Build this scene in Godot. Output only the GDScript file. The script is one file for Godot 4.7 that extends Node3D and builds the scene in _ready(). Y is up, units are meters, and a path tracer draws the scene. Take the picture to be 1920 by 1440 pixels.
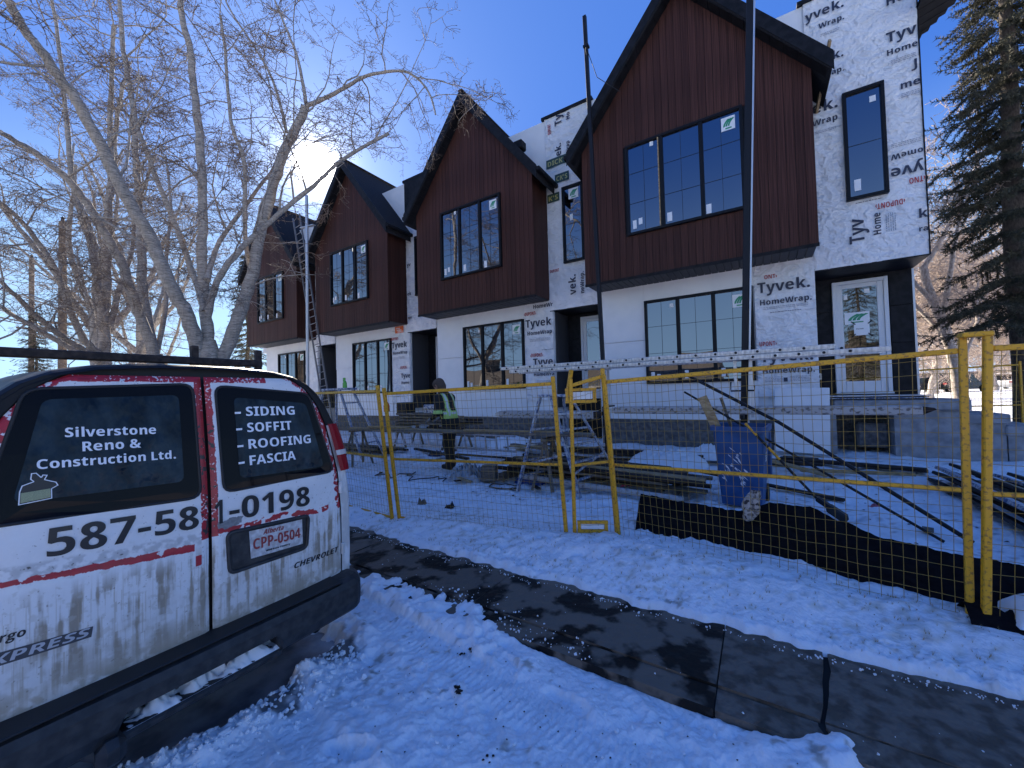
extends Node3D

# ------------------------------------------------------------------ helpers
var rng := RandomNumberGenerator.new()
var used_names := {}
var M := {}
var tex_cache := {}
const ZB := -9.55    # front of the bays
const ZW := -10.45   # wall plane
const ZD := -11.4    # door plane
const PITCH := 6.08
const ORD := ["first", "second", "third", "fourth", "fifth", "sixth", "seventh", "eighth", "ninth", "tenth", "eleventh", "twelfth", "thirteenth", "fourteenth", "fifteenth", "sixteenth", "seventeenth", "eighteenth", "nineteenth", "twentieth", "twenty-first", "twenty-second"]


class MB:
	var v := PackedVector3Array()
	var n := PackedVector3Array()
	var uv := PackedVector2Array()
	var col := PackedColorArray()

	func tri(a: Vector3, b: Vector3, c: Vector3) -> void:   # counter-clockwise seen from outside
		var nn := (b - a).cross(c - a).normalized()
		v.append(a); v.append(c); v.append(b)
		n.append(nn); n.append(nn); n.append(nn)

	func quad(a: Vector3, b: Vector3, c: Vector3, d: Vector3) -> void:
		tri(a, b, c)
		tri(a, c, d)

	func stri(a: Vector3, b: Vector3, c: Vector3, na: Vector3, nb: Vector3, nc: Vector3) -> void:
		v.append(a); v.append(c); v.append(b)
		n.append(na); n.append(nc); n.append(nb)

	func quad_at(q: Array, off: Vector3) -> MB:
		quad(q[0] + off, q[1] + off, q[2] + off, q[3] + off)
		return self

	func box(c: Vector3, s: Vector3, b := Basis.IDENTITY) -> MB:
		var x := b.x * s.x * 0.5
		var y := b.y * s.y * 0.5
		var z := b.z * s.z * 0.5
		quad(c - x - y + z, c + x - y + z, c + x + y + z, c - x + y + z)
		quad(c + x - y - z, c - x - y - z, c - x + y - z, c + x + y - z)
		quad(c + x - y + z, c + x - y - z, c + x + y - z, c + x + y + z)
		quad(c - x - y - z, c - x - y + z, c - x + y + z, c - x + y - z)
		quad(c - x + y + z, c + x + y + z, c + x + y - z, c - x + y - z)
		quad(c - x - y - z, c + x - y - z, c + x - y + z, c - x - y + z)
		return self

	func box2(a: Vector3, b: Vector3) -> MB:   # by two corners
		return box((a + b) * 0.5, (b - a).abs())

	func cbox(c: Vector3, s: Vector3, k: float, b := Basis.IDENTITY) -> MB:   # chamfered box
		var h := s * 0.5
		k = minf(k, minf(h.x, minf(h.y, h.z)) * 0.9)
		var p := func(sx: float, sy: float, sz: float, ax: int) -> Vector3:
			var q := Vector3(sx * (h.x - k), sy * (h.y - k), sz * (h.z - k))
			if ax == 0: q.x = sx * h.x
			elif ax == 1: q.y = sy * h.y
			else: q.z = sz * h.z
			return c + b * q
		var emit := func(pts: Array) -> void:
			var m := Vector3.ZERO
			for q in pts: m += q
			m /= pts.size()
			var nn: Vector3 = (pts[1] - pts[0]).cross(pts[2] - pts[0])
			if nn.dot(m - c) < 0.0: pts.reverse()
			for i in range(1, pts.size() - 1): tri(pts[0], pts[i], pts[i + 1])
		for sg in [-1.0, 1.0]:
			emit.call([p.call(sg, -1, -1, 0), p.call(sg, 1, -1, 0), p.call(sg, 1, 1, 0), p.call(sg, -1, 1, 0)])
			emit.call([p.call(-1, sg, -1, 1), p.call(1, sg, -1, 1), p.call(1, sg, 1, 1), p.call(-1, sg, 1, 1)])
			emit.call([p.call(-1, -1, sg, 2), p.call(1, -1, sg, 2), p.call(1, 1, sg, 2), p.call(-1, 1, sg, 2)])
			for sh in [-1.0, 1.0]:
				emit.call([p.call(sg, sh, -1, 0), p.call(sg, sh, 1, 0), p.call(sg, sh, 1, 1), p.call(sg, sh, -1, 1)])
				emit.call([p.call(sg, -1, sh, 0), p.call(sg, 1, sh, 0), p.call(sg, 1, sh, 2), p.call(sg, -1, sh, 2)])
				emit.call([p.call(-1, sg, sh, 1), p.call(1, sg, sh, 1), p.call(1, sg, sh, 2), p.call(-1, sg, sh, 2)])
				for si in [-1.0, 1.0]:
					emit.call([p.call(sg, sh, si, 0), p.call(sg, sh, si, 1), p.call(sg, sh, si, 2)])
		return self

	func bar(a: Vector3, b: Vector3, w: float, t: float, up := Vector3.UP, k := 0.0) -> MB:   # beam from a to b; w across, t along up
		var d := (b - a)
		var l := d.length()
		d /= l
		if absf(d.dot(up)) > 0.98: up = Vector3(0.03, 0, 1).normalized()
		var s := d.cross(up).normalized()
		var u := s.cross(d)
		if k > 0.0: return cbox((a + b) * 0.5, Vector3(w, t, l), k, Basis(s, u, -d))
		return box((a + b) * 0.5, Vector3(w, t, l), Basis(s, u, -d))

	func tube(pts: Array, rad: Array, sides := 6, caps := true) -> MB:
		var cnt := pts.size()
		var ring0: Array = []
		var nr0: Array = []
		var side := Vector3.ZERO
		for i in cnt:
			var d: Vector3 = ((pts[mini(i + 1, cnt - 1)] as Vector3) - (pts[maxi(i - 1, 0)] as Vector3)).normalized()
			if i == 0:
				side = d.cross(Vector3.UP if absf(d.y) < 0.9 else Vector3.RIGHT).normalized()
			else:
				side = (side - d * side.dot(d)).normalized()
			var up := d.cross(side)
			var ring: Array = []
			var nr: Array = []
			var r: float = rad[mini(i, rad.size() - 1)]
			for j in sides:
				var a := TAU * j / sides
				var q := side * cos(a) + up * sin(a)
				nr.append(q)
				ring.append(pts[i] + q * r)
			if i > 0:
				for j in sides:
					var k := (j + 1) % sides
					stri(ring0[j], ring0[k], ring[k], nr0[j], nr0[k], nr[k])
					stri(ring0[j], ring[k], ring[j], nr0[j], nr[k], nr[j])
			if caps and (i == 0 or i == cnt - 1):
				for j in range(1, sides - 1):
					if i == 0: tri(ring[0], ring[j + 1], ring[j])
					else: tri(ring[0], ring[j], ring[j + 1])
			ring0 = ring
			nr0 = nr
		return self

	func prism(poly: PackedVector2Array, o: Vector3, bx: Vector3, by: Vector3, depth: float) -> MB:   # poly counter-clockwise in (bx, by); grows backwards along -(bx x by)
		var bz := bx.cross(by) * depth
		var ids := Geometry2D.triangulate_polygon(poly)
		var area := 0.0
		for i in poly.size():
			area += poly[i].cross(poly[(i + 1) % poly.size()])
		if area < 0.0:
			poly = poly.duplicate()
			poly.reverse()
			ids = Geometry2D.triangulate_polygon(poly)
		var P := func(q: Vector2) -> Vector3: return o + bx * q.x + by * q.y
		for t in range(0, ids.size(), 3):
			var a := poly[ids[t]]; var b := poly[ids[t + 1]]; var c := poly[ids[t + 2]]
			if (b - a).cross(c - a) < 0.0:
				var s := b; b = c; c = s
			tri(P.call(a), P.call(b), P.call(c))
			if depth > 0.0: tri(P.call(a) - bz, P.call(c) - bz, P.call(b) - bz)
		if depth > 0.0:
			for i in poly.size():
				var a: Vector3 = P.call(poly[i])
				var b: Vector3 = P.call(poly[(i + 1) % poly.size()])
				quad(b, a, a - bz, b - bz)
		return self

	func sheet(nx: int, ny: int, f: Callable) -> MB:   # smooth grid; f(u, v) -> point, front side = du x dv
		var p := PackedVector3Array()
		p.resize((nx + 1) * (ny + 1))
		for j in ny + 1:
			for i in nx + 1:
				p[j * (nx + 1) + i] = f.call(float(i) / nx, float(j) / ny)
		var nn := PackedVector3Array()
		nn.resize(p.size())
		for j in ny + 1:
			for i in nx + 1:
				var k := j * (nx + 1) + i
				var a := p[k + (1 if i < nx else 0)] - p[k - (1 if i > 0 else 0)]
				var b := p[k + (nx + 1 if j < ny else 0)] - p[k - (nx + 1 if j > 0 else 0)]
				nn[k] = a.cross(b).normalized()
		for j in ny:
			for i in nx:
				var k := j * (nx + 1) + i
				for q in [k, k + nx + 2, k + 1, k, k + nx + 1, k + nx + 2]:
					v.append(p[q]); n.append(nn[q])
					if not uv.is_empty() or use_uv: uv.append(Vector2(float(q % (nx + 1)) / nx, 1.0 - float(q / (nx + 1)) / ny))
		return self
	var use_uv := false

	func lathe(o: Vector3, prof: Array, sides := 16, axis := Vector3.UP) -> MB:   # prof of Vector2(radius, height)
		var s := axis.cross(Vector3.RIGHT if absf(axis.x) < 0.9 else Vector3.FORWARD).normalized()
		var t := axis.cross(s)
		for i in prof.size() - 1:
			var a: Vector2 = prof[i]
			var b: Vector2 = prof[i + 1]
			var sl := Vector2(b.y - a.y, a.x - b.x).normalized()
			for j in sides:
				var d0 := s * cos(TAU * j / sides) + t * sin(TAU * j / sides)
				var d1 := s * cos(TAU * (j + 1) / sides) + t * sin(TAU * (j + 1) / sides)
				var n0 := d0 * sl.x + axis * sl.y
				var n1 := d1 * sl.x + axis * sl.y
				var p00 := o + d0 * a.x + axis * a.y
				var p01 := o + d1 * a.x + axis * a.y
				var p10 := o + d0 * b.x + axis * b.y
				var p11 := o + d1 * b.x + axis * b.y
				if a.x > 1e-5: stri(p00, p01, p11, n0, n1, n1)
				if b.x > 1e-5: stri(p00, p11, p10, n0, n1, n0)
		return self

	func mesh(inv := Transform3D.IDENTITY) -> ArrayMesh:
		var vv := v
		var nm := n
		if inv != Transform3D.IDENTITY:
			vv = inv * v
			nm = Transform3D(inv.basis, Vector3.ZERO) * n
		var arr := []
		arr.resize(Mesh.ARRAY_MAX)
		arr[Mesh.ARRAY_VERTEX] = vv
		arr[Mesh.ARRAY_NORMAL] = nm
		if uv.size() == v.size(): arr[Mesh.ARRAY_TEX_UV] = uv
		if col.size() == v.size(): arr[Mesh.ARRAY_COLOR] = col
		var m := ArrayMesh.new()
		m.add_surface_from_arrays(Mesh.PRIMITIVE_TRIANGLES, arr)
		return m


func numbered(called: String) -> String:
	var k: int = used_names.get(called, -1) + 1
	used_names[called] = k
	return called if k == 0 else "%s_%03d" % [called, k]


func tag(o: Node3D, label: String, category: String, group := "") -> Node3D:
	o.set_meta("label", label)
	o.set_meta("category", category)
	if group: o.set_meta("group", group)
	return o


func thing(called: String, label: String, category: String, at := Vector3.ZERO, turn := 0.0, group := "") -> Node3D:
	var o := Node3D.new()
	o.name = numbered(called)
	add_child(o)
	o.position = at
	o.rotation.y = turn
	return tag(o, label, category, group)


# commits world-space geometry as one named mesh under parent
func put(b: MB, called: String, mat: Material, parent: Node3D = null) -> MeshInstance3D:
	var o := MeshInstance3D.new()
	var top := parent == null
	o.name = numbered(called) if top else called
	o.mesh = b.mesh(Transform3D.IDENTITY if top else parent.global_transform.affine_inverse())
	o.material_override = mat
	(self if top else parent).add_child(o, true)
	return o


func struct(b: MB, called: String, mat: Material) -> MeshInstance3D:
	var o := put(b, called, mat)
	o.set_meta("kind", "structure")
	return o


func stuff(o: Node3D) -> Node3D:
	o.set_meta("kind", "stuff")
	return o


func dup(src: Node3D, at: Vector3, turn: float, label: String, size := 1.0) -> Node3D:
	var r: Node3D = src.duplicate()
	r.name = numbered(String(src.name).rstrip("0123456789").trim_suffix("_"))
	add_child(r)
	r.position = at
	r.rotation.y = turn
	r.scale = Vector3.ONE * size
	r.set_meta("label", label)
	return r


# ------------------------------------------------------------------ materials
func lin(r: float, g: float, b: float) -> Color:
	return Color(r, g, b).linear_to_srgb()


func noise_img(sd: int, freq: float, oct: int, size := 256, kind := FastNoiseLite.TYPE_SIMPLEX_SMOOTH) -> Image:
	var fn := FastNoiseLite.new()
	fn.seed = sd
	fn.noise_type = kind
	fn.frequency = freq
	fn.fractal_octaves = oct
	return fn.get_seamless_image(size, size)


func ramp_tex(img: Image, stops: Array) -> ImageTexture:   # stops: [pos, Color linear]
	var lut: Array = []
	for i in 256:
		var x := i / 255.0
		var c: Color = stops[0][1]
		for k in stops.size() - 1:
			if x >= stops[k][0]:
				c = (stops[k][1] as Color).lerp(stops[k + 1][1], clampf((x - stops[k][0]) / (stops[k + 1][0] - stops[k][0]), 0, 1))
		lut.append(c.linear_to_srgb())
	var src := img.get_data()
	var out := PackedByteArray()
	out.resize(src.size() * 3)
	for i in src.size():
		var c: Color = lut[src[i]]
		out[i * 3] = int(c.r * 255.0)
		out[i * 3 + 1] = int(c.g * 255.0)
		out[i * 3 + 2] = int(c.b * 255.0)
	return ImageTexture.create_from_image(Image.create_from_data(img.get_width(), img.get_height(), false, Image.FORMAT_RGB8, out))


func crease_tex(sd: int, freq: float, bump: float, size := 512) -> ImageTexture:   # sharp folds, as in crumpled sheeting
	var fn := FastNoiseLite.new()
	fn.seed = sd
	fn.frequency = freq
	fn.noise_type = FastNoiseLite.TYPE_SIMPLEX_SMOOTH
	fn.fractal_type = FastNoiseLite.FRACTAL_RIDGED
	fn.fractal_octaves = 3
	fn.domain_warp_enabled = true
	fn.domain_warp_amplitude = 40.0
	fn.domain_warp_frequency = freq * 0.8
	var im := fn.get_seamless_image(size, size)
	im.convert(Image.FORMAT_RF)
	im.bump_map_to_normal_map(bump)
	return ImageTexture.create_from_image(im)


func normal_tex(sd: int, freq: float, oct: int, bump: float, size := 256) -> ImageTexture:
	var im := noise_img(sd, freq, oct, size)
	im.convert(Image.FORMAT_RF)
	im.bump_map_to_normal_map(bump)
	return ImageTexture.create_from_image(im)


func flat(c: Color, rough := 0.7, metal := 0.0) -> StandardMaterial3D:   # c linear
	var m := StandardMaterial3D.new()
	m.albedo_color = c.linear_to_srgb()
	m.roughness = rough
	m.metallic = metal
	return m


# noisy: colour varied between a (dark) and b (light), triplanar in world space
func noisy(sd: int, a: Color, b: Color, scale: Vector3, rough := 0.8, freq := 0.02, oct := 4, nrm := 0.0, metal := 0.0, lo := 0.25, hi := 0.75) -> StandardMaterial3D:
	var m := StandardMaterial3D.new()
	m.albedo_texture = ramp_tex(noise_img(sd, freq, oct), [[0.0, a], [lo, a], [hi, b], [1.0, b]])
	m.roughness = rough
	m.metallic = metal
	m.uv1_triplanar = true
	m.uv1_world_triplanar = true
	m.uv1_scale = scale
	if nrm > 0.0:
		m.normal_enabled = true
		m.normal_texture = normal_tex(sd + 7, freq * 1.6, oct, nrm)
	return m


func tint(m: StandardMaterial3D, k: float) -> StandardMaterial3D:   # the same material in a slightly different tone
	var r: StandardMaterial3D = m.duplicate()
	r.albedo_color = Color(k, k, k).linear_to_srgb() if k < 1.0 else Color(1, 1, 1)
	return r


# ------------------------------------------------------------------ lettering: a flat text mesh mapped through f(x, y, z) where x,y are text units scaled to width
func text_mesh(s: String, font: String, weight: int, w: float, h: float, f: Callable, depth := 0.002) -> MB:
	var sf := SystemFont.new()
	sf.font_names = PackedStringArray([font])
	sf.font_weight = weight
	var tm := TextMesh.new()
	tm.font = sf
	tm.text = s
	tm.font_size = 48
	tm.pixel_size = 0.01
	tm.depth = 0.02
	tm.curve_step = 2.0
	tm.horizontal_alignment = HORIZONTAL_ALIGNMENT_LEFT
	var out := MB.new()
	if tm.get_surface_count() == 0: return out
	var arr := tm.surface_get_arrays(0)
	var vs: PackedVector3Array = arr[Mesh.ARRAY_VERTEX]
	var ix = arr[Mesh.ARRAY_INDEX]
	var lo := Vector3(1e9, 1e9, 1e9)
	var hi := -lo
	for q in vs:
		lo = lo.min(q); hi = hi.max(q)
	# the baseline: font ascent from the top of the line box; letters without descenders end on it
	var base := lo.y
	for ch in "gjpqyQ,":
		if s.contains(ch):
			base = lo.y + (0.10 if ch != "," else 0.06)
			break
	var sx := w / (hi.x - lo.x)
	var sy := sx if h <= 0.0 else h / (hi.y - base)
	var seq: Array = []
	if ix != null and (ix as PackedInt32Array).size() > 0: seq = Array(ix)
	else: seq = range(vs.size())
	for t in range(0, seq.size(), 3):
		var q: Array = []
		for k in 3:
			var p := vs[seq[t + k]]
			q.append(f.call((p.x - lo.x) * sx, (p.y - base) * sy, (depth if p.z > (lo.z + hi.z) * 0.5 else 0.0)))
		out.tri(q[0], q[2], q[1])
	return out


# text on a wall that faces +z: rot 0 upright, 90 reading upwards, 180 upside down
func wall_text(s: String, x: float, y: float, z: float, w: float, rot: int, mat: Material, parent: Node3D, h := 0.0, weight := 700, called := "lettering") -> void:
	var f := func(a: float, b: float, d: float) -> Vector3:
		if rot == 90: return Vector3(x - b, y + a, z + d)
		if rot == 180: return Vector3(x - a, y - b, z + d)
		return Vector3(x + a, y + b, z + d)
	put(text_mesh(s, "Droid Sans", weight, w, h, f), called, mat, parent)


func fine_print(x: float, y: float, z: float, w: float, rows: int, rot: int, mat: Material, parent: Node3D) -> void:
	var b := MB.new()
	for r in rows:
		var a := 0.0
		while a < w:
			var l := rng.randf_range(0.02, 0.06)
			var l2 := minf(l, w - a)
			var p := Vector3(x + a + l2 * 0.5, y - r * 0.032, z)
			if rot == 90: p = Vector3(x + r * 0.032, y + a + l2 * 0.5, z)
			if rot == 180: p = Vector3(x - a - l2 * 0.5, y + r * 0.032, z)
			b.box(p, Vector3(l2, 0.011, 0.002) if rot != 90 else Vector3(0.011, l2, 0.002))
			a += l + 0.012
	stuff(put(b, "fine_print", mat, parent))


# ------------------------------------------------------------------ scene
func _ready() -> void:
	rng.seed = 20240301
	# camera
	var cam := Camera3D.new()
	cam.name = "camera"
	add_child(cam)
	cam.position = Vector3(0, 1.75, 0)
	cam.basis = Basis(Vector3.UP, deg_to_rad(32.3408)) * Basis(Vector3.RIGHT, deg_to_rad(1.425)) * Basis(Vector3.BACK, deg_to_rad(-1.4833))
	cam.fov = 2.0 * rad_to_deg(atan(720.0 / 730.0))
	cam.near = 0.05
	cam.far = 900.0
	cam.current = true
	# sky, exposure
	var sun_dir := Vector3(-0.752, 0.478, -0.454).normalized()
	var we := WorldEnvironment.new()
	we.name = "world"
	var env := Environment.new()
	env.background_mode = Environment.BG_SKY
	env.tonemap_mode = Environment.TONE_MAPPER_LINEAR
	env.tonemap_exposure = 2.65
	env.sdfgi_enabled = true
	env.ssao_enabled = true
	env.ssil_enabled = true
	var sky := Sky.new()
	var pan := PanoramaSkyMaterial.new()
	pan.panorama = sky_texture(sun_dir)
	sky.sky_material = pan
	env.sky = sky
	we.environment = env
	add_child(we)
	# sun
	var sun := DirectionalLight3D.new()
	sun.name = "sun"
	add_child(sun)
	sun.look_at_from_position(sun_dir * 50.0, Vector3.ZERO)
	sun.light_energy = 1.6
	sun.light_color = Color(1.0, 0.95, 0.87)
	sun.light_angular_distance = 0.5
	sun.shadow_enabled = true

	make_materials()
	build_ground()
	build_houses()
	build_trees()
	build_background()
	build_van()
	build_fences()
	build_site()
	build_worker()
	build_litter()


func sky_texture(sd: Vector3) -> ImageTexture:
	var w := 1024
	var h := 512
	var im := Image.create(w, h, false, Image.FORMAT_RGBF)
	var zen := Vector3(0.017, 0.058, 0.220)
	var mid := Vector3(0.022, 0.078, 0.290)
	var hor := Vector3(0.235, 0.37, 0.53)
	for j in h:
		var th := PI * (j + 0.5) / h
		var y := cos(th)
		var el := maxf(0.0, asin(y)) / (PI * 0.5)
		var base := hor.lerp(mid, smoothstep(0.0, 0.36, el)).lerp(zen, smoothstep(0.28, 1.0, el))
		for i in w:
			var ph := TAU * (i + 0.5) / w
			var d := Vector3(sin(th) * sin(ph), y, -sin(th) * cos(ph))
			var ang := rad_to_deg(acos(clampf(d.dot(sd), -1, 1)))
			var c := base
			c += Vector3(0.24, 0.26, 0.28) * exp(-ang / 8.0) + Vector3(0.055, 0.080, 0.110) * exp(-ang / 28.0)
			c += Vector3(0.7, 0.68, 0.64) * exp(-pow(ang / 3.0, 2.0)) + Vector3(14.0, 13.4, 12.4) * (1.0 - smoothstep(1.5, 2.3, ang))
			im.set_pixel(i, j, Color(c.x, c.y, c.z))
	return ImageTexture.create_from_image(im)


func make_materials() -> void:
	M.snow = noisy(11, Color(0.80, 0.81, 0.83), Color(0.88, 0.885, 0.90), Vector3(0.55, 0.55, 0.55), 0.65, 0.03, 5, 0.0)
	M.snow.vertex_color_use_as_albedo = true
	M.snow.normal_enabled = true
	M.snow.normal_texture = normal_tex(19, 0.05, 5, 5.0, 512)
	M.snow.normal_scale = 0.8
	M.snow_chunk = flat(Color(0.84, 0.85, 0.87), 0.7)
	M.asphalt = noisy(21, Color(0.16, 0.165, 0.18), Color(0.42, 0.43, 0.45), Vector3(0.5, 0.5, 0.5), 0.3, 0.02, 5, 1.2)
	M.slab = noisy(23, Color(0.118, 0.092, 0.070), Color(0.205, 0.165, 0.130), Vector3(0.7, 0.7, 0.7), 0.85, 0.035, 5, 3.0, 0.0, 0.3, 0.62)
	M.slab_wet = noisy(29, Color(0.022, 0.018, 0.015), Color(0.175, 0.140, 0.108), Vector3(0.62, 0.62, 0.62), 0.55, 0.016, 5, 3.0, 0.0, 0.36, 0.54)
	M.soil = flat(Color(0.02, 0.018, 0.016), 0.95)
	M.siding = noisy(31, Color(0.052, 0.022, 0.017), Color(0.092, 0.039, 0.030), Vector3(7.0, 0.10, 7.0), 0.5, 0.02, 5, 0.8)
	M.black = noisy(37, Color(0.010, 0.0105, 0.012), Color(0.018, 0.018, 0.021), Vector3(1, 1, 1), 0.5, 0.02, 4)
	M.shingle = noisy(39, Color(0.015, 0.015, 0.018), Color(0.045, 0.045, 0.05), Vector3(3, 3, 3), 0.9, 0.06, 3, 3.0)
	M.frame = flat(Color(0.012, 0.013, 0.016), 0.38)
	M.glass = flat(Color(0.20, 0.212, 0.235), 0.015, 1.0)
	M.muntin = flat(Color(0.02, 0.022, 0.026), 0.4)
	M.panel = noisy(41, Color(0.76, 0.765, 0.77), Color(0.80, 0.80, 0.805), Vector3(0.5, 0.5, 0.5), 0.5, 0.012, 4, 0.0)
	M.wrap = noisy(43, Color(0.74, 0.745, 0.755), Color(0.83, 0.83, 0.84), Vector3(0.42, 0.5, 0.42), 0.38, 0.02, 5, 0.0)
	M.wrap.normal_enabled = true
	M.wrap.normal_texture = crease_tex(47, 0.011, 14.0)
	M.wrap.normal_scale = 1.0
	M.ink = flat(Color(0.028, 0.034, 0.060), 0.55)
	M.ink_grey = flat(Color(0.30, 0.32, 0.36), 0.6)
	M.ink_red = flat(Color(0.42, 0.04, 0.04), 0.55)
	M.banner = flat(Color(0.022, 0.06, 0.05), 0.5)
	M.banner_text = flat(Color(0.45, 0.40, 0.14), 0.5)
	M.orange = flat(Color(0.72, 0.13, 0.02), 0.5)
	M.paper = flat(Color(0.80, 0.81, 0.82), 0.6)
	M.green = flat(Color(0.02, 0.27, 0.13), 0.5)
	M.foundation = noisy(51, Color(0.085, 0.083, 0.082), Color(0.15, 0.146, 0.143), Vector3(0.7, 0.7, 0.7), 0.9, 0.03, 5, 2.0)
	M.concrete = noisy(53, Color(0.20, 0.205, 0.215), Color(0.30, 0.305, 0.315), Vector3(0.6, 0.6, 0.6), 0.85, 0.025, 5, 1.5)
	M.grey_panel = flat(Color(0.055, 0.056, 0.062), 0.5)
	M.door_white = flat(Color(0.66, 0.67, 0.68), 0.4)
	M.yellow = noisy(61, Color(0.30, 0.14, 0.03), Color(0.72, 0.36, 0.012), Vector3(3, 3, 3), 0.45, 0.03, 5, 0.0, 0.0, 0.22, 0.40)
	M.wire = flat(Color(0.34, 0.22, 0.045), 0.5, 0.3)
	M.alu = noisy(63, Color(0.42, 0.42, 0.43), Color(0.66, 0.66, 0.67), Vector3(2, 0.6, 2), 0.42, 0.03, 4, 0.0, 0.75)
	M.alu_old = noisy(64, Color(0.10, 0.14, 0.26), Color(0.50, 0.51, 0.53), Vector3(2.2, 1.6, 2.2), 0.55, 0.03, 4, 0.0, 0.4, 0.42, 0.52)
	M.galv = flat(Color(0.55, 0.57, 0.60), 0.4, 0.6)
	M.steel = flat(Color(0.025, 0.026, 0.03), 0.45, 0.4)
	M.wood = noisy(65, Color(0.26, 0.17, 0.085), Color(0.46, 0.33, 0.18), Vector3(1.5, 4, 9), 0.8, 0.02, 4, 1.0)
	M.wood_old = noisy(67, Color(0.07, 0.055, 0.042), Color(0.20, 0.165, 0.13), Vector3(0.6, 5, 9), 0.9, 0.02, 4, 1.0)
	M.wood_dark = noisy(69, Color(0.018, 0.014, 0.013), Color(0.065, 0.05, 0.045), Vector3(0.6, 5, 9), 0.8, 0.02, 4, 1.0)
	M.plank = noisy(71, Color(0.14, 0.12, 0.11), Color(0.44, 0.41, 0.39), Vector3(1.2, 1.6, 1.6), 0.8, 0.03, 5, 0.6, 0.0, 0.22, 0.42)
	M.fabric = noisy(73, Color(0.0045, 0.0045, 0.006), Color(0.011, 0.011, 0.013), Vector3(0.8, 2.5, 0.8), 0.75, 0.04, 4, 1.5)
	M.fabric.metallic_specular = 0.15
	M.bin = noisy(75, Color(0.010, 0.055, 0.17), Color(0.016, 0.085, 0.24), Vector3(0.7, 0.7, 0.7), 0.45, 0.02, 4, 0.2)
	M.bin_mark = flat(Color(0.62, 0.66, 0.72), 0.7)
	M.bark = bark_material()
	M.twig = flat(Color(0.17, 0.125, 0.095), 0.8)
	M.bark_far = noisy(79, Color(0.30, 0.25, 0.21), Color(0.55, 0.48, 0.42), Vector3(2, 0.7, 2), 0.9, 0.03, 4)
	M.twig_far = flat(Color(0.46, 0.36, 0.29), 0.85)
	M.needle = noisy(81, Color(0.034, 0.038, 0.022), Color(0.105, 0.093, 0.052), Vector3(0.5, 0.5, 0.5), 0.8, 0.03, 3)
	M.spruce_bark = noisy(82, Color(0.055, 0.043, 0.034), Color(0.13, 0.105, 0.085), Vector3(3, 1, 3), 0.9, 0.03, 4, 2.0)
	M.pole = noisy(83, Color(0.12, 0.085, 0.06), Color(0.24, 0.18, 0.13), Vector3(5, 0.3, 5), 0.9, 0.03, 4)
	M.cable = flat(Color(0.012, 0.012, 0.013), 0.6)
	for k in ["black", "steel", "frame", "grey_panel", "shingle", "slab", "slab_wet", "siding", "wood_dark"]: M[k].metallic_specular = 0.25


func bark_material() -> StandardMaterial3D:
	# pale poplar bark: horizontal dark lenticel marks over a mottled grey ground
	var sz := 512
	var a := noise_img(91, 0.012, 4, sz).get_data()
	var b := noise_img(92, 0.022, 3, sz).get_data()
	var c := noise_img(93, 0.06, 3, sz).get_data()
	var out := PackedByteArray()
	out.resize(sz * sz * 3)
	for j in sz:
		for i in sz:
			var k := j * sz + i
			var g := lerpf(0.27, 0.54, a[k] / 255.0) * lerpf(0.85, 1.1, c[k] / 255.0)
			# marks: noise sampled with rows stretched sideways
			var m: float = b[((j * 7) % sz) * sz + (i / 2) % sz] / 255.0
			var mk := smoothstep(0.57, 0.66, m)
			var col := Color(g * 1.12, g * 0.98, g * 0.82).lerp(Color(0.035, 0.03, 0.027), mk * 0.85)
			col = col.linear_to_srgb()
			out[k * 3] = int(clampf(col.r, 0, 1) * 255.0)
			out[k * 3 + 1] = int(clampf(col.g, 0, 1) * 255.0)
			out[k * 3 + 2] = int(clampf(col.b, 0, 1) * 255.0)
	var m2 := StandardMaterial3D.new()
	m2.albedo_texture = ImageTexture.create_from_image(Image.create_from_data(sz, sz, false, Image.FORMAT_RGB8, out))
	m2.roughness = 0.9
	m2.uv1_triplanar = true
	m2.uv1_world_triplanar = true
	m2.uv1_scale = Vector3(0.9, 0.9, 0.9)
	m2.normal_enabled = true
	m2.normal_texture = normal_tex(95, 0.05, 4, 4.0)
	return m2


# ------------------------------------------------------------------ ground
var na := FastNoiseLite.new()
var nb := FastNoiseLite.new()
var nc := FastNoiseLite.new()


func S(a: float, b: float, x: float) -> float:
	return smoothstep(a, b, x)


func far_edge(x: float) -> float:
	return -3.20 + 0.06 * na.get_noise_2d(x * 110.0, 7.0) + 0.04 * nb.get_noise_2d(x * 100.0, 3.0) - 0.10 * S(0.3, 1.6, x) - 0.03 * S(-3.0, -4.5, x)


func near_edge(x: float) -> float:
	return -2.40 + 0.03 * na.get_noise_2d(x * 160.0, 90.0) - 0.16 * S(-1.45, -2.0, x) * (1.0 + 0.6 * nb.get_noise_2d(x * 140.0, 61.0)) + 0.02 * nb.get_noise_2d(x * 200.0, 11.0)


# boot prints: centre, heading, depth
var prints: Array = []


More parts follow.
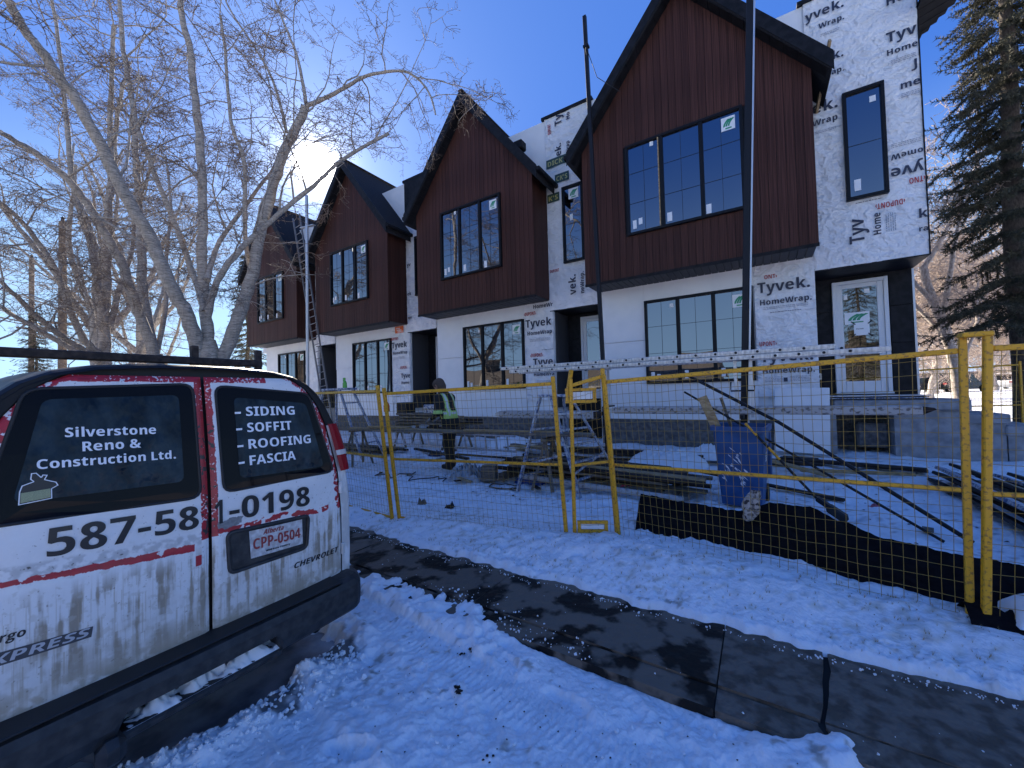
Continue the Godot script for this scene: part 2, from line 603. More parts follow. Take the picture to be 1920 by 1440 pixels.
func make_prints() -> void:
	var g := RandomNumberGenerator.new()
	g.seed = 77
	for q in [[-1.02, -2.12, 0.15], [-0.72, -1.95, 0.5], [-1.52, -2.2, 0.3]]: prints.append([Vector2(q[0], q[1]), q[2], 0.028])
	for w in [[Vector2(-0.2, -1.35), Vector2(-0.18, 0.30), 4], [Vector2(-1.9, -1.2), Vector2(0.52, -0.16), 5], [Vector2(-4.6, -4.9), Vector2(0.55, -0.10), 11], [Vector2(0.8, -5.0), Vector2(-0.42, -0.32), 8], [Vector2(1.6, -8.0), Vector2(-0.55, 0.05), 9], [Vector2(-3.0, -3.7), Vector2(0.5, -0.02), 7], [Vector2(-6.4, -4.8), Vector2(0.2, -0.5), 5]]:
		var p: Vector2 = w[0]
		var d: Vector2 = w[1]
		for k in w[2]:
			var sd := Vector2(-d.y, d.x).normalized() * (0.09 if k % 2 else -0.09)
			prints.append([p + sd + Vector2(g.randfn(0, 0.04), g.randfn(0, 0.04)), d.angle() + g.randfn(0, 0.15), g.randf_range(0.018, 0.04)])
			p += d


func press(x: float, z: float) -> float:
	var y := 0.0
	for q in prints:
		var c: Vector2 = q[0]
		var dx := x - c.x
		var dz := z - c.y
		if absf(dx) > 0.3 or absf(dz) > 0.3: continue
		var a: float = q[1]
		var u := dx * cos(a) + dz * sin(a)
		var v := -dx * sin(a) + dz * cos(a)
		var wd := 0.052 if u > -0.03 else 0.042
		var r := maxf(absf(u) / 0.15, absf(v) / wd)
		r = sqrt(pow(absf(u) / 0.155, 4.0) + pow(absf(v) / wd, 4.0))
		y -= float(q[2]) * (1.0 - S(0.55, 1.05, r)) * (1.0 + 0.12 * sin(u * 190.0)) - float(q[2]) * 0.35 * S(0.9, 1.2, r) * (1.0 - S(1.2, 2.2, r))
	return y


func gy(x: float, z: float) -> float:
	var lump := na.get_noise_2d(x * 60.0, z * 60.0)
	var fine := nb.get_noise_2d(x * 100.0, z * 100.0)
	var tiny := nc.get_noise_2d(x * 100.0, z * 100.0)
	var y := 0.0
	if z > -2.85:
		# gutter and road side: packed snow with lumps, a heap behind the van and a tyre track
		var soft := 0.30 + 1.1 * S(-0.25, 0.35, na.get_noise_2d(x * 28.0 + 700.0, z * 28.0))
		var r := -0.085 + 0.032 * lump + soft * (0.024 * fine + 0.008 * tiny) + press(x, z)
		# older wheel rut nearer the middle of the street
		var zr := -1.02 + 0.16 * (x + 1.0)
		var rut := 1.0 - S(0.09, 0.15, absf(z - zr))
		r += -0.022 * rut + 0.016 * exp(-pow((absf(z - zr) - 0.17) / 0.04, 2.0)) * (0.6 + fine)
		r = lerpf(r, r - soft * 0.018 * fine, rut * 0.7)
		r += 0.085 * S(-1.0, -1.9, x) * S(-1.75, -2.15, z) * (0.85 + 0.5 * fine)
		r += 0.02 * S(-1.9, -2.3, z)
		var zt := -1.93 + 0.10 * (x + 0.6)
		var band := 1.0 - S(0.10, 0.15, absf(z - zt))
		r = lerpf(r, -0.075 + 0.010 * fine + 0.009 * sin(x * 150.0 + 40.0 * absf(z - zt)), band * 0.8)
		r = maxf(r, -0.145 + 0.010 * fine)
		# bare wheel track under the van
		var u := S(-2.62, -2.80, x + 0.10 * lump + 0.06 * fine) * S(-1.95, -1.75, z + 0.1 * fine)
		r = lerpf(r, -0.24, u)
		r += 0.07 * exp(-pow((x + 2.58 + 0.1 * lump) / 0.12, 2.0)) * S(-1.75, -1.5, z) * (0.5 + 0.9 * absf(fine))
		var e := near_edge(x)
		y = lerpf(-0.07, r, S(e - 0.03, e + 0.02, z))
		# the snow that has slumped into the broken joint
		y += 0.088 * exp(-pow((x - 0.20 - 0.10 * fine + 0.5 * (z + 2.4)) / (0.05 + 0.22 * S(-2.62, -2.3, z)), 2.0)) * S(-2.68, -2.52, z) * (1.0 - S(-2.40, -2.05, z)) * (0.9 + 0.4 * fine)
	else:
		var e := far_edge(x)
		var t := e - z
		var edge := S(-0.01, 0.10, t)
		var crest := 0.10 + 0.10 * exp(-pow((x + 0.9) / 1.1, 2.0)) + 0.05 * S(-2.5, -5.0, x)
		var bank := 0.035 + crest * S(0.0, 0.75, t)
		var lot := 0.15 + 0.030 * clampf(-4.2 - z, 0.0, 6.5)
		var k := S(0.75, 1.5, t)
		y = lerpf(bank, lot, k)
		var soft := 0.35 + 1.0 * S(-0.25, 0.35, na.get_noise_2d(x * 25.0 + 300.0, z * 25.0))
		y += (0.024 + 0.03 * k) * lump + soft * (0.028 * fine + 0.010 * tiny) + press(x, z)
		y = lerpf(-0.07, y, edge)
		if z < -12.0:
			y += S(-12.0, -46.0, z) * 0.62
		if x < -20.0:
			y -= S(-20.0, -60.0, x) * 0.3
	return y


func ground_colour(p: Vector3) -> Color:
	var c := Color(1, 1, 1)
	var d := nb.get_noise_2d(p.x * 130.0 + 300.0, p.z * 130.0)
	var e := na.get_noise_2d(p.x * 45.0, p.z * 45.0 + 500.0)
	var f := nc.get_noise_2d(p.x * 60.0 + 40.0, p.z * 60.0)
	# specks of grit and grass
	if p.z > -4.6:
		var gr := S(0.36, 0.52, d) * S(-0.1, 0.35, e)
		c = c.lerp(Color(0.40, 0.33, 0.25), gr * 0.75)
		# thin snow with straw-coloured grass along the bank
		var bk := S(-3.25, -3.45, p.z) * (1.0 - S(-4.2, -4.5, p.z))
		c = c.lerp(Color(0.60, 0.54, 0.40), bk * S(0.22, 0.5, f + 0.3 * e) * 0.55)
	elif p.z > -11.0 and p.x < 3.0:
		c = c.lerp(Color(0.30, 0.27, 0.25), S(0.38, 0.6, f + 0.35 * e) * 0.7)
	# dirty, melted spots by the bumper
	for q in [Vector3(-2.55, 0.17, -1.27), Vector3(-2.62, 0.15, -1.72)]:
		var r := Vector2(p.x - q.x, p.z - q.z).length() + 0.10 * d
		c = c.lerp(Color(0.10, 0.095, 0.09), (1.0 - S(q.y * 0.5, q.y, r)) * 0.92)
	# salted, gritty rim beside the walk
	if p.z < -2.85:
		var t := far_edge(p.x) - p.z
		c = c.lerp(Color(0.45, 0.43, 0.42), (1.0 - S(0.0, 0.05, t)) * 0.6)
	return c


func ground_patch(b: MB, x0: float, x1: float, z0: float, z1: float, st: float, hole := Rect2(), sink := 0.0) -> void:
	var nx := int(round((x1 - x0) / st))
	var nz := int(round((z1 - z0) / st))
	var W := nx + 3
	var H := PackedFloat32Array()
	H.resize(W * (nz + 3))
	for j in nz + 3:
		for i in W:
			H[j * W + i] = gy(x0 + (i - 1) * st, z1 - (j - 1) * st) - sink
	var N := PackedVector3Array()
	var C := PackedColorArray()
	N.resize(W * (nz + 3))
	C.resize(W * (nz + 3))
	for j in range(1, nz + 2):
		for i in range(1, nx + 2):
			var k := j * W + i
			N[k] = Vector3(H[k - 1] - H[k + 1], 2.0 * st, H[k + W] * -1.0 + H[k - W]).normalized()
			N[k].z = -N[k].z
			C[k] = ground_colour(Vector3(x0 + (i - 1) * st, H[k], z1 - (j - 1) * st))
	for j in range(1, nz + 1):
		for i in range(1, nx + 1):
			var xa := x0 + (i - 1) * st
			var za := z1 - (j - 1) * st
			if hole.size.x > 0.0 and xa >= hole.position.x and xa + st <= hole.end.x and za <= hole.end.y and za - st >= hole.position.y: continue
			var k := j * W + i
			for q in [k, k + W + 1, k + 1, k, k + W, k + W + 1]:
				var jj: int = q / W
				var ii: int = q % W
				b.v.append(Vector3(x0 + (ii - 1) * st, H[q], z1 - (jj - 1) * st))
				b.n.append(N[q])
				b.col.append(C[q])


func build_ground() -> void:
	na.seed = 5; na.frequency = 0.02; na.fractal_octaves = 3
	nb.seed = 6; nb.frequency = 0.05; nb.fractal_octaves = 3
	nc.seed = 8; nc.frequency = 0.25; nc.fractal_octaves = 2
	make_prints()
	var b := MB.new()
	ground_patch(b, -3.3, 2.3, -3.5, -0.6, 0.016)
	ground_patch(b, -8.4, 4.6, -6.6, 0.4, 0.045, Rect2(-3.25, -3.45, 5.5, 2.8), 0.004)
	ground_patch(b, -27.0, 16.0, -14.0, 4.0, 0.13, Rect2(-8.3, -6.5, 12.8, 6.8), 0.012)
	ground_patch(b, -300.0, 300.0, -320.0, 120.0, 4.0, Rect2(-24.0, -12.0, 36.0, 12.0), 0.06)
	struct(b, "snow_ground", M.snow)
	var r := MB.new()
	r.box2(Vector3(-60, -0.34, -2.42), Vector3(40, -0.165, 9.0))
	struct(r, "road", M.asphalt)
	# pavement: slabs with open joints over a dark bed, and a kerb strip
	var walk := Node3D.new()
	walk.name = "sidewalk"
	add_child(walk)
	walk.set_meta("kind", "structure")
	put(MB.new().box2(Vector3(-20, -0.2, -3.45), Vector3(14, -0.022, -2.43)), "bed", M.soil, walk)
	var wet := [tint(M.slab_wet, 1.0), tint(M.slab_wet, 0.86)]
	var dry := [tint(M.slab, 1.0), tint(M.slab, 0.9), tint(M.slab, 0.95)]
	var xs := [-13.1, -11.27, -9.43, -7.6, -5.77, -3.94, -2.1, -0.27, 0.22, 1.62, 3.4, 5.2, 7.0, 8.8]
	for i in xs.size() - 1:
		for strip in 2:
			var z0 := -2.605 if strip == 0 else -2.415
			var z1 := -3.45 if strip == 0 else -2.595
			var poly := PackedVector2Array()
			var g := 0.004
			# left side, going away from the street; the joint at x = 0.22 is a ragged crack
			var cut := func(x: float, sg: float) -> Array:
				var o: Array = []
				if is_equal_approx(x, 0.22):
					for k in 8:
						var t := k / 7.0
						var z := lerpf(z0, z1, t)
						o.append(Vector2(x + sg * 0.013 + 0.10 * (-2.42 - z) + 0.035 * na.get_noise_2d(z * 320.0, 0.0) + sg * 0.012 * nb.get_noise_2d(z * 400.0, sg), -z))
				else:
					o = [Vector2(x + sg * g, -z0), Vector2(x + sg * g, -z1)]
				return o
			for q in cut.call(xs[i], 1.0): poly.append(q)
			var rr: Array = cut.call(xs[i + 1], -1.0)
			rr.reverse()
			for q in rr: poly.append(q)
			var s := MB.new()
			var dy := rng.randf_range(-0.006, 0.006)
			s.prism(poly, Vector3(0, dy - (0.012 if strip else 0.0), 0), Vector3.RIGHT, Vector3.FORWARD, 0.11)
			put(s, "slab" if strip == 0 else "kerb_stone", (wet if xs[i] < -0.5 else dry)[i % 2 if xs[i] < -0.5 else i % 3], walk)


# ------------------------------------------------------------------ townhouses
var sid: Array = []


# a window that looks out along +z; returns the frame
func window(h: Node3D, x0: float, x1: float, y0: float, y1: float, z: float, cuts: Array, cols: int, rows: Array, label := "") -> MeshInstance3D:
	var f := MB.new()
	var w := 0.062
	f.cbox(Vector3((x0 + x1) * 0.5, y1 - w * 0.5, z + 0.02), Vector3(x1 - x0, w, 0.085), 0.006)
	f.cbox(Vector3((x0 + x1) * 0.5, y0 + w * 0.5, z + 0.022), Vector3(x1 - x0, w, 0.095), 0.006)
	for x in [x0 + w * 0.5, x1 - w * 0.5]:
		f.cbox(Vector3(x, (y0 + y1) * 0.5, z + 0.018), Vector3(w, y1 - y0 - 2 * w, 0.085), 0.006)
	for c in cuts:
		f.cbox(Vector3(c, (y0 + y1) * 0.5, z + 0.016), Vector3(0.085, y1 - y0 - 2 * w, 0.075), 0.006)
	f.box2(Vector3(x0 + 0.01, y0 + 0.01, z - 0.05), Vector3(x1 - 0.01, y1 - 0.01, z - 0.02))
	var fr := put(f, "window", M.frame, h)
	if label: fr.set_meta("label", label)
	var e: Array = [x0 + w]
	for c in cuts:
		e.append(c - 0.0425)
		e.append(c + 0.0425)
	e.append(x1 - w)
	for k in range(0, e.size(), 2):
		var a: float = e[k]
		var b: float = e[k + 1]
		var p := MB.new()
		# panes are never quite flat or quite square
		var tx := rng.randf_range(-0.006, 0.006)
		var ty := rng.randf_range(-0.005, 0.005)
		var g := func(u: float, v: float) -> Vector3:
			var bow := 0.0025 * sin(u * PI) * sin(v * PI)
			return Vector3(lerpf(a, b, u), lerpf(y0 + w, y1 - w, v), z + 0.004 + tx * (u - 0.5) + ty * (v - 0.5) - bow)
		p.sheet(6, 8, g)
		put(p, "pane", M.glass, fr)
		var m := MB.new()
		for c in cols:
			var x := lerpf(a, b, (c + 1.0) / (cols + 1.0))
			m.box2(Vector3(x - 0.004, y0 + w, z + 0.007), Vector3(x + 0.004, y1 - w, z + 0.010))
		for r in rows:
			var y := lerpf(y0, y1, r)
			m.box2(Vector3(a, y - 0.004, z + 0.0075), Vector3(b, y + 0.004, z + 0.0105))
		if m.v.size(): put(m, "muntin", M.muntin, fr)
	return fr


func sticker(fr: Node3D, x: float, y: float, w: float, hgt: float, z: float, leafy := false) -> void:
	if not leafy:
		w *= 0.8
		hgt *= 0.8
	put(MB.new().box2(Vector3(x, y, z + 0.011), Vector3(x + w, y + hgt, z + 0.0125)), "sticker", M.paper, fr)
	if leafy:
		var b := MB.new()
		for k in 3:
			var p := PackedVector2Array()
			var o := 0.16 + 0.17 * k
			for t in 7:
				var a := t / 6.0
				p.append(Vector2(w * (o + 0.36 * a * a - 0.02), hgt * (0.30 + 0.55 * a)))
			for t in 7:
				var a := 1.0 - t / 6.0
				p.append(Vector2(w * (o + 0.36 * a * a + 0.11), hgt * (0.30 + 0.50 * a)))
			b.prism(p, Vector3(x, y, z + 0.0140), Vector3.RIGHT, Vector3.UP, 0.001)
		b.box2(Vector3(x + w * 0.3, y + hgt * 0.1, z + 0.013), Vector3(x + w * 0.75, y + hgt * 0.2, z + 0.0140))
		put(b, "sticker_print", M.green, fr)


func siding_front(h: Node3D, xl: float, xr: float, wx0: float, wx1: float, wy0: float, wy1: float, apex: float, slope: float) -> void:
	var n := int(round((xr - xl) / 0.153))
	var bw := (xr - xl) / n
	var xc := (xl + xr) * 0.5
	for i in n:
		var a := xl + i * bw + 0.004
		var b := xl + (i + 1) * bw - 0.004
		var ta := apex - slope * absf(a - xc)
		var tb := apex - slope * absf(b - xc)
		var dz := rng.randf_range(-0.002, 0.002)
		var spans: Array = []
		if b > wx0 and a < wx1:
			spans = [[4.52, wy0, wy0], [wy1, ta, tb]]
		else:
			spans = [[4.52, ta, tb]]
		for s in spans:
			var poly := PackedVector2Array([Vector2(a, s[0]), Vector2(b, s[0]), Vector2(b, s[2]), Vector2(a, s[1])])
			var m := MB.new()
			m.prism(poly, Vector3(0, 0, ZB + dz), Vector3.RIGHT, Vector3.UP, 0.022)
			put(m, "siding_board", sid[rng.randi() % sid.size()], h)


func wrap_sheet(h: Node3D, x0: float, x1: float, y0: float, y1: float, sd: float, called := "house_wrap") -> void:
	var f := func(u: float, v: float) -> Vector3:
		var x := lerpf(x0, x1, u)
		var y := lerpf(y0, y1, v)
		var q := na.get_noise_2d(x * 55.0 + sd + y * 18.0, y * 40.0) * 0.012 + nb.get_noise_2d((x + y * 0.6) * 70.0 + sd, y * 26.0) * 0.012
		q += 0.010 * (1.0 - S(0.0, 0.10, absf(nb.get_noise_2d(x * 24.0 + y * 12.0 + sd, y * 12.0 - x * 9.0))))
		return Vector3(x, y, ZW + 0.014 + q)
	put(MB.new().sheet(int((x1 - x0) / 0.035) + 1, int((y1 - y0) / 0.045) + 1, f), called, M.wrap, h)


func house_unit(k: int, label: String) -> Node3D:
	var xl := -3.71 - PITCH * (3 - k)
	var bw := 4.80 if k == 3 else 4.59
	var xr := xl + bw
	var xn := 2.82 if k == 3 else xl + PITCH
	var xc := (xl + xr) * 0.5
	var h := thing("townhouse", label, "house", Vector3(xc, 0.3, ZW), 0.0, "")
	var slope := 1.24
	var half := bw * 0.5
	var wall_apex := 7.98 + slope * half
	# body
	var core := MB.new()
	core.box2(Vector3(xl + (0.0 if k else -0.4), 4.24, ZW - 0.02), Vector3(xn, 10.0, -21.0))
	core.box2(Vector3(xl, 0.2, ZW - 0.03), Vector3(xl + 4.66 + (0.1 if k == 3 else 0.0), 4.26, -20.9))
	put(core, "wall", M.panel, h)
	var ent := MB.new()
	ent.box2(Vector3(xl + 4.5, 0.2, ZD - 0.02), Vector3(xn + (0.0 if k == 3 else 0.02), 4.25, -20.8))
	put(ent, "entry_wall", M.black, h)
	# dark fibre-cement boards on the entry wall, with their joints
	for q in [[xl + 4.70, xl + 5.16], [xl + 6.15, xn - 0.02]]:
		if q[1] - q[0] < 0.1: continue
		for r in [[1.36, 2.62], [2.63, 3.42], [3.43, 4.22]]:
			put(MB.new().cbox(Vector3((q[0] + q[1]) * 0.5, (r[0] + r[1]) * 0.5, ZD - 0.005), Vector3(q[1] - q[0] - 0.006, r[1] - r[0], 0.024), 0.003), "entry_panel", M.black, h)
	put(MB.new().box2(Vector3(xl + 5.10, 4.06, ZD - 0.02), Vector3(xl + 6.20, 4.22, ZD + 0.004)), "entry_panel", M.black, h)
	if k == 3:
		put(MB.new().box2(Vector3(xn - 0.022, 1.36, ZD - 0.15), Vector3(xn + 0.012, 4.2, ZD + 0.012)), "corner_trim", M.galv, h)
	else:
		# side return of the wrapped corner, lined in grey
		put(MB.new().box2(Vector3(xl + 4.70, 1.3, ZD), Vector3(xl + 4.735, 4.2, -10.56)), "side_panel", M.grey_panel, h)
	# ceiling over the entry and its corner
	var soff := MB.new()
	soff.box2(Vector3(xl + 4.64, 4.17, ZD - 0.5), Vector3(xn + (0.004 if k == 3 else 0.0), 4.235, ZW - 0.005))
	put(soff, "entry_soffit", M.black, h)
	# foundation
	put(MB.new().box2(Vector3(xl + 0.02, 0.0, ZW - 0.5), Vector3(xl + 4.66, 1.0, ZW - 0.012)), "foundation", M.foundation, h)
	# white panels round the ground floor window
	var gx0 := xl + 1.26
	var gx1 := xl + 3.67
	var gy0 := 1.91
	var gy1 := 4.07
	for q in [[xl + 0.06, 1.0, gx0 - 0.006, 3.05], [xl + 0.06, 3.062, gx0 - 0.006, 4.5], [gx0, gy1 + 0.004, gx1 + 0.03, 4.5], [gx0, 1.0, gx1 + 0.03, gy0 - 0.004]]:
		put(MB.new().cbox(Vector3((q[0] + q[2]) * 0.5, (q[1] + q[3]) * 0.5, ZW + 0.002), Vector3(q[2] - q[0], q[3] - q[1], 0.020), 0.003), "wall_panel", M.panel, h)
	put(MB.new().box2(Vector3(xl + 0.04, 3.0, ZW + 0.005), Vector3(xl + 0.055, 4.5, ZW + 0.02)), "corner_bead", M.panel, h)
	var gw := window(h, gx0, gx1, gy0, gy1, ZW + 0.012, [lerpf(gx0, gx1, 0.335), lerpf(gx0, gx1, 0.665)], 1, [0.36, 0.68])
	sticker(gw, gx0 + 2.0, 3.62, 0.28, 0.30, ZW + 0.012, true)
	sticker(gw, gx0 + 0.12, 2.02, 0.11, 0.24, ZW + 0.012)
	sticker(gw, gx0 + 0.26, 2.02, 0.11, 0.17, ZW + 0.012)
	sticker(gw, gx0 + 0.92, 2.02, 0.11, 0.25, ZW + 0.012)
	sticker(gw, gx0 + 1.72, 2.02, 0.11, 0.26, ZW + 0.012)
	sticker(gw, gx0 + 0.62, 3.82, 0.11, 0.12, ZW + 0.012)
	# wrap on the corner pier (front, then round the corner)
	wrap_sheet(h, xl + 3.70, xl + (4.80 if k == 3 else 4.68), 1.52, 4.50, k * 13.0)
	if k < 3:
		var rf := func(u: float, v: float) -> Vector3:
			var y := lerpf(1.35, 4.45, v)
			return Vector3(xl + 4.685 + 0.016 * sin(u * PI) + 0.010 * nb.get_noise_2d(u * 60.0, y * 50.0), y, lerpf(ZW + 0.015, ZW - 0.13, u))
		put(MB.new().sheet(6, 60, rf), "house_wrap", M.wrap, h)
	# bay: core, boards, soffit
	var bay := MB.new()
	bay.prism(PackedVector2Array([Vector2(xl + 0.02, 4.54), Vector2(xr - 0.02, 4.54), Vector2(xr - 0.02, 7.98), Vector2(xc, wall_apex - 0.03), Vector2(xl + 0.02, 7.98)]), Vector3(0, 0, ZB - 0.02), Vector3.RIGHT, Vector3.UP, 1.2)
	put(bay, "bay_wall", M.black, h)
	var wx0 := xl + (1.14 if k < 3 else 1.14)
	var wx1 := wx0 + (2.37 if k < 3 else 2.48)
	siding_front(h, xl, xr, wx0, wx1, 5.51, 7.73, wall_apex, slope)
	for sgn in [-1, 1]:
		if k == 3 and sgn == 1: continue
		var x := xr if sgn == 1 else xl
		for i in 6:
			var z0 := ZB - 0.012 - i * 0.1475
			put(MB.new().box2(Vector3(x - 0.021 * sgn, 4.52, z0 - 0.1425), Vector3(x, 8.0, z0)), "siding_board", sid[rng.randi() % sid.size()], h)
	for i in int(bw / 0.15):
		var a := xl + 0.02 + i * (bw - 0.04) / int(bw / 0.15)
		var w := (bw - 0.04) / int(bw / 0.15)
		put(MB.new().cbox(Vector3(a + w * 0.5, 4.506 + 0.003 * (i % 2), (ZB + ZW) * 0.5), Vector3(w - 0.012, 0.018, 0.90), 0.004), "soffit_panel", M.grey_panel, h)
	put(MB.new().box2(Vector3(xl - 0.004, 4.465, ZB - 0.03), Vector3(xr + 0.004, 4.53, ZB + 0.008)), "base_trim", M.black, h)
	var wn := window(h, wx0, wx1, 5.51, 7.73, ZB + 0.012, [lerpf(wx0, wx1, 0.335), lerpf(wx0, wx1, 0.675)], 1, [0.35, 0.68])
	sticker(wn, wx1 - 0.40, 7.30, 0.26, 0.29, ZB + 0.012, true)
	for q in [[0.13, 5.66, 0.11, 0.26], [0.27, 5.74, 0.11, 0.19], [0.92, 5.64, 0.13, 0.26], [1.73, 5.60, 0.13, 0.26], [0.58, 7.54, 0.10, 0.13]]:
		sticker(wn, wx0 + q[0], q[1], q[2], q[3], ZB + 0.012)
	if k == 3:
		# the left sash stands ajar and shows its pale inner edge
		put(MB.new().box2(Vector3(wx0 + 0.76, 5.56, ZB + 0.03), Vector3(wx0 + 0.785, 7.66, ZB + 0.075)), "sash_edge", M.wood, wn)
		put(MB.new().box2(Vector3(wx0 + 0.3, 5.555, ZB + 0.03), Vector3(wx0 + 0.785, 5.575, ZB + 0.072)), "sash_edge", M.wood, wn)
	# roof of the bay
	for sgn in [-1.0, 1.0]:
		var p := PackedVector2Array([Vector2(0, wall_apex + 0.34), Vector2(sgn * (half + 0.27), wall_apex + 0.34 - slope * (half + 0.27)), Vector2(sgn * (half + 0.27), wall_apex - slope * (half + 0.27) - 0.02), Vector2(0, wall_apex + 0.012)])
		put(MB.new().prism(p, Vector3(xc, 0, ZB + 0.29), Vector3.RIGHT, Vector3.UP, 4.6), "roof", M.shingle, h)
		var p2 := PackedVector2Array([Vector2(0, wall_apex + 0.36), Vector2(sgn * (half + 0.30), wall_apex + 0.36 - slope * (half + 0.30)), Vector2(sgn * (half + 0.30), wall_apex - slope * (half + 0.30) + 0.0), Vector2(0, wall_apex + 0.03)])
		put(MB.new().prism(p2, Vector3(xc, 0, ZB + 0.312), Vector3.RIGHT, Vector3.UP, 0.02), "fascia", M.black, h)
		# soffit boards under the rake
		for i in 12:
			var t0 := 0.02 + i * (half + 0.2) / 12.0
			var t1 := t0 + (half + 0.2) / 12.0 - 0.008
			var c0 := Vector3(xc + sgn * t0, wall_apex - slope * t0 - 0.012, ZB + 0.14)
			var c1 := Vector3(xc + sgn * t1, wall_apex - slope * t1 - 0.012, ZB + 0.14)
			put(MB.new().bar(c0, c1, 0.27, 0.014, Vector3(sgn * slope, 1, 0).normalized()), "rake_soffit", M.black, h)
		var gx = xc + sgn * (half + 0.34)
		var gyy := wall_apex + 0.22 - slope * (half + 0.27)
		if not (k == 3 and sgn > 0.0):
			put(MB.new().cbox(Vector3(gx, gyy, ZB - 0.35), Vector3(0.11, 0.12, 1.30), 0.02), "gutter", M.black, h)
	put(MB.new().bar(Vector3(xc, wall_apex + 0.37, ZB + 0.30), Vector3(xc, wall_apex + 0.37, ZB - 4.2), 0.16, 0.03), "ridge_cap", M.shingle, h)
	# connector box over the entry, wrapped
	wrap_sheet(h, xr + 0.004, xn - 0.004, 4.19, 10.0, 40.0 + k * 9.0)
	put(MB.new().box2(Vector3(xr - 0.1, 10.0, ZW - 0.4), Vector3(xn + 0.02, 10.09, ZW + 0.05)), "parapet_cap", M.black, h)
	put(MB.new().box2(Vector3(xr + 0.01, 4.172, ZW - 0.01), Vector3(xn + 0.006, 4.196, ZW + 0.022)), "drip_edge", M.frame, h)
	var cx0 := xl + 5.12 if k < 3 else 1.655
	var cx1 := cx0 + 0.64
	var cw := window(h, cx0, cx1, 5.50, 7.74, ZW + 0.05, [], 0, [0.5])
	if k == 3:
		sticker(cw, cx0 + 0.42, 7.40, 0.12, 0.15, ZW + 0.05)
		sticker(cw, cx0 + 0.13, 5.68, 0.13, 0.29, ZW + 0.05)
	else:
		sticker(cw, cx0 + 0.20, 7.34, 0.30, 0.30, ZW + 0.05, true)
		sticker(cw, cx0 + 0.22, 6.72, 0.12, 0.22, ZW + 0.05)
	if k < 2:
		put(MB.new().box2(Vector3(xr + 0.002, 8.85, ZW + 0.03), Vector3(xn - 0.004, 9.99, ZW + 0.05)), "parapet_panel", M.black, h)
	# front door
	var dx0 := xl + 5.19
	var dx1 := xl + 6.12 if k == 3 else minf(xl + 6.12, xn - 0.02)
	var fr := MB.new()
	for x in [dx0 + 0.035, dx1 - 0.035]:
		fr.cbox(Vector3(x, 2.81, ZD + 0.03), Vector3(0.07, 2.52, 0.10), 0.006)
	fr.cbox(Vector3((dx0 + dx1) * 0.5, 4.03, ZD + 0.03), Vector3(dx1 - dx0 - 0.142, 0.075, 0.10), 0.006)
	fr.cbox(Vector3((dx0 + dx1) * 0.5, 1.565, ZD + 0.05), Vector3(dx1 - dx0 + 0.02, 0.04, 0.16), 0.006)
	put(fr, "door_frame", M.door_white, h)
	var d := MB.new()
	var ex0 := dx0 + 0.072
	var ex1 := dx1 - 0.072
	for x in [[ex0, ex0 + 0.105], [ex1 - 0.105, ex1]]:
		d.cbox(Vector3((x[0] + x[1]) * 0.5, 2.79, ZD + 0.025), Vector3(x[1] - x[0], 2.40, 0.05), 0.005)
	d.cbox(Vector3((ex0 + ex1) * 0.5, 1.71, ZD + 0.025), Vector3(ex1 - ex0 - 0.215, 0.24, 0.05), 0.005)
	d.cbox(Vector3((ex0 + ex1) * 0.5, 3.945, ZD + 0.025), Vector3(ex1 - ex0 - 0.215, 0.085, 0.05), 0.005)
	var door := put(d, "door", M.door_white, h)
	put(MB.new().box2(Vector3(ex0 + 0.10, 1.82, ZD + 0.012), Vector3(ex1 - 0.10, 3.91, ZD + 0.03)), "pane", M.glass, door)
	put(MB.new().lathe(Vector3(ex0 + 0.05, 2.58, ZD + 0.05), [Vector2(0.0, 0.028), Vector2(0.028, 0.026), Vector2(0.03, 0.0)], 12, Vector3.BACK), "deadbolt", M.frame, door)
	put(MB.new().lathe(Vector3(ex0 + 0.05, 2.42, ZD + 0.05), [Vector2(0.0, 0.05), Vector2(0.03, 0.045), Vector2(0.02, 0.02), Vector2(0.03, 0.0)], 12, Vector3.BACK), "handle", M.frame, door)
	if k == 3:
		sticker(door, ex0 + 0.13, 3.10, 0.42, 0.26, ZD + 0.02, true)
		put(MB.new().box2(Vector3(ex0 + 0.28, 2.84, ZD + 0.034), Vector3(ex0 + 0.54, 3.12, ZD + 0.037)), "notice", M.paper, door)
		for q in [[0.27, 3.12, 1], [0.55, 3.12, -1], [0.27, 2.84, -1], [0.55, 2.84, 1]]:
			put(MB.new().box(Vector3(ex0 + q[0], q[1], ZD + 0.039), Vector3(0.10, 0.022, 0.002), Basis(Vector3.BACK, -0.8 * q[2])), "tape", M.frame, door)
		wall_text("Permit", ex0 + 0.32, 2.97, ZD + 0.0375, 0.12, 0, M.ink, door)
		sticker(door, ex0 + 0.13, 3.66, 0.08, 0.14, ZD + 0.02)
		sticker(door, ex0 + 0.48, 3.76, 0.11, 0.12, ZD + 0.02)
		# electrical box by the door
		put(MB.new().cbox(Vector3(1.17, 1.96, ZD + 0.05), Vector3(0.11, 0.15, 0.08), 0.01), "outlet_box", M.galv, h)
		put(MB.new().box2(Vector3(1.145, 1.93, ZD + 0.09), Vector3(1.195, 1.99, ZD + 0.095)), "outlet_cover", M.frame, h)
	return h


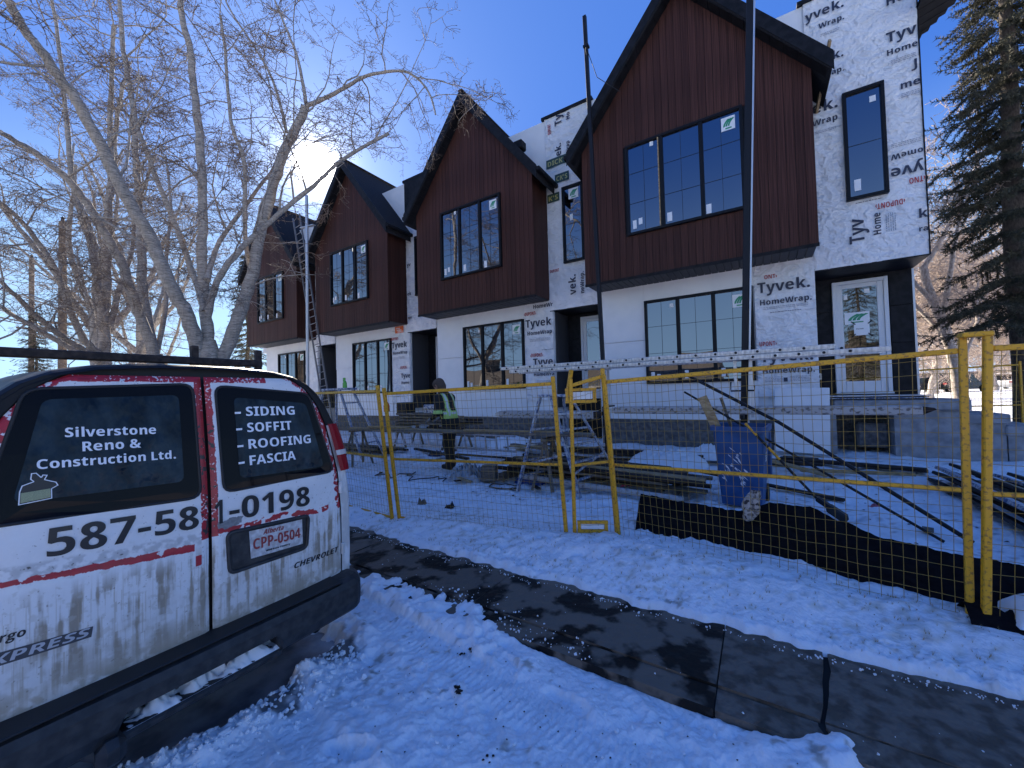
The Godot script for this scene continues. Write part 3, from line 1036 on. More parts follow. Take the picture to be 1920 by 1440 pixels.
func build_houses() -> void:
	for k in [1.0, 0.92, 0.84, 0.76, 0.96]:
		sid.append(tint(M.siding, k))
	var u3 := house_unit(3, "rightmost townhouse, reddish brown gabled bay above two dark poles, white door at right")
	var u2 := house_unit(2, "second townhouse from the right, brown gable, dark tree trunks mirrored in its windows")
	var u1 := house_unit(1, "third townhouse from the right, brown gable below the sun, orange square on its wrap")
	var u0 := house_unit(0, "leftmost townhouse, half hidden behind the big bare poplar")
	# --- print on the house wrap
	var z := ZW + 0.036
	var I: Material = M.ink
	wall_text("ONT›", 0.19, 4.17, z, 0.24, 0, M.ink_red, u3, 0.09)
	wall_text("Tyvek.", 0.05, 3.86, z, 0.95, 0, I, u3)
	wall_text("HomeWrap.", 0.09, 3.585, z, 0.93, 0, I, u3)
	fine_print(0.15, 3.53, z, 0.8, 2, 0, M.ink_grey, u3)
	fine_print(0.27, 3.41, z, 0.57, 1, 0, I, u3)
	wall_text("UPONT›", 0.05, 2.67, z, 0.32, 0, M.ink_red, u3, 0.10)
	wall_text("Tyvek.", 0.05, 2.30, z, 0.95, 0, I, u3)
	wall_text("HomeWrap.", 0.09, 2.045, z, 0.93, 0, I, u3)
	fine_print(0.12, 1.97, z, 0.34, 4, 0, M.ink_grey, u3)
	fine_print(0.58, 1.97, z, 0.36, 4, 0, M.ink_grey, u3)
	put(MB.new().box2(Vector3(0.47, 1.86, z), Vector3(0.54, 1.95, z + 0.002)), "stamp", I, u3)
	wall_text("yvek.", 1.12, 9.57, z, 0.64, 0, I, u3)
	wall_text("Wrap.", 1.34, 9.31, z, 0.42, 0, I, u3)
	fine_print(1.36, 9.18, z, 0.32, 2, 0, M.ink_grey, u3)
	wall_text("ek.", 1.40, 8.55, z, 0.32, 0, I, u3)
	wall_text("rap.", 1.46, 8.24, z, 0.26, 0, I, u3)
	wall_text("ek.", 1.17, 7.53, z, 0.42, 0, I, u3)
	wall_text("Wrap", 1.16, 7.27, z, 0.42, 0, I, u3)
	fine_print(1.2, 7.14, z, 0.35, 2, 0, M.ink_grey, u3)
	wall_text("Tyv", 2.37, 8.47, z, 0.43, 0, I, u3)
	wall_text("Home", 2.37, 8.22, z, 0.43, 0, I, u3)
	fine_print(2.42, 8.1, z, 0.36, 3, 0, M.ink_grey, u3)
	wall_text("Ho", 2.40, 9.22, z, 0.26, 0, I, u3)
	wall_text("J", 2.70, 7.76, z, 0.08, 0, I, u3)
	wall_text("me", 2.54, 7.475, z, 0.27, 0, I, u3)
	fine_print(2.54, 7.38, z, 0.26, 3, 0, M.ink_grey, u3)
	wall_text("yve", 2.80, 5.98, z, 0.46, 180, I, u3)
	wall_text("omeW", 2.80, 6.24, z, 0.45, 180, I, u3)
	fine_print(2.78, 6.38, z, 0.42, 3, 180, M.ink_grey, u3)
	wall_text("‹TNO", 2.81, 5.70, z, 0.22, 180, M.ink_red, u3, 0.11)
	wall_text("‹DUPONT›", 2.52, 5.34, z, 0.43, 180, M.ink_red, u3, 0.11)
	fine_print(1.8, 5.44, z, 0.4, 1, 0, I, u3)
	wall_text("Tyv", 1.92, 4.62, z, 0.51, 90, I, u3)
	wall_text("Home", 2.16, 4.73, z, 0.43, 90, I, u3)
	fine_print(2.24, 4.75, z, 0.36, 5, 90, M.ink_grey, u3)
	wall_text("k", 2.70, 4.90, z, 0.12, 0, I, u3)
	wall_text("ra", 2.69, 4.64, z, 0.12, 0, I, u3)
	# the next house: sideways print and three dark green banners
	wall_text("Ty", -4.62, 9.66, z, 0.33, 90, I, u2)
	wall_text("Ho", -4.37, 9.72, z, 0.20, 90, I, u2)
	wall_text("DUPONT", -4.99, 9.5, z, 0.30, 90, M.ink_red, u2, 0.10)
	wall_text("ek.", -4.67, 8.75, z, 0.36, 90, I, u2)
	wall_text("Wrap", -4.40, 8.70, z, 0.38, 90, I, u2)
	for q in [[-5.17, 8.47, 0.75, 0.26, "DICK'S"], [-4.90, 7.95, 0.45, 0.26, "CK'S"], [-5.17, 7.42, 0.40, 0.26, "K'S"]]:
		put(MB.new().box2(Vector3(q[0], q[1], z - 0.002), Vector3(q[0] + q[2], q[1] + q[3], z)), "banner", M.banner, u2)
		wall_text(q[4], q[0] + 0.05, q[1] + 0.055, z, q[2] - 0.1, 0, M.banner_text, u2, 0.14)
	wall_text("vek.", -4.33, 4.56, z, 0.58, 90, I, u2)
	wall_text("neWrap.", -4.08, 4.56, z, 0.62, 90, I, u2)
	wall_text("DUPONT", -5.15, 5.32, z, 0.3, 0, M.ink_red, u2, 0.09)
	for q in [[-5.75, 4.33, 0.66, "HomeWr"], [-5.98, 3.525, 0.84, "HomeWrap"], [-5.79, 2.265, 0.68, "HomeWra"]]:
		wall_text(q[3], q[0], q[1], z, q[2], 0, I, u2)
	wall_text("Tyvek", -6.04, 3.765, z, 0.89, 0, I, u2)
	wall_text("Tyve", -5.81, 2.56, z, 0.67, 0, I, u2)
	wall_text("‹DUPONT›", -6.09, 4.14, z, 0.43, 0, M.ink_red, u2, 0.11)
	wall_text("‹DUPONT›", -5.90, 2.85, z, 0.44, 0, M.ink_red, u2, 0.11)
	fine_print(-5.9, 3.40, z, 0.7, 3, 0, M.ink_grey, u2)
	fine_print(-5.5, 3.05, z, 0.4, 1, 0, I, u2)
	fine_print(-5.7, 2.12, z, 0.5, 2, 0, M.ink_grey, u2)
	# third house: orange square with stencilled words, more print
	put(MB.new().box2(Vector3(-11.95, 4.22, z - 0.002), Vector3(-11.48, 4.48, z)), "orange_square", M.orange, u1)
	for q in [["THE", -11.88, 4.37], ["HOME", -11.85, 4.30], ["DEPOT", -11.80, 4.235]]:
		wall_text(q[0], q[1], q[2], z, 0.16 + 0.05 * String(q[0]).length() - 0.1, 0, M.paper, u1, 0.055)
	wall_text("‹DUPONT›", -12.21, 3.96, z, 0.44, 0, M.ink_red, u1, 0.11)
	wall_text("Tyvek", -12.15, 3.64, z, 0.84, 0, I, u1)
	wall_text("HomeWrap", -12.10, 3.395, z, 0.80, 0, I, u1)
	fine_print(-12.05, 3.28, z, 0.6, 3, 0, M.ink_grey, u1)
	wall_text("‹DUPON", -11.71, 2.815, z, 0.36, 0, M.ink_red, u1, 0.11)
	wall_text("Tyve", -11.66, 2.455, z, 0.5, 0, I, u1)
	wall_text("Home", -11.64, 2.225, z, 0.42, 0, I, u1)
	fine_print(-12.1, 1.75, z, 0.3, 1, 0, I, u1)
	for k in 3:
		wall_text(["yv", "ek", "aps"][k], -11.22, [6.7, 5.6, 4.7][k], z, 0.2, 0, I, u1)
	# roof overhang on the right-hand wall
	var ov := MB.new()
	ov.prism(PackedVector2Array([Vector2(2.80, 8.92), Vector2(4.05, 9.30), Vector2(4.05, 9.52), Vector2(2.80, 9.18)]), Vector3(0, 0, ZW + 0.45), Vector3.RIGHT, Vector3.UP, 0.03)
	put(ov, "barge_board", M.wood, u3)
	var os := MB.new()
	for i in 13:
		var z0 := ZW + 0.40 - i * 0.13
		var xo := lerpf(4.0, 2.95, i / 12.0)
		os.prism(PackedVector2Array([Vector2(2.82, 8.90), Vector2(xo, 8.90 + (xo - 2.82) * 0.304), Vector2(xo, 8.92 + (xo - 2.82) * 0.304), Vector2(2.82, 8.92)]), Vector3(0, -0.02 * (i % 2) * 0.3, z0), Vector3.RIGHT, Vector3.UP, 0.122)
	put(os, "eave_soffit", M.black, u3)
	var ot := MB.new()
	ot.quad(Vector3(2.8, 8.96, ZW + 0.42), Vector3(4.04, 9.34, ZW + 0.42), Vector3(2.95, 9.0, ZW - 1.25), Vector3(2.8, 8.96, ZW - 1.25))
	put(ot, "eave_roof", M.shingle, u3)
	# black edge of the wrapped corner, and a bare rafter end below the right eave of the bay
	put(MB.new().box2(Vector3(2.815, 4.18, ZW - 0.3), Vector3(2.835, 10.0, ZW + 0.03)), "corner_trim", M.black, u3)
	put(MB.new().bar(Vector3(1.36, 8.25, ZB + 0.2), Vector3(1.24, 7.55, ZW + 0.05), 0.04, 0.10), "rafter_end", M.wood, u3)
	# air vents and a loose sheet of snow on the third roof
	put(MB.new().cbox(Vector3(-5.78, 9.12, -9.9), Vector3(0.30, 0.26, 0.30), 0.03), "roof_vent", M.black, u2)


# ------------------------------------------------------------------ the work van
const VZ := -0.94    # middle of the van


func rear_x(y: float, z: float) -> float:
	var s := maxf(0.0, y - 1.15) / 0.75
	return -2.65 - 0.10 * pow(s, 1.3) - 0.05 * pow(absf((z - VZ) / 0.9), 4.0)


func van_half(y: float) -> float:   # half width of the body at a height, at the back
	var p := [[0.30, 0.93], [0.42, 0.94], [0.90, 0.94], [1.20, 0.915], [1.55, 0.845], [1.70, 0.79], [1.82, 0.71], [1.90, 0.60], [1.945, 0.42], [1.965, 0.0]]
	for i in p.size() - 1:
		if y <= p[i + 1][0]: return lerpf(p[i][1], p[i + 1][1], clampf((y - p[i][0]) / (p[i + 1][0] - p[i][0]), 0, 1))
	return 0.0


func outline_half(y: float) -> float:   # half width of the swept body at a height
	var o := van_outline()
	for i in o.size() / 2:
		var a: Vector2 = o[i]
		var b: Vector2 = o[i + 1]
		if y <= b.y: return lerpf(a.x, b.x, clampf((y - a.y) / maxf(b.y - a.y, 1e-4), 0, 1))
	return 0.0


func van_outline(scale := 1.0, lift := 0.0) -> Array:   # (z offset, y) from the lower left over the roof to the lower right
	var h := [[0.945, 0.30], [0.955, 0.60], [0.955, 0.90], [0.945, 1.08], [0.925, 1.25], [0.90, 1.40], [0.86, 1.55], [0.79, 1.70], [0.735, 1.79], [0.66, 1.86], [0.56, 1.912], [0.42, 1.945], [0.22, 1.962], [0.0, 1.966]]
	var o: Array = []
	for q in h: o.append(Vector2(q[0] * scale, q[1] + lift * smoothstep(1.0, 1.9, q[1])))
	for i in range(h.size() - 2, -1, -1): o.append(Vector2(-h[i][0] * scale, h[i][1] + lift * smoothstep(1.0, 1.9, h[i][1])))
	return o


func door_texture() -> ImageTexture:
	# white paint with grime runs, scratches, grey primer and torn remains of red tape; u along -z from -0.08, v up from 0.36
	var w := 720
	var h := 640
	var n1 := noise_img(201, 0.012, 4, 512).get_data()
	var n2 := noise_img(202, 0.045, 4, 512).get_data()
	var n3 := noise_img(203, 0.11, 3, 512).get_data()
	var out := PackedByteArray()
	out.resize(w * h * 3)
	for j in h:
		var y := 0.36 + 1.56 * (1.0 - (j + 0.5) / h)
		for i in w:
			var z := -0.08 - 1.76 * (i + 0.5) / w
			var a := n1[(j % 512) * 512 + i % 512] / 255.0
			var b := n2[(j % 512) * 512 + i % 512] / 255.0
			var c := n3[(j % 512) * 512 + i % 512] / 255.0
			# vertical runs: noise read with the rows squeezed
			var st: float = n2[((j / 14) % 512) * 512 + i % 512] / 255.0
			var st2: float = n3[((j / 20) % 512) * 512 + (i * 2) % 512] / 255.0
			var g := 0.70 + 0.06 * (a - 0.5) + 0.03 * (c - 0.5)
			var col := Vector3(g, g * 1.0, g * 1.0)
			var zone := smoothstep(0.98, 0.84, y) * smoothstep(0.42, 0.60, y)
			var run := smoothstep(0.54, 0.72, st * 0.72 + a * 0.34) * zone
			col = col.lerp(Vector3(0.20, 0.150, 0.085), run * 0.85)
			var fine := smoothstep(0.60, 0.78, st2) * zone
			col = col.lerp(Vector3(0.38, 0.32, 0.225), fine * 0.62)
			# splashed road film near the bottom
			var low := smoothstep(0.66, 0.40, y) * smoothstep(0.40, 0.62, a * 0.6 + b * 0.5)
			col = col.lerp(Vector3(0.30, 0.25, 0.175), low * 0.75)
			col = col.lerp(Vector3(0.48, 0.455, 0.40), smoothstep(0.62, 0.78, b) * 0.45 * smoothstep(1.2, 0.9, y))
			# a film of road salt and mud that thickens downwards
			var film := smoothstep(0.95, 0.50, y) * (0.25 + 0.75 * smoothstep(0.35, 0.65, a * 0.6 + st * 0.5))
			col = col.lerp(Vector3(0.34, 0.30, 0.235), film * 0.55)
			# chips
			if c > 0.80 and b > 0.5: col = col.lerp(Vector3(0.22, 0.20, 0.17), 0.7)
			# band where a stripe was peeled: grey and scratched
			var sy := 1.045 - 0.09 * (-0.23 - z)
			if z > -0.91:
				var bd := smoothstep(0.040, 0.022, absf(y - sy - 0.005))
				col = col.lerp(Vector3(0.42, 0.42, 0.42), bd * smoothstep(0.30, 0.60, b) * 0.75)
				col = col.lerp(Vector3(0.07, 0.07, 0.07), bd * smoothstep(0.70, 0.78, c * 0.6 + b * 0.4))
				# torn red stripe below it
				var rz := (-0.23 - z) / 0.65
				var ry := 1.015 - 0.065 * rz
				var rw := 0.010 + 0.010 * rz
				if rz < 1.0 and absf(y - ry) < rw + 0.012 * (b - 0.5) and b * 0.6 + a * 0.55 > 0.42 + 0.16 * absf(rz - 0.45) * (1.0 if rz < 0.45 else -0.4):
					col = Vector3(0.36, 0.012, 0.022) * (0.75 + 0.5 * b)
				if z < -0.885 and y > 0.845 + 0.3 * (z + 0.885) * -1.0 * 0.2 and y < 0.90: col = Vector3(0.36, 0.012, 0.022)
			else:
				var rz2 := (-0.97 - z) / 0.71
				if rz2 > 0.0 and rz2 < 1.0:
					var ry2 := 1.010 - 0.045 * rz2 - 0.01 * sin(rz2 * 9.0)
					if absf(y - ry2) < 0.016 + 0.016 * (b - 0.5):
						col = Vector3(0.36, 0.012, 0.022) if a + 0.6 * b > 0.72 else Vector3(0.70, 0.70, 0.70)
					# grey primer patch by the seam
					var pp := Vector2((z + 1.05) / 0.075, (y - 1.035) / 0.028).length() + 0.7 * (b - 0.5)
					if pp < 1.0: col = Vector3(0.20, 0.205, 0.21) * (0.7 + 0.6 * c)
			# red tape beside the seam and round the door edges
			var seam := absf(z - VZ + 0.012)
			if seam < 0.040 + 0.012 * (b - 0.5) and y > 0.98 and seam > 0.0 and c + a * 0.5 > 0.46:
				col = Vector3(0.37, 0.013, 0.024) * (0.7 + 0.6 * b)
				if b > 0.66 and y < 1.62: col = Vector3(0.035, 0.03, 0.03)
			var edge := van_half(y) - 0.085 - absf(z - VZ)
			if edge < 0.042 + 0.022 * (b - 0.5) and y > 0.93 and c + 0.5 * a > 0.50:
				if b > 0.36: col = Vector3(0.37, 0.013, 0.024) * (0.7 + 0.6 * b)
			if y > 1.862 + 0.01 * (b - 0.5) and c + a * 0.5 > 0.5 and z > -1.30: col = Vector3(0.36, 0.012, 0.022) * (0.7 + 0.6 * b)
			# rust at the lower edge
			if y < 0.43 and b * 0.7 + c * 0.3 > 0.60: col = col.lerp(Vector3(0.20, 0.07, 0.025), 0.75)
			var k := (j * w + i) * 3
			for q in 3:
				out[k + q] = int(clampf(pow(col[q], 1.0 / 2.2) * 255.0, 0, 255))
	return ImageTexture.create_from_image(Image.create_from_data(w, h, false, Image.FORMAT_RGB8, out))


func rear_patch(pts: Array, off: float, rings := 6, sub := 6) -> MB:   # pts (z, y) outline; laid on the rear surface, off outwards
	var o := PackedVector2Array()
	for i in pts.size():
		var a: Vector2 = pts[i]
		var b: Vector2 = pts[(i + 1) % pts.size()]
		for k in sub: o.append(a.lerp(b, float(k) / sub))
	var c := Vector2.ZERO
	for q in o: c += q
	c /= o.size()
	var ar := 0.0
	for i in o.size(): ar += (o[i] - c).cross(o[(i + 1) % o.size()] - c)
	var m := MB.new()
	var P := func(q: Vector2) -> Vector3: return Vector3(rear_x(q.y, q.x) + off, q.y, q.x)
	for r in rings:
		var t0 := float(r) / rings
		var t1 := float(r + 1) / rings
		for i in o.size():
			var a := o[i]
			var b := o[(i + 1) % o.size()]
			var q := [P.call(c.lerp(a, t0)), P.call(c.lerp(a, t1)), P.call(c.lerp(b, t1)), P.call(c.lerp(b, t0))]
			if ar > 0.0: q.reverse()     # (z, y) counter-clockwise looks along +x from inside
			if r == 0 and ar > 0.0: m.tri(q[0], q[1], q[2]) ; m.tri(q[0], q[2], q[3])
			else: m.quad(q[0], q[1], q[2], q[3])
	return m


func round_poly(p: Array, r: float) -> Array:   # corners rounded
	var o: Array = []
	for i in p.size():
		var a: Vector2 = p[(i - 1 + p.size()) % p.size()]
		var b: Vector2 = p[i]
		var c: Vector2 = p[(i + 1) % p.size()]
		var p0 := b + (a - b).normalized() * r
		var p1 := b + (c - b).normalized() * r
		for k in 5:
			var t := k / 4.0
			o.append(p0.lerp(b, t).lerp(b.lerp(p1, t), t))
	return o


func van_text(s: String, z: float, y: float, w: float, hgt: float, mat: Material, parent: Node3D, tilt := 0.0, off := 0.006, skew := 0.0) -> void:
	var f := func(a: float, b: float, d: float) -> Vector3:
		var zz := z - a - skew * b
		var yy := y + b + tilt * a
		return Vector3(rear_x(yy, zz) + off + d, yy, zz)
	put(text_mesh(s, "Droid Sans", 700, w, hgt, f, 0.0015), "lettering", mat, parent)


func build_van() -> void:
	var van := thing("work_van", "dirty white work van with lettered back doors parked at the kerb", "van", Vector3(-5.2, -0.12, VZ))
	var white := noisy(211, Color(0.50, 0.49, 0.47), Color(0.72, 0.72, 0.72), Vector3(1.2, 0.5, 1.2), 0.35, 0.03, 4, 0.0, 0.0, 0.3, 0.6)
	white.clearcoat_enabled = true
	white.clearcoat = 0.5
	var paint := StandardMaterial3D.new()
	paint.albedo_texture = door_texture()
	paint.roughness = 0.36
	var rubber := flat(Color(0.010, 0.010, 0.011), 0.6)
	var plastic := noisy(213, Color(0.010, 0.0105, 0.012), Color(0.035, 0.034, 0.034), Vector3(1.5, 1.5, 1.5), 0.55, 0.03, 4, 0.8)
	var tintglass := flat(Color(0.004, 0.005, 0.008), 0.05)
	tintglass.metallic_specular = 0.22
	var inner := noisy(215, Color(0.008, 0.015, 0.022), Color(0.024, 0.042, 0.055), Vector3(1.4, 0.7, 1.4), 0.14, 0.02, 4, 1.6)
	inner.metallic_specular = 0.25
	var darkroof := flat(Color(0.012, 0.012, 0.014), 0.45)
	darkroof.metallic_specular = 0.3
	# body: outline swept forwards
	var secs: Array = []
	for q in [[0.0, 0.965, -0.022], [0.012, 0.984, -0.009], [0.035, 0.997, 0.0], [0.09, 1.002, 0.004], [0.6, 1.0, 0.02], [1.4, 1.0, 0.035], [2.8, 1.0, 0.035], [3.7, 0.99, 0.0]]:
		secs.append(q)
	var body := MB.new()
	var roof := MB.new()
	var rows: Array = []
	for q in secs:
		var o := van_outline(q[1], q[2])
		var row: Array = []
		for p in o:
			var z: float = VZ + p.x
			row.append(Vector3(rear_x(p.y, clampf(z, VZ - 0.9, VZ + 0.9)) * 1.0 - q[0] + (0.0 if q[0] < 0.2 else 0.05), p.y, z))
		rows.append(row)
	for i in rows.size() - 1:
		for j in rows[i].size() - 1:
			var a: Vector3 = rows[i][j]
			var b: Vector3 = rows[i][j + 1]
			var c: Vector3 = rows[i + 1][j + 1]
			var d: Vector3 = rows[i + 1][j]
			var t := roof if j >= 5 and j < rows[i].size() - 6 else body
			t.quad(b, a, d, c)
	# bonnet end of the body and the floor
	var last: Array = rows[rows.size() - 1]
	for j in last.size() - 1:
		body.tri(last[j], last[j + 1], Vector3(-6.5, 0.9, VZ))
	body.quad(Vector3(-2.75, 0.32, VZ + 0.92), Vector3(-2.75, 0.32, VZ - 0.92), Vector3(-6.3, 0.32, VZ - 0.92), Vector3(-6.3, 0.32, VZ + 0.92))
	# inner wall behind the door gaps
	var bodyn := put(body, "body", white, van)
	put(roof, "roof", darkroof, van)
	var nose := MB.new()
	nose.cbox(Vector3(-7.0, 0.70, VZ), Vector3(1.3, 0.75, 1.82), 0.18)
	put(nose, "bonnet", white, van)
	put(MB.new().prism(PackedVector2Array([Vector2(-6.42, 1.05), Vector2(-6.95, 1.05), Vector2(-6.36, 1.85)]), Vector3(0, 0, VZ + 0.80), Vector3.RIGHT, Vector3.UP, 1.6), "windscreen", tintglass, van)
	var gap := MB.new()
	for j in 40:
		var y0 := 0.34 + j * 0.0405
		var y1 := y0 + 0.0405
		var w0 := van_half(y0) - 0.02
		var w1 := van_half(minf(y1, 1.95)) - 0.02
		gap.quad(Vector3(rear_x(y0, VZ) - 0.055, y0, VZ + w0), Vector3(rear_x(y0, VZ) - 0.055, y0, VZ - w0), Vector3(rear_x(y1, VZ) - 0.055, y1, VZ - w1), Vector3(rear_x(y1, VZ) - 0.055, y1, VZ + w1))
	put(gap, "door_seal", rubber, van)
	# rear rim of the body round the doors
	for sgn in [-1.0, 1.0]:
		var rim := MB.new()
		var rim_top := MB.new()
		for j in 36:
			var y0 := 0.36 + j * 0.0425
			var y1 := y0 + 0.0425
			var q: Array = []
			for y in [y0, y1]:
				for e in [0.079, 0.030]:
					var zz: float = VZ + sgn * ((van_half(y) - e) if e > 0.05 else outline_half(y) * 0.966)
					q.append(Vector3(rear_x(y, clampf(zz, VZ - 0.9, VZ + 0.9)) - (0.004 if e > 0.05 else 0.001), y, zz))
			var rm := rim_top if y0 > 1.55 else rim
			if sgn > 0.0: rm.quad(q[1], q[0], q[2], q[3])
			else: rm.quad(q[0], q[1], q[3], q[2])
		put(rim, "rear_rim", white, van)
		put(rim_top, "rear_rim", darkroof, van)
	# doors
	var wins := [[[-0.300, 1.826], [-0.903, 1.852], [-0.910, 1.218], [-0.165, 1.262]], [[-1.012, 1.843], [-1.585, 1.788], [-1.732, 1.212], [-1.022, 1.219]]]
	var inn := [[[-0.350, 1.779], [-0.836, 1.791], [-0.838, 1.319], [-0.262, 1.342]], [[-1.103, 1.772], [-1.553, 1.720], [-1.649, 1.262], [-1.106, 1.283]]]
	var doors: Array = []
	for s in 2:
		var dm := MB.new()
		dm.use_uv = true
		var ny := 44
		var nx := 12
		var f := func(u: float, v: float) -> Vector3:
			var y := lerpf(0.385, 1.895, v)
			var lip := 1.0 - 0.35 * smoothstep(0.965, 1.0, v)
			var e := (van_half(y) - 0.086) if y < 1.86 else lerpf(van_half(1.86) - 0.086, van_half(1.86) - 0.15, (y - 1.86) / 0.035)
			var z0 := VZ - 0.016
			var z: float
			if s == 0: z = lerpf(VZ + e, z0 + 0.008, u)
			else: z = lerpf(z0 - 0.008, VZ - e, u)
			var x := rear_x(y, z)
			# creases pressed into the door: rolled edges
			var ed := minf(minf(u, 1.0 - u) * 0.8, minf(v, 1.0 - v) * 1.5)
			x -= 0.012 * (1.0 - smoothstep(0.0, 0.016, ed))
			x += 0.004 * smoothstep(0.985, 0.975, y) * smoothstep(0.43, 0.46, y)
			return Vector3(x, y, z)
		dm.sheet(nx * 3, ny * 2, f)
		for i in dm.v.size():
			dm.uv[i] = Vector2((-0.08 - dm.v[i].z) / 1.76, 1.0 - (dm.v[i].y - 0.36) / 1.56)
		var d := put(dm, "rear_door", paint, van)
		doors.append(d)
		var wp: Array = []
		for q in wins[s]: wp.append(Vector2(q[0], q[1]))
		var ip: Array = []
		for q in inn[s]: ip.append(Vector2(q[0], q[1]))
		var wn := put(rear_patch(round_poly(wp, 0.055), 0.005, 7, 2), "window", tintglass, d)
		put(rear_patch(round_poly(ip, 0.035), 0.0075, 6, 2), "pane", inner, d)
		var sealpts: Array = []
		var rp := round_poly(wp, 0.055)
		for q in rp + [rp[0]]: sealpts.append(Vector3(rear_x(q.y, q.x) + 0.004, q.y, q.x))
		put(MB.new().tube(sealpts, [0.008], 6), "seal", rubber, d)
		# hinges on the outer edge
		for y in [0.62, 1.08]:
			var zz: float = VZ + (1.0 if s == 0 else -1.0) * (van_half(y) - 0.075)
			put(MB.new().cbox(Vector3(rear_x(y, zz) + 0.006, y, zz), Vector3(0.022, 0.085, 0.028), 0.006), "hinge", white, d)
	# lettering
	var T: Material = flat(Color(0.78, 0.80, 0.84), 0.5)
	var K: Material = flat(Color(0.012, 0.012, 0.014), 0.4)
	var L: Node3D = doors[0]
	var R: Node3D = doors[1]
	van_text("Silverstone", -0.413, 1.603, 0.318, 0.0, T, L, -0.05, 0.0095)
	van_text("Reno &", -0.466, 1.532, 0.204, 0.0, T, L, -0.04, 0.0095)
	van_text("Construction Ltd.", -0.329, 1.471, 0.478, 0.0, T, L, -0.05, 0.0095)
	for q in [["SIDING", 1.654, 0.303], ["SOFFIT", 1.554, 0.272], ["ROOFING", 1.452, 0.40], ["FASCIA", 1.352, 0.283]]:
		van_text(q[0], -1.163, q[1], q[2], 0.058, T, R, -0.03, 0.0095)
		put(MB.new().box(Vector3(rear_x(q[1] + 0.02, -1.12) + 0.0105, q[1] + 0.022, -1.118), Vector3(0.002, 0.012, 0.032)), "lettering", T, R)
	van_text("587-58", -0.354, 1.085, 0.545, 0.125, K, L, -0.060, 0.0035)
	van_text("1", -0.972, 1.048, 0.040, 0.135, K, R, -0.06, 0.0065)
	van_text("-0198", -1.045, 1.046, 0.488, 0.132, K, R, -0.062, 0.0065)
	# badges
	var chrome := flat(Color(0.05, 0.05, 0.055), 0.4)
	van_text("CHEVROLET", -1.414, 0.626, 0.335, 0.036, K, R, -0.03, 0.008, 0.3)
	put(rear_patch([Vector2(-0.10, 0.756), Vector2(-0.494, 0.722), Vector2(-0.488, 0.676), Vector2(-0.10, 0.698)], 0.0065, 3, 3), "badge", chrome, L)
	van_text("EXPRESS", -0.16, 0.704, 0.315, 0.036, flat(Color(0.42, 0.42, 0.44), 0.4), L, -0.055, 0.0085, 0.3)
	van_text("Cargo", -0.17, 0.785, 0.125, 0.0, K, L, -0.05, 0.006, 0.2)
	# cut-out sticker in the corner of the left window: a dark figure above a printed band
	var outl := [[-0.277, 1.330], [-0.371, 1.338], [-0.371, 1.380], [-0.390, 1.392], [-0.384, 1.408], [-0.352, 1.425], [-0.360, 1.443], [-0.345, 1.447], [-0.341, 1.438], [-0.328, 1.458], [-0.313, 1.458], [-0.310, 1.432], [-0.318, 1.422], [-0.287, 1.410], [-0.280, 1.385]]
	var op: Array = []
	for q in outl: op.append(Vector2(q[0], q[1]))
	var cen := Vector2.ZERO
	for q in op: cen += q
	cen /= op.size()
	var ipp := PackedVector2Array(op)
	var sticker_m := func(poly: PackedVector2Array, off: float) -> MB:
		var m := MB.new()
		var ids := Geometry2D.triangulate_polygon(poly)
		for t in range(0, ids.size(), 3):
			var q: Array = []
			for k in 3:
				var p := poly[ids[t + k]]
				q.append(Vector3(rear_x(p.y, p.x) + off, p.y, p.x))
			if (q[1] - q[0]).cross(q[2] - q[0]).x < 0.0: q.reverse()
			m.tri(q[0], q[1], q[2])
		return m
	put(sticker_m.call(ipp, 0.0085), "sticker", T, L)
	var small := Geometry2D.offset_polygon(ipp, -0.0035)
	if small.size(): put(sticker_m.call(small[0], 0.0095), "sticker_print", K, L)
	put(rear_patch([Vector2(-0.283, 1.338), Vector2(-0.366, 1.345), Vector2(-0.366, 1.383), Vector2(-0.284, 1.379)], 0.0105, 2, 2), "sticker_print", noisy(217, Color(0.05, 0.06, 0.03), Color(0.42, 0.46, 0.26), Vector3(40, 90, 40), 0.5, 0.05, 3), L)
	# number plate in its recess
	var pf := [Vector2(-1.035, 0.980), Vector2(-1.523, 0.948), Vector2(-1.506, 0.735), Vector2(-1.046, 0.744)]
	put(rear_patch(round_poly(pf, 0.035), 0.006, 5, 2), "plate_recess", plastic, R)
	var fr: Array = []
	for q in round_poly(pf, 0.035): fr.append(Vector3(rear_x(q.y, q.x) + 0.008, q.y, q.x))
	fr.append(fr[0])
	put(MB.new().tube(fr, [0.012], 6), "plate_surround", plastic, R)
	var pl := put(rear_patch([Vector2(-1.146, 0.957), Vector2(-1.473, 0.936), Vector2(-1.477, 0.772), Vector2(-1.155, 0.790)], 0.012, 4, 3), "number_plate", noisy(219, Color(0.40, 0.38, 0.37), Color(0.60, 0.60, 0.60), Vector3(3, 3, 3), 0.45, 0.03, 4), R)
	var red := flat(Color(0.28, 0.035, 0.035), 0.5)
	van_text("CPP-0504", -1.168, 0.838, 0.292, 0.066, red, R, -0.062, 0.014)
	van_text("Alberta", -1.225, 0.914, 0.12, 0.030, red, R, -0.06, 0.014, 0.3)
	van_text("Wild Rose Country", -1.24, 0.803, 0.15, 0.012, K, R, -0.05, 0.014)
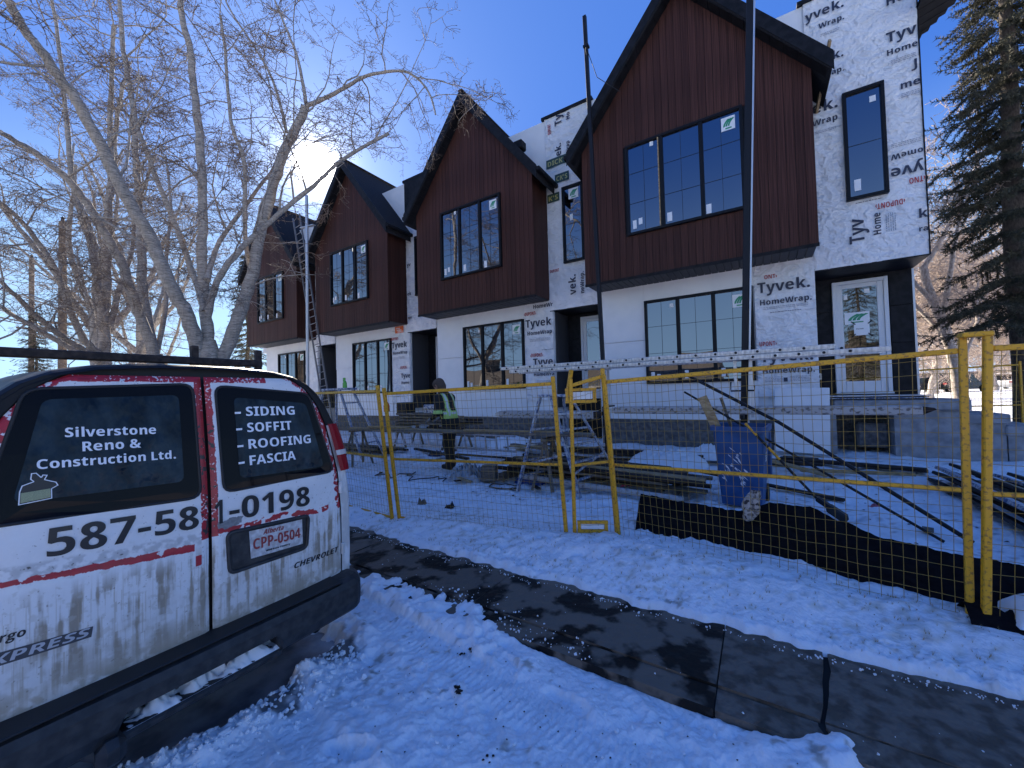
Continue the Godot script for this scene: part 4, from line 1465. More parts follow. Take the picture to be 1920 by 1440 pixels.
	# tail lights wrap the corners
	for sgn in [-1.0, 1.0]:
		var tl := MB.new()
		var rows2: Array = []
		for i in 13:
			var y := lerpf(1.205, 1.56, i / 12.0)
			var ho := van_half(y)
			var row: Array = []
			for k in 6:
				var t := k / 5.0
				var zz: float = VZ + sgn * lerpf(ho - 0.072, outline_half(y) + 0.014, sin(t * PI * 0.5))
				var xx := rear_x(y, VZ + sgn * 0.85) + 0.026 - 0.055 * (1.0 - cos(t * PI * 0.5))
				row.append(Vector3(xx, y, zz))
			rows2.append(row)
		for i in 12:
			for k in 5:
				var q := [rows2[i][k], rows2[i][k + 1], rows2[i + 1][k + 1], rows2[i + 1][k]]
				if sgn > 0.0: q.reverse()
				tl.quad(q[0], q[1], q[2], q[3])
		var lens := flat(Color(0.26, 0.005, 0.014), 0.22)
		lens.metallic_specular = 0.3
		var lt := put(tl, "tail_light", lens, van)
		var rv := MB.new()
		for k in 5:
			var q: Array = []
			for y in [1.325, 1.362]:
				for kk in [k, k + 1]:
					var t: float = kk / 5.0
					q.append(Vector3(rear_x(y, VZ + sgn * 0.85) + 0.030 - 0.055 * (1.0 - cos(t * PI * 0.5)), y, VZ + sgn * lerpf(van_half(y) - 0.072, outline_half(y) + 0.018, sin(t * PI * 0.5))))
			if sgn > 0.0: rv.quad(q[1], q[0], q[2], q[3])
			else: rv.quad(q[0], q[1], q[3], q[2])
		put(rv, "reversing_lens", flat(Color(0.55, 0.5, 0.48), 0.2), lt)
	# bumper: rounded step swept across the back and round the corners
	var bp := MB.new()
	var prof := [Vector2(-0.16, 0.455), Vector2(0.0, 0.45), Vector2(0.045, 0.435), Vector2(0.065, 0.40), Vector2(0.068, 0.29), Vector2(0.055, 0.235), Vector2(0.02, 0.205), Vector2(-0.16, 0.20)]
	var N := 48
	var path: Array = []
	for i in N + 1:
		var t := float(i) / N * 2.0 - 1.0
		var zz := 0.985 * t
		var back := 0.0
		if absf(t) > 0.86: back = -0.16 * pow((absf(t) - 0.86) / 0.14, 2.0)
		path.append(Vector2(zz, -2.555 + back - 0.03 * t * t))
	for i in N:
		for k in prof.size() - 1:
			var P := func(ii: int, kk: int) -> Vector3:
				var e: float = absf(float(ii) / N * 2.0 - 1.0)
				var shrink := 1.0 - 0.25 * smoothstep(0.9, 1.0, e)
				# lower middle is cut away under the step, as for a tow bar
				var pr: Vector2 = prof[kk]
				var yy := 0.33 + (pr.y - 0.33) * shrink
				var zz2: float = path[ii].x
				if kk >= 4 and zz2 > -0.30 and zz2 < 0.40: yy = maxf(yy, 0.335)
				return Vector3(path[ii].y + pr.x, yy, VZ + zz2)
			bp.quad(P.call(i, k), P.call(i, k + 1), P.call(i + 1, k + 1), P.call(i + 1, k))
	var bumper := put(bp, "bumper", plastic, van)
	put(MB.new().cbox(Vector3(-2.60, 0.457, VZ), Vector3(0.16, 0.012, 1.5), 0.004), "step_pad", rubber, bumper)
	# low step with snow on it, hitch and chassis
	put(MB.new().cbox(Vector3(-2.62, 0.21, VZ + 0.06), Vector3(0.20, 0.05, 0.80), 0.015), "tow_step", plastic, van)
	put(MB.new().cbox(Vector3(-2.62, 0.20, VZ + 0.42), Vector3(0.34, 0.12, 0.10), 0.03), "tow_bar", plastic, van)
	put(MB.new().tube([Vector3(-2.55, 0.245, VZ + 0.50), Vector3(-2.50, 0.15, VZ + 0.40), Vector3(-2.58, 0.06, VZ + 0.52)], [0.035, 0.03, 0.02], 8), "tow_hook", plastic, van)
	put(MB.new().box2(Vector3(-6.2, 0.12, VZ - 0.5), Vector3(-2.85, 0.30, VZ + 0.5)), "chassis", rubber, van)
	put(MB.new().tube([Vector3(-3.6, 0.14, VZ - 0.62), Vector3(-2.70, 0.13, VZ - 0.66)], [0.035], 10), "exhaust_pipe", M.steel, van)
	var sn := func(u: float, v: float) -> Vector3:
		var zz := lerpf(VZ - 0.36, VZ + 0.36, u)
		var e := sin(PI * u) * sin(PI * v)
		return Vector3(lerpf(-2.53, -2.70, v), 0.232 + 0.10 * sqrt(e) * clampf(0.35 + 1.3 * nb.get_noise_2d(zz * 160.0, v * 30.0) + 0.5 * nc.get_noise_2d(zz * 90.0, v * 20.0), 0.0, 1.2), zz)
	put(MB.new().sheet(50, 12, sn), "snow_on_step", M.snow_chunk, van)
	# wheels
	for q in [[-3.75, -0.80], [-3.75, 0.80], [-6.95, -0.80], [-6.95, 0.80]]:
		var c := Vector3(q[0], 0.23, VZ + q[1])
		var wh := put(MB.new().lathe(c - Vector3(0, 0, 0.11), [Vector2(0.22, 0.0), Vector2(0.32, 0.0), Vector2(0.355, 0.03), Vector2(0.36, 0.11), Vector2(0.355, 0.19), Vector2(0.32, 0.22), Vector2(0.22, 0.22)], 28, Vector3.BACK), "wheel", rubber, van)
		put(MB.new().lathe(c - Vector3(0, 0, 0.09), [Vector2(0.0, 0.0), Vector2(0.22, 0.0), Vector2(0.22, 0.18), Vector2(0.0, 0.16)], 20, Vector3.BACK), "rim", M.galv, wh)
	# mud flap
	put(MB.new().box2(Vector3(-3.28, 0.02, VZ - 0.92), Vector3(-3.26, 0.36, VZ - 0.64)), "mud_flap", rubber, van)
	# roof rack
	var rust := noisy(221, Color(0.018, 0.013, 0.012), Color(0.05, 0.036, 0.03), Vector3(2, 2, 2), 0.8, 0.04, 4)
	for x in [-3.60]:
		var rk := put(MB.new().cbox(Vector3(x, 2.06, VZ), Vector3(0.06, 0.055, 1.46), 0.008), "rack_bar", rust, van)
		for zz in [-1.645, -1.20, -0.25]:
			put(MB.new().cbox(Vector3(x, 2.09, zz), Vector3(0.05, 0.17, 0.045), 0.006), "rack_post", rust, rk)
		put(MB.new().box2(Vector3(x - 0.02, 1.88, VZ - 0.72), Vector3(x + 0.02, 2.05, VZ - 0.69)), "rack_leg", rust, rk)
		put(MB.new().box2(Vector3(x - 0.02, 1.88, VZ + 0.69), Vector3(x + 0.02, 2.05, VZ + 0.72)), "rack_leg", rust, rk)


# ------------------------------------------------------------------ site fence
func fence_panel(label: String, b0: Vector3, b1: Vector3, t0: Vector3, t1: Vector3, mid := true) -> Node3D:
	var f := thing("fence_panel", label, "fence panel", (b0 + b1) * 0.5, 0.0, "yellow wire fence panels along the site")
	var P := func(u: float, v: float) -> Vector3: return b0.lerp(b1, u).lerp(t0.lerp(t1, u), v)
	var side := (b1 - b0).normalized()
	var nrm := side.cross(Vector3.UP).normalized()
	put(MB.new().bar(b0 - Vector3(0, 0.06, 0), t0, 0.042, 0.042, nrm, 0.006), "post", M.yellow, f)
	put(MB.new().bar(b1 - Vector3(0, 0.06, 0), t1, 0.042, 0.042, nrm, 0.006), "post", M.yellow, f)
	var ins := 0.024 / (b1 - b0).length()
	put(MB.new().bar(P.call(ins, 0.955), P.call(1.0 - ins, 0.955), 0.034, 0.040, Vector3.UP, 0.006), "rail", M.yellow, f)
	if mid: put(MB.new().bar(P.call(ins, 0.455), P.call(1.0 - ins, 0.455), 0.026, 0.030, Vector3.UP, 0.005), "rail", M.yellow, f)
	put(MB.new().bar(P.call(ins, -0.01), P.call(1.0 - ins, -0.01), 0.026, 0.030, Vector3.UP, 0.005), "rail", M.yellow, f)
	var w := MB.new()
	var l := (b1 - b0).length()
	var nv := int(l / 0.064)
	for i in range(1, nv):
		var u := float(i) / nv
		var pts: Array = []
		for k in 7:
			var v := k / 6.0 * 0.95
			pts.append(P.call(u, v) + nrm * 0.014 + (side * nb.get_noise_2d(i * 37.0, v * 60.0 + b0.x * 9.0) + nrm * nb.get_noise_2d(i * 9.0 + 80.0, v * 50.0)) * 0.012)
		w.tube(pts, [0.0019], 4, false)
	for j in 18:
		var v := 0.02 + j * 0.0535
		var pts: Array = []
		for k in 15:
			var u := k / 14.0
			pts.append(P.call(u, v) + nrm * 0.0175 + Vector3(0, nb.get_noise_2d(j * 51.0, u * 90.0 + b0.x * 5.0) * 0.014, 0))
		w.tube(pts, [0.0019], 4, false)
	stuff(put(w, "wire_mesh", M.wire, f))
	return f


func build_fences() -> void:
	fence_panel("yellow fence panel partly behind the right side of the van", Vector3(-7.3, 0.16, -3.75), Vector3(-4.29, 0.12, -3.63), Vector3(-7.3, 1.92, -3.5), Vector3(-4.29, 1.91, -3.42))
	fence_panel("yellow fence panel in front of the worker, left of the narrow gate", Vector3(-4.20, 0.12, -3.68), Vector3(-1.90, 0.12, -4.08), Vector3(-4.16, 1.87, -3.42), Vector3(-1.90, 1.93, -3.84))
	var g := fence_panel("narrow yellow fence gate with framed label holders at top and bottom", Vector3(-1.82, 0.12, -4.12), Vector3(-1.40, 0.12, -4.34), Vector3(-1.74, 1.90, -3.95), Vector3(-1.43, 2.0, -4.10))
	for q in [[Vector3(-1.66, 1.71, -4.03), 0.30, 0.13], [Vector3(-1.63, 0.235, -4.19), 0.30, 0.10]]:
		var c: Vector3 = q[0]
		var d := Vector3(0.42, 0, -0.22).normalized()
		var hr := MB.new()
		hr.bar(c - d * (q[1] * 0.5 + 0.02) + Vector3(0, q[2] * 0.5, 0), c + d * (q[1] * 0.5 + 0.02) + Vector3(0, q[2] * 0.5, 0), 0.03, 0.032)
		hr.bar(c - d * (q[1] * 0.5 + 0.02) - Vector3(0, q[2] * 0.5, 0), c + d * (q[1] * 0.5 + 0.02) - Vector3(0, q[2] * 0.5, 0), 0.03, 0.032)
		for s in [-1.0, 1.0]: hr.bar(c + d * q[1] * 0.5 * s - Vector3(0, q[2] * 0.5, 0), c + d * q[1] * 0.5 * s + Vector3(0, q[2] * 0.5, 0), 0.028, 0.034, d)
		var ho := put(hr, "label_holder", M.yellow, g)
		put(MB.new().box(c, Vector3(q[1] - 0.05, q[2] - 0.05, 0.008), Basis(d, Vector3.UP, d.cross(Vector3.UP))), "label_plate", M.paper, ho)
	put(MB.new().bar(Vector3(-1.80, 1.72, -3.99), Vector3(-1.72, 1.99, -3.93), 0.035, 0.035), "clamp", M.yellow, g)
	fence_panel("wide yellow wire fence panel in front of the blue bin", Vector3(-1.37, 0.12, -4.31), Vector3(1.185, 0.10, -4.01), Vector3(-1.41, 1.93, -4.08), Vector3(1.225, 2.06, -4.02))
	var pl := fence_panel("yellow fence panel cut by the right edge of the picture", Vector3(1.235, 0.10, -3.94), Vector3(4.1, 0.16, -4.25), Vector3(1.325, 2.06, -3.96), Vector3(4.1, 2.08, -4.25))
	put(MB.new().cbox(Vector3(1.276, 2.075, -3.985), Vector3(0.15, 0.035, 0.10), 0.006), "clamp", M.yellow, pl)
	put(MB.new().bar(Vector3(1.02, 0.075, -3.90), Vector3(1.20, 0.06, -3.95), 0.05, 0.02), "foot", M.yellow, pl)
	fence_panel("far yellow fence panel behind the concrete steps", Vector3(3.3, 0.30, -13.6), Vector3(5.12, 0.34, -13.9), Vector3(3.3, 2.15, -13.6), Vector3(5.12, 2.20, -13.9))
	# black silt fabric drawn along behind the fence
	var sx := [-1.25, -0.75, -0.25, 0.1, 0.35, 0.6, 0.85, 1.2, 1.6, 2.4, 3.8]
	var sz := [-4.62, -4.56, -4.50, -4.46, -4.42, -4.36, -4.30, -4.22, -4.2, -4.3, -4.4]
	var sy := [0.50, 0.48, 0.47, 0.60, 0.61, 0.52, 0.44, 0.42, 0.40, 0.40, 0.40]
	var lk := func(a: Array, x: float) -> float:
		for i in sx.size() - 1:
			if x <= sx[i + 1]: return lerpf(a[i], a[i + 1], smoothstep(0.0, 1.0, clampf((x - sx[i]) / (sx[i + 1] - sx[i]), 0, 1)))
		return a[a.size() - 1]
	var sf := func(u: float, v: float) -> Vector3:
		var x := lerpf(-1.25, 3.8, u)
		var y0 := gy(x, lk.call(sz, x)) - 0.16
		var top: float = lk.call(sy, x) + 0.010 * nb.get_noise_2d(x * 300.0, 4.0)
		var fold := 0.045 * nb.get_noise_2d(x * 110.0 + v * 14.0, v * 30.0) + 0.02 * nc.get_noise_2d(x * 60.0, v * 12.0)
		return Vector3(x, lerpf(y0, top, v), lk.call(sz, x) + 0.10 - 0.30 * v * v + fold)
	var cl := put(MB.new().sheet(190, 14, sf), "silt_fabric", M.fabric)
	tag(cl, "black silt fabric sagging along the foot of the fence", "silt fence")
	var rf := func(u: float, v: float) -> Vector3:
		var x := lerpf(1.15, 3.6, u)
		return Vector3(x, gy(x, -3.98) - 0.03 + 0.16 * sin(v * PI) * (0.7 + 0.5 * nb.get_noise_2d(x * 90.0, 3.0)), -3.86 - 0.26 * v + 0.03 * nb.get_noise_2d(x * 80.0, v * 30.0))
	tag(put(MB.new().sheet(60, 10, rf), "silt_fabric", M.fabric), "loose roll of black fabric half buried at the right fence post", "fabric roll")
	var sc := MB.new()
	var hf := func(u: float, v: float) -> Vector3:
		var x := lerpf(1.36, 1.86, u)
		var e := sqrt(maxf(0.0, sin(PI * u) * sin(PI * v)))
		return Vector3(x, gy(x, -4.0) + 0.02 + 0.20 * e + 0.03 * e * nb.get_noise_2d(x * 200.0, v * 60.0), lerpf(-3.86, -4.22, v))
	tag(put(sc.sheet(26, 18, hf), "snow_clump", M.snow_chunk), "rounded snow clump lying on the black fabric roll", "snow")


# ------------------------------------------------------------------ things standing about the site
func ladder_between(name_: String, label: String, a: Vector3, b: Vector3, across: Vector3, w: float, mat: Material, step := 0.3, rail := 0.07, group := "") -> Node3D:
	var l := thing(name_, label, "ladder", a, 0.0, group)
	var d := (b - a).normalized()
	var face := d.cross(across).normalized()
	for s in [-0.5, 0.5]:
		put(MB.new().bar(a + across * w * s, b + across * w * s, 0.028, rail, face, 0.004), "rail", mat, l)
	var n := int((b - a).length() / step)
	for i in n:
		var c := a + d * (i + 0.5) * step
		put(MB.new().tube([c - across * (w * 0.5 + 0.018), c + across * (w * 0.5 + 0.018)], [0.016], 7), "rung", mat, l)
	return l


func build_site() -> void:
	var m: MB
	# jack poles
	var p := thing("jack_pole", "thin dark scaffold pole rising past the left edge of the rightmost gable", "pole", Vector3(-3.0, 0.3, -8.8))
	put(MB.new().bar(Vector3(-3.00, 0.3, -8.8), Vector3(-3.27, 10.9, -8.9), 0.085, 0.085, Vector3.BACK, 0.006), "pole", M.steel, p)
	put(MB.new().box(Vector3(-3.02, 1.72, -8.80), Vector3(0.05, 1.2, 0.05)), "jack_tube", M.galv, p)
	put(MB.new().box(Vector3(-2.91, 1.72, -8.72), Vector3(0.05, 1.2, 0.05)), "jack_tube", M.galv, p)
	put(MB.new().box(Vector3(-2.98, 2.27, -8.55), Vector3(0.24, 0.06, 0.55)), "jack_head", M.galv, p)
	put(MB.new().tube([Vector3(-3.24, 10.1, -8.86), Vector3(-3.02, 9.3, -8.95), Vector3(-2.55, 8.9, -9.2)], [0.008], 5), "rope", M.cable, p)
	put(MB.new().tube([Vector3(-3.24, 10.1, -8.82), Vector3(-3.18, 9.2, -8.82), Vector3(-3.16, 8.6, -8.84)], [0.006], 5), "rope", M.cable, p)
	put(MB.new().box(Vector3(-3.245, 10.12, -8.89), Vector3(0.13, 0.05, 0.12)), "pole_clamp", M.steel, p)
	var p2 := thing("jack_pole", "thick black scaffold pole with silver edge in front of the rightmost gable", "pole", Vector3(-0.27, 0.3, -7.8))
	put(MB.new().bar(Vector3(-0.275, 0.3, -7.8), Vector3(0.30, 12.6, -7.8), 0.105, 0.09, Vector3.BACK, 0.008), "pole", M.steel, p2)
	put(MB.new().bar(Vector3(-0.207, 0.3, -7.78), Vector3(0.368, 12.6, -7.78), 0.026, 0.075, Vector3.BACK, 0.004), "pole_face", M.galv, p2)
	for q in [[-0.33, 1.3, 2.30], [-0.10, 1.25, 2.26]]:
		put(MB.new().box2(Vector3(q[0] - 0.022, q[1], -7.70), Vector3(q[0] + 0.022, q[2], -7.65)), "jack_tube", M.galv, p2)
	put(MB.new().cbox(Vector3(-0.25, 2.27, -7.60), Vector3(0.46, 0.09, 0.12), 0.01), "jack_head", M.galv, p2)
	put(MB.new().tube([Vector3(-0.40, 1.85, -7.6), Vector3(-0.40, 1.70, -7.55), Vector3(-0.06, 1.70, -7.55), Vector3(-0.06, 1.78, -7.6)], [0.014], 6), "jack_handle", M.steel, p2)
	put(MB.new().bar(Vector3(-0.25, 1.28, -7.85), Vector3(-0.25, 1.28, -7.25), 0.06, 0.06), "jack_arm", M.steel, p2)
	var p3 := thing("scaffold_pole", "slim galvanized pole standing before the two left townhouses", "pole", Vector3(-14.75, 0.3, -8.5))
	put(MB.new().tube([Vector3(-14.76, 0.3, -8.5), Vector3(-14.65, 9.7, -8.5)], [0.055], 12), "pole", M.galv, p3)
	put(MB.new().bar(Vector3(-15.15, 8.55, -8.55), Vector3(-14.25, 8.45, -8.55), 0.12, 0.03), "cross_arm", M.galv, p3)
	# long ladder lying flat on the pole jacks: two sections one on the other
	var l := thing("extension_ladder", "long aluminium extension ladder lying level across the pole jacks", "ladder", Vector3(-1.7, 2.2, -7.6))
	for q in [[-4.82, 1.60, 2.215], [-5.06, 0.98, 2.300]]:
		for z in [-7.52, -7.94]:
			put(MB.new().cbox(Vector3((q[0] + q[1]) * 0.5, q[2] + 0.036, z), Vector3(q[1] - q[0], 0.074, 0.028), 0.005), "rail", M.alu, l)
			put(MB.new().box(Vector3((q[0] + q[1]) * 0.5, q[2] + 0.036, z + (0.018 if z > -7.7 else -0.018)), Vector3(q[1] - q[0] - 0.02, 0.022, 0.010)), "rail_rib", M.alu, l)
		var n := int((q[1] - q[0] - 0.2) / 0.305)
		for i in n:
			var x: float = q[0] + 0.18 + i * 0.305
			var rg := put(MB.new().tube([Vector3(x, q[2] + 0.036, -7.96), Vector3(x, q[2] + 0.036, -7.500)], [0.017], 8), "rung", M.alu, l)
			put(MB.new().tube([Vector3(x, q[2] + 0.036, -7.501), Vector3(x, q[2] + 0.036, -7.492)], [0.021], 9), "rung_end", M.steel, rg)
	# work planks
	for q in [[-5.3, -2.72, 1.19, 0.16, "paint-splashed scaffold plank on the left pole jack, pointed at its left end"], [-2.56, 2.03, 1.305, 0.13, "long pale scaffold plank below the ladder in front of the rightmost house"]]:
		var pk := thing("scaffold_plank", q[4], "plank", Vector3((q[0] + q[1]) * 0.5, q[2], -7.75), 0.0, "scaffold planks")
		var a: float = q[0]
		var b: float = q[1]
		put(MB.new().cbox(Vector3((a + b) * 0.5, q[2] + q[3] * 0.5, -7.72), Vector3(b - a - 0.25, q[3], 0.36), 0.02), "board", M.plank, pk)
		put(MB.new().prism(PackedVector2Array([Vector2(a + 0.13, q[2] + 0.01), Vector2(a + 0.13, q[2] + q[3] - 0.01), Vector2(a + 0.03, q[2] + q[3] * 0.72), Vector2(a + 0.03, q[2] + q[3] * 0.35)]), Vector3(0, 0, -7.55), Vector3.RIGHT, Vector3.UP, 0.34), "end_cap", M.alu, pk)
		put(MB.new().prism(PackedVector2Array([Vector2(b - 0.13, q[2] + 0.01), Vector2(b, q[2] + q[3] * 0.62), Vector2(b - 0.02, q[2] + q[3] * 0.80), Vector2(b - 0.13, q[2] + q[3] - 0.01)]), Vector3(0, 0, -7.55), Vector3.RIGHT, Vector3.UP, 0.34), "end_cap", M.wood_dark, pk)
	tag(put(MB.new().bar(Vector3(-2.66, 1.02, -7.6), Vector3(-2.66, 1.44, -7.6), 0.03, 0.03).bar(Vector3(-2.66, 1.44, -7.6), Vector3(-2.42, 1.46, -7.6), 0.03, 0.03), "guard_hook", M.steel), "small dark hook bracket at the left end of the long pale plank", "bracket")
	# ladder against the roof between the two left houses
	ladder_between("extension_ladder", "tall aluminium ladder leaning up to the roof between the two left houses", Vector3(-15.5, 0.35, -9.9), Vector3(-16.4, 9.55, -9.05), Vector3(1, 0.1, 0).normalized(), 0.50, flat(Color(0.22, 0.22, 0.23), 0.5, 0.5))
	# step ladder
	var s := thing("step_ladder", "blue-stained aluminium step ladder behind the narrow gate", "ladder", Vector3(-2.8, 0.22, -5.8))
	put(MB.new().cbox(Vector3(-2.77, 1.70, -5.66), Vector3(0.52, 0.045, 0.26), 0.008), "top_cap", M.alu_old, s)
	var fl := [Vector3(-3.34, 0.18, -5.36), Vector3(-2.28, 0.18, -5.40)]
	var ft := [Vector3(-3.00, 1.68, -5.58), Vector3(-2.80, 1.68, -5.58)]
	# front and rear frames, each an inverted V
	for i in 2:
		put(MB.new().bar(fl[i], ft[i], 0.034, 0.082, Vector3.BACK, 0.006), "leg", M.alu_old, s)
	var bl := [Vector3(-2.95, 0.22, -6.55), Vector3(-2.02, 0.22, -6.60)]
	var bt := [Vector3(-2.66, 1.68, -5.74), Vector3(-2.54, 1.68, -5.74)]
	for i in 2:
		put(MB.new().bar(bl[i], bt[i], 0.03, 0.06, Vector3.BACK, 0.005), "leg", M.alu_old, s)
	for k in 5:
		var t := 0.16 + k * 0.165
		put(MB.new().bar((fl[0] as Vector3).lerp(ft[0], t), (bl[0] as Vector3).lerp(bt[0], t), 0.05, 0.028, Vector3.UP), "step", M.alu_old, s)
		put(MB.new().bar((fl[1] as Vector3).lerp(ft[1], t), (bl[1] as Vector3).lerp(bt[1], t), 0.05, 0.028, Vector3.UP), "step", M.alu_old, s)
	put(MB.new().bar((fl[0] as Vector3).lerp(ft[0], 0.28), (fl[1] as Vector3).lerp(ft[1], 0.42), 0.02, 0.03), "brace", M.alu_old, s)
	put(MB.new().bar((fl[1] as Vector3).lerp(ft[1], 0.22), (bl[1] as Vector3).lerp(bt[1], 0.36), 0.02, 0.03), "brace", M.alu_old, s)
	# work stand with the green bottle
	var ws := thing("work_stand", "grey folding work stand beside the van with a green bottle on top", "work stand", Vector3(-9.4, 0.3, -6.2))
	put(MB.new().cbox(Vector3(-9.38, 1.985, -6.25), Vector3(1.08, 0.05, 0.36), 0.01), "platform", M.alu_old, ws)
	for q in [[-9.05, -8.05, -6.05, -5.95], [-9.05, -8.25, -6.42, -6.75], [-9.75, -10.4, -6.05, -5.95], [-9.75, -10.3, -6.42, -6.75]]:
		put(MB.new().bar(Vector3(q[0], 1.96, q[2]), Vector3(q[1], 0.28, q[3]), 0.05, 0.06, Vector3.BACK, 0.008), "leg", M.alu_old, ws)
	for k in 4:
		var t := 0.2 + 0.2 * k
		put(MB.new().bar(Vector3(lerpf(-9.05, -8.05, t), 1.96 - 1.68 * t, lerpf(-6.05, -5.95, t)), Vector3(lerpf(-9.05, -8.25, t), 1.96 - 1.68 * t, lerpf(-6.42, -6.75, t)), 0.05, 0.03), "step", M.alu_old, ws)
	put(MB.new().bar(Vector3(-10.2, 0.75, -6.0), Vector3(-8.3, 0.85, -6.0), 0.02, 0.05, Vector3.BACK), "brace", M.alu_old, ws)
	var bt2 := flat(Color(0.10, 0.42, 0.06), 0.25)
	var gb := thing("green_bottle", "lime green spray bottle standing on the work stand", "bottle", Vector3(-9.05, 2.01, -6.2))
	put(MB.new().lathe(Vector3(-9.05, 2.01, -6.2), [Vector2(0.0, 0.0), Vector2(0.05, 0.0), Vector2(0.054, 0.02), Vector2(0.052, 0.12), Vector2(0.035, 0.17), Vector2(0.02, 0.19), Vector2(0.02, 0.22), Vector2(0.0, 0.22)], 14), "body", bt2, gb)
	put(MB.new().cbox(Vector3(-9.07, 2.25, -6.2), Vector3(0.09, 0.05, 0.035), 0.01).bar(Vector3(-9.10, 2.24, -6.2), Vector3(-9.115, 2.18, -6.2), 0.02, 0.012), "spray_head", bt2, gb)
	# long bench of planks in front of the worker
	var tb := thing("work_bench", "long bench of weathered planks on trestles in front of the worker", "bench", Vector3(-5.2, 0.27, -5.6))
	for i in 3:
		put(MB.new().cbox(Vector3(-5.2 + 0.12 * i, 1.065 + 0.01 * (i % 2), -5.50 - 0.15 * i), Vector3(6.15 - 0.3 * i, 0.042, 0.14), 0.006, Basis(Vector3.BACK, 0.012 - 0.004 * i)), "plank", [M.wood_old, M.wood, M.wood_old][i], tb)
	for x in [-7.8, -2.9]:
		put(MB.new().bar(Vector3(x, 1.0, -5.45), Vector3(x, 1.0, -5.85), 0.09, 0.05), "trestle_beam", M.wood_old, tb)
		for q in [[-0.18, -5.38], [0.18, -5.38], [-0.18, -5.92], [0.18, -5.92]]:
			put(MB.new().bar(Vector3(x, 1.0, -5.65 + (q[1] + 5.65) * 0.5), Vector3(x + q[0], 0.22, q[1]), 0.05, 0.035), "leg", M.wood_old, tb)
	# boards lying on the bench
	for q in [[-3.6, 1.115, -5.58, 1.9, 0.05, "pale offcut lying on the right half of the bench"], [-4.9, 1.12, -5.7, 1.5, -0.03, "dark offcut lying by the worker on the bench"], [-6.7, 1.11, -5.62, 1.2, 0.08, "grey offcut on the left part of the bench"]]:
		var ob := put(MB.new().cbox(Vector3(q[0], q[1], q[2]), Vector3(q[3], 0.03, 0.10), 0.004, Basis(Vector3.UP, q[4])), "offcut", M.wood if q[4] > 0.0 else M.wood_dark)
		tag(ob, q[5], "board")
	# ladder on its side below the bench
	ladder_between("folded_ladder", "aluminium ladder lying on its side beneath the bench", Vector3(-7.6, 0.80, -6.25), Vector3(-3.9, 0.80, -6.25), Vector3(0, 1, 0.12).normalized(), 0.30, M.alu, 0.26, 0.05)
	# blue bin
	var bn := thing("blue_bin", "blue wheeled bin with scuffed white marks, full of wood scraps and rods", "bin", Vector3(-0.22, 0.2, -6.1), -0.10)
	var B := bn.global_transform
	m = MB.new()
	var ring := func(y: float, w: float, d: float, r: float) -> Array:
		var o: Array = []
		for c in [[1, 1], [-1, 1], [-1, -1], [1, -1]]:
			for k in 4:
				var a: float = (k / 3.0) * PI * 0.5 + [0.0, 0.5, 1.0, 1.5][[[1, 1], [-1, 1], [-1, -1], [1, -1]].find(c)] * PI
				o.append(B * Vector3(c[0] * (w * 0.5 - r) + cos(a) * r, y, c[1] * (d * 0.5 - r) + sin(a) * r))
		return o
	var rg := [ring.call(0.02, 0.46, 0.50, 0.05), ring.call(0.98, 0.58, 0.66, 0.05), ring.call(0.985, 0.64, 0.72, 0.05), ring.call(1.05, 0.645, 0.725, 0.05), ring.call(1.052, 0.575, 0.655, 0.045), ring.call(0.30, 0.50, 0.54, 0.04)]
	for i in rg.size() - 1:
		for k in 16:
			m.quad(rg[i][k], rg[i + 1][k], rg[i + 1][(k + 1) % 16], rg[i][(k + 1) % 16])
	for k in range(1, 15):
		m.tri(rg[5][0], rg[5][k + 1], rg[5][k])
		m.tri(rg[0][0], rg[0][k], rg[0][k + 1])
	put(m, "tub", M.bin, bn)
	# lid thrown back
	m = MB.new()
	m.cbox(B * Vector3(0, 0.66, -0.41), Vector3(0.60, 0.72, 0.035), 0.015, B.basis * Basis(Vector3.RIGHT, -0.06))
	put(m, "lid", M.bin, bn)
	put(MB.new().tube([B * Vector3(-0.28, 1.03, -0.39), B * Vector3(0.28, 1.03, -0.39)], [0.018], 8), "handle", M.bin, bn)
	for sx in [-0.24, 0.24]:
		put(MB.new().lathe(B * Vector3(sx - 0.025, 0.10, -0.27), [Vector2(0.0, 0.0), Vector2(0.10, 0.0), Vector2(0.105, 0.02), Vector2(0.10, 0.05), Vector2(0.0, 0.05)], 18, B.basis.x), "wheel", M.cable, bn)
	# scuffed white marks on the front and the label on the side
	m = MB.new()
	for k in 34:
		var grp := k % 3
		var c := Vector2([-0.16, 0.02, -0.02][grp] + rng.randfn(0, 0.035), [0.42, 0.40, 0.66][grp] + rng.randfn(0, 0.06))
		var a := rng.randf_range(-1.3, -0.5)
		var ln := rng.randf_range(0.02, 0.06)
		var wd := rng.randf_range(0.004, 0.013)
		var dv := Vector2(cos(a), sin(a))
		var pv := Vector2(-dv.y, dv.x)
		var q: Array = []
		for e in [dv * ln + pv * wd * 0.3, pv * wd, -dv * ln * 0.8 + pv * wd * 0.2, -dv * ln * 0.3 - pv * wd]:
			var pt: Vector2 = c + e
			q.append(B * Vector3(pt.x, pt.y, lerpf(0.25, 0.33, (pt.y - 0.02) / 0.96) + 0.004))
		m.quad(q[0], q[1], q[2], q[3])
	stuff(put(m, "scuff_marks", M.bin_mark, bn))
	for k in 4:
		put(MB.new().box(B * Vector3(lerpf(0.23, 0.29, (0.70 - 0.03 * k) / 0.98) + 0.006, 0.70 - 0.032 * k, 0.05), Vector3(0.004, 0.018, 0.16), B.basis * Basis(Vector3.BACK, -0.06)), "label_stripe", M.bin_mark, bn)
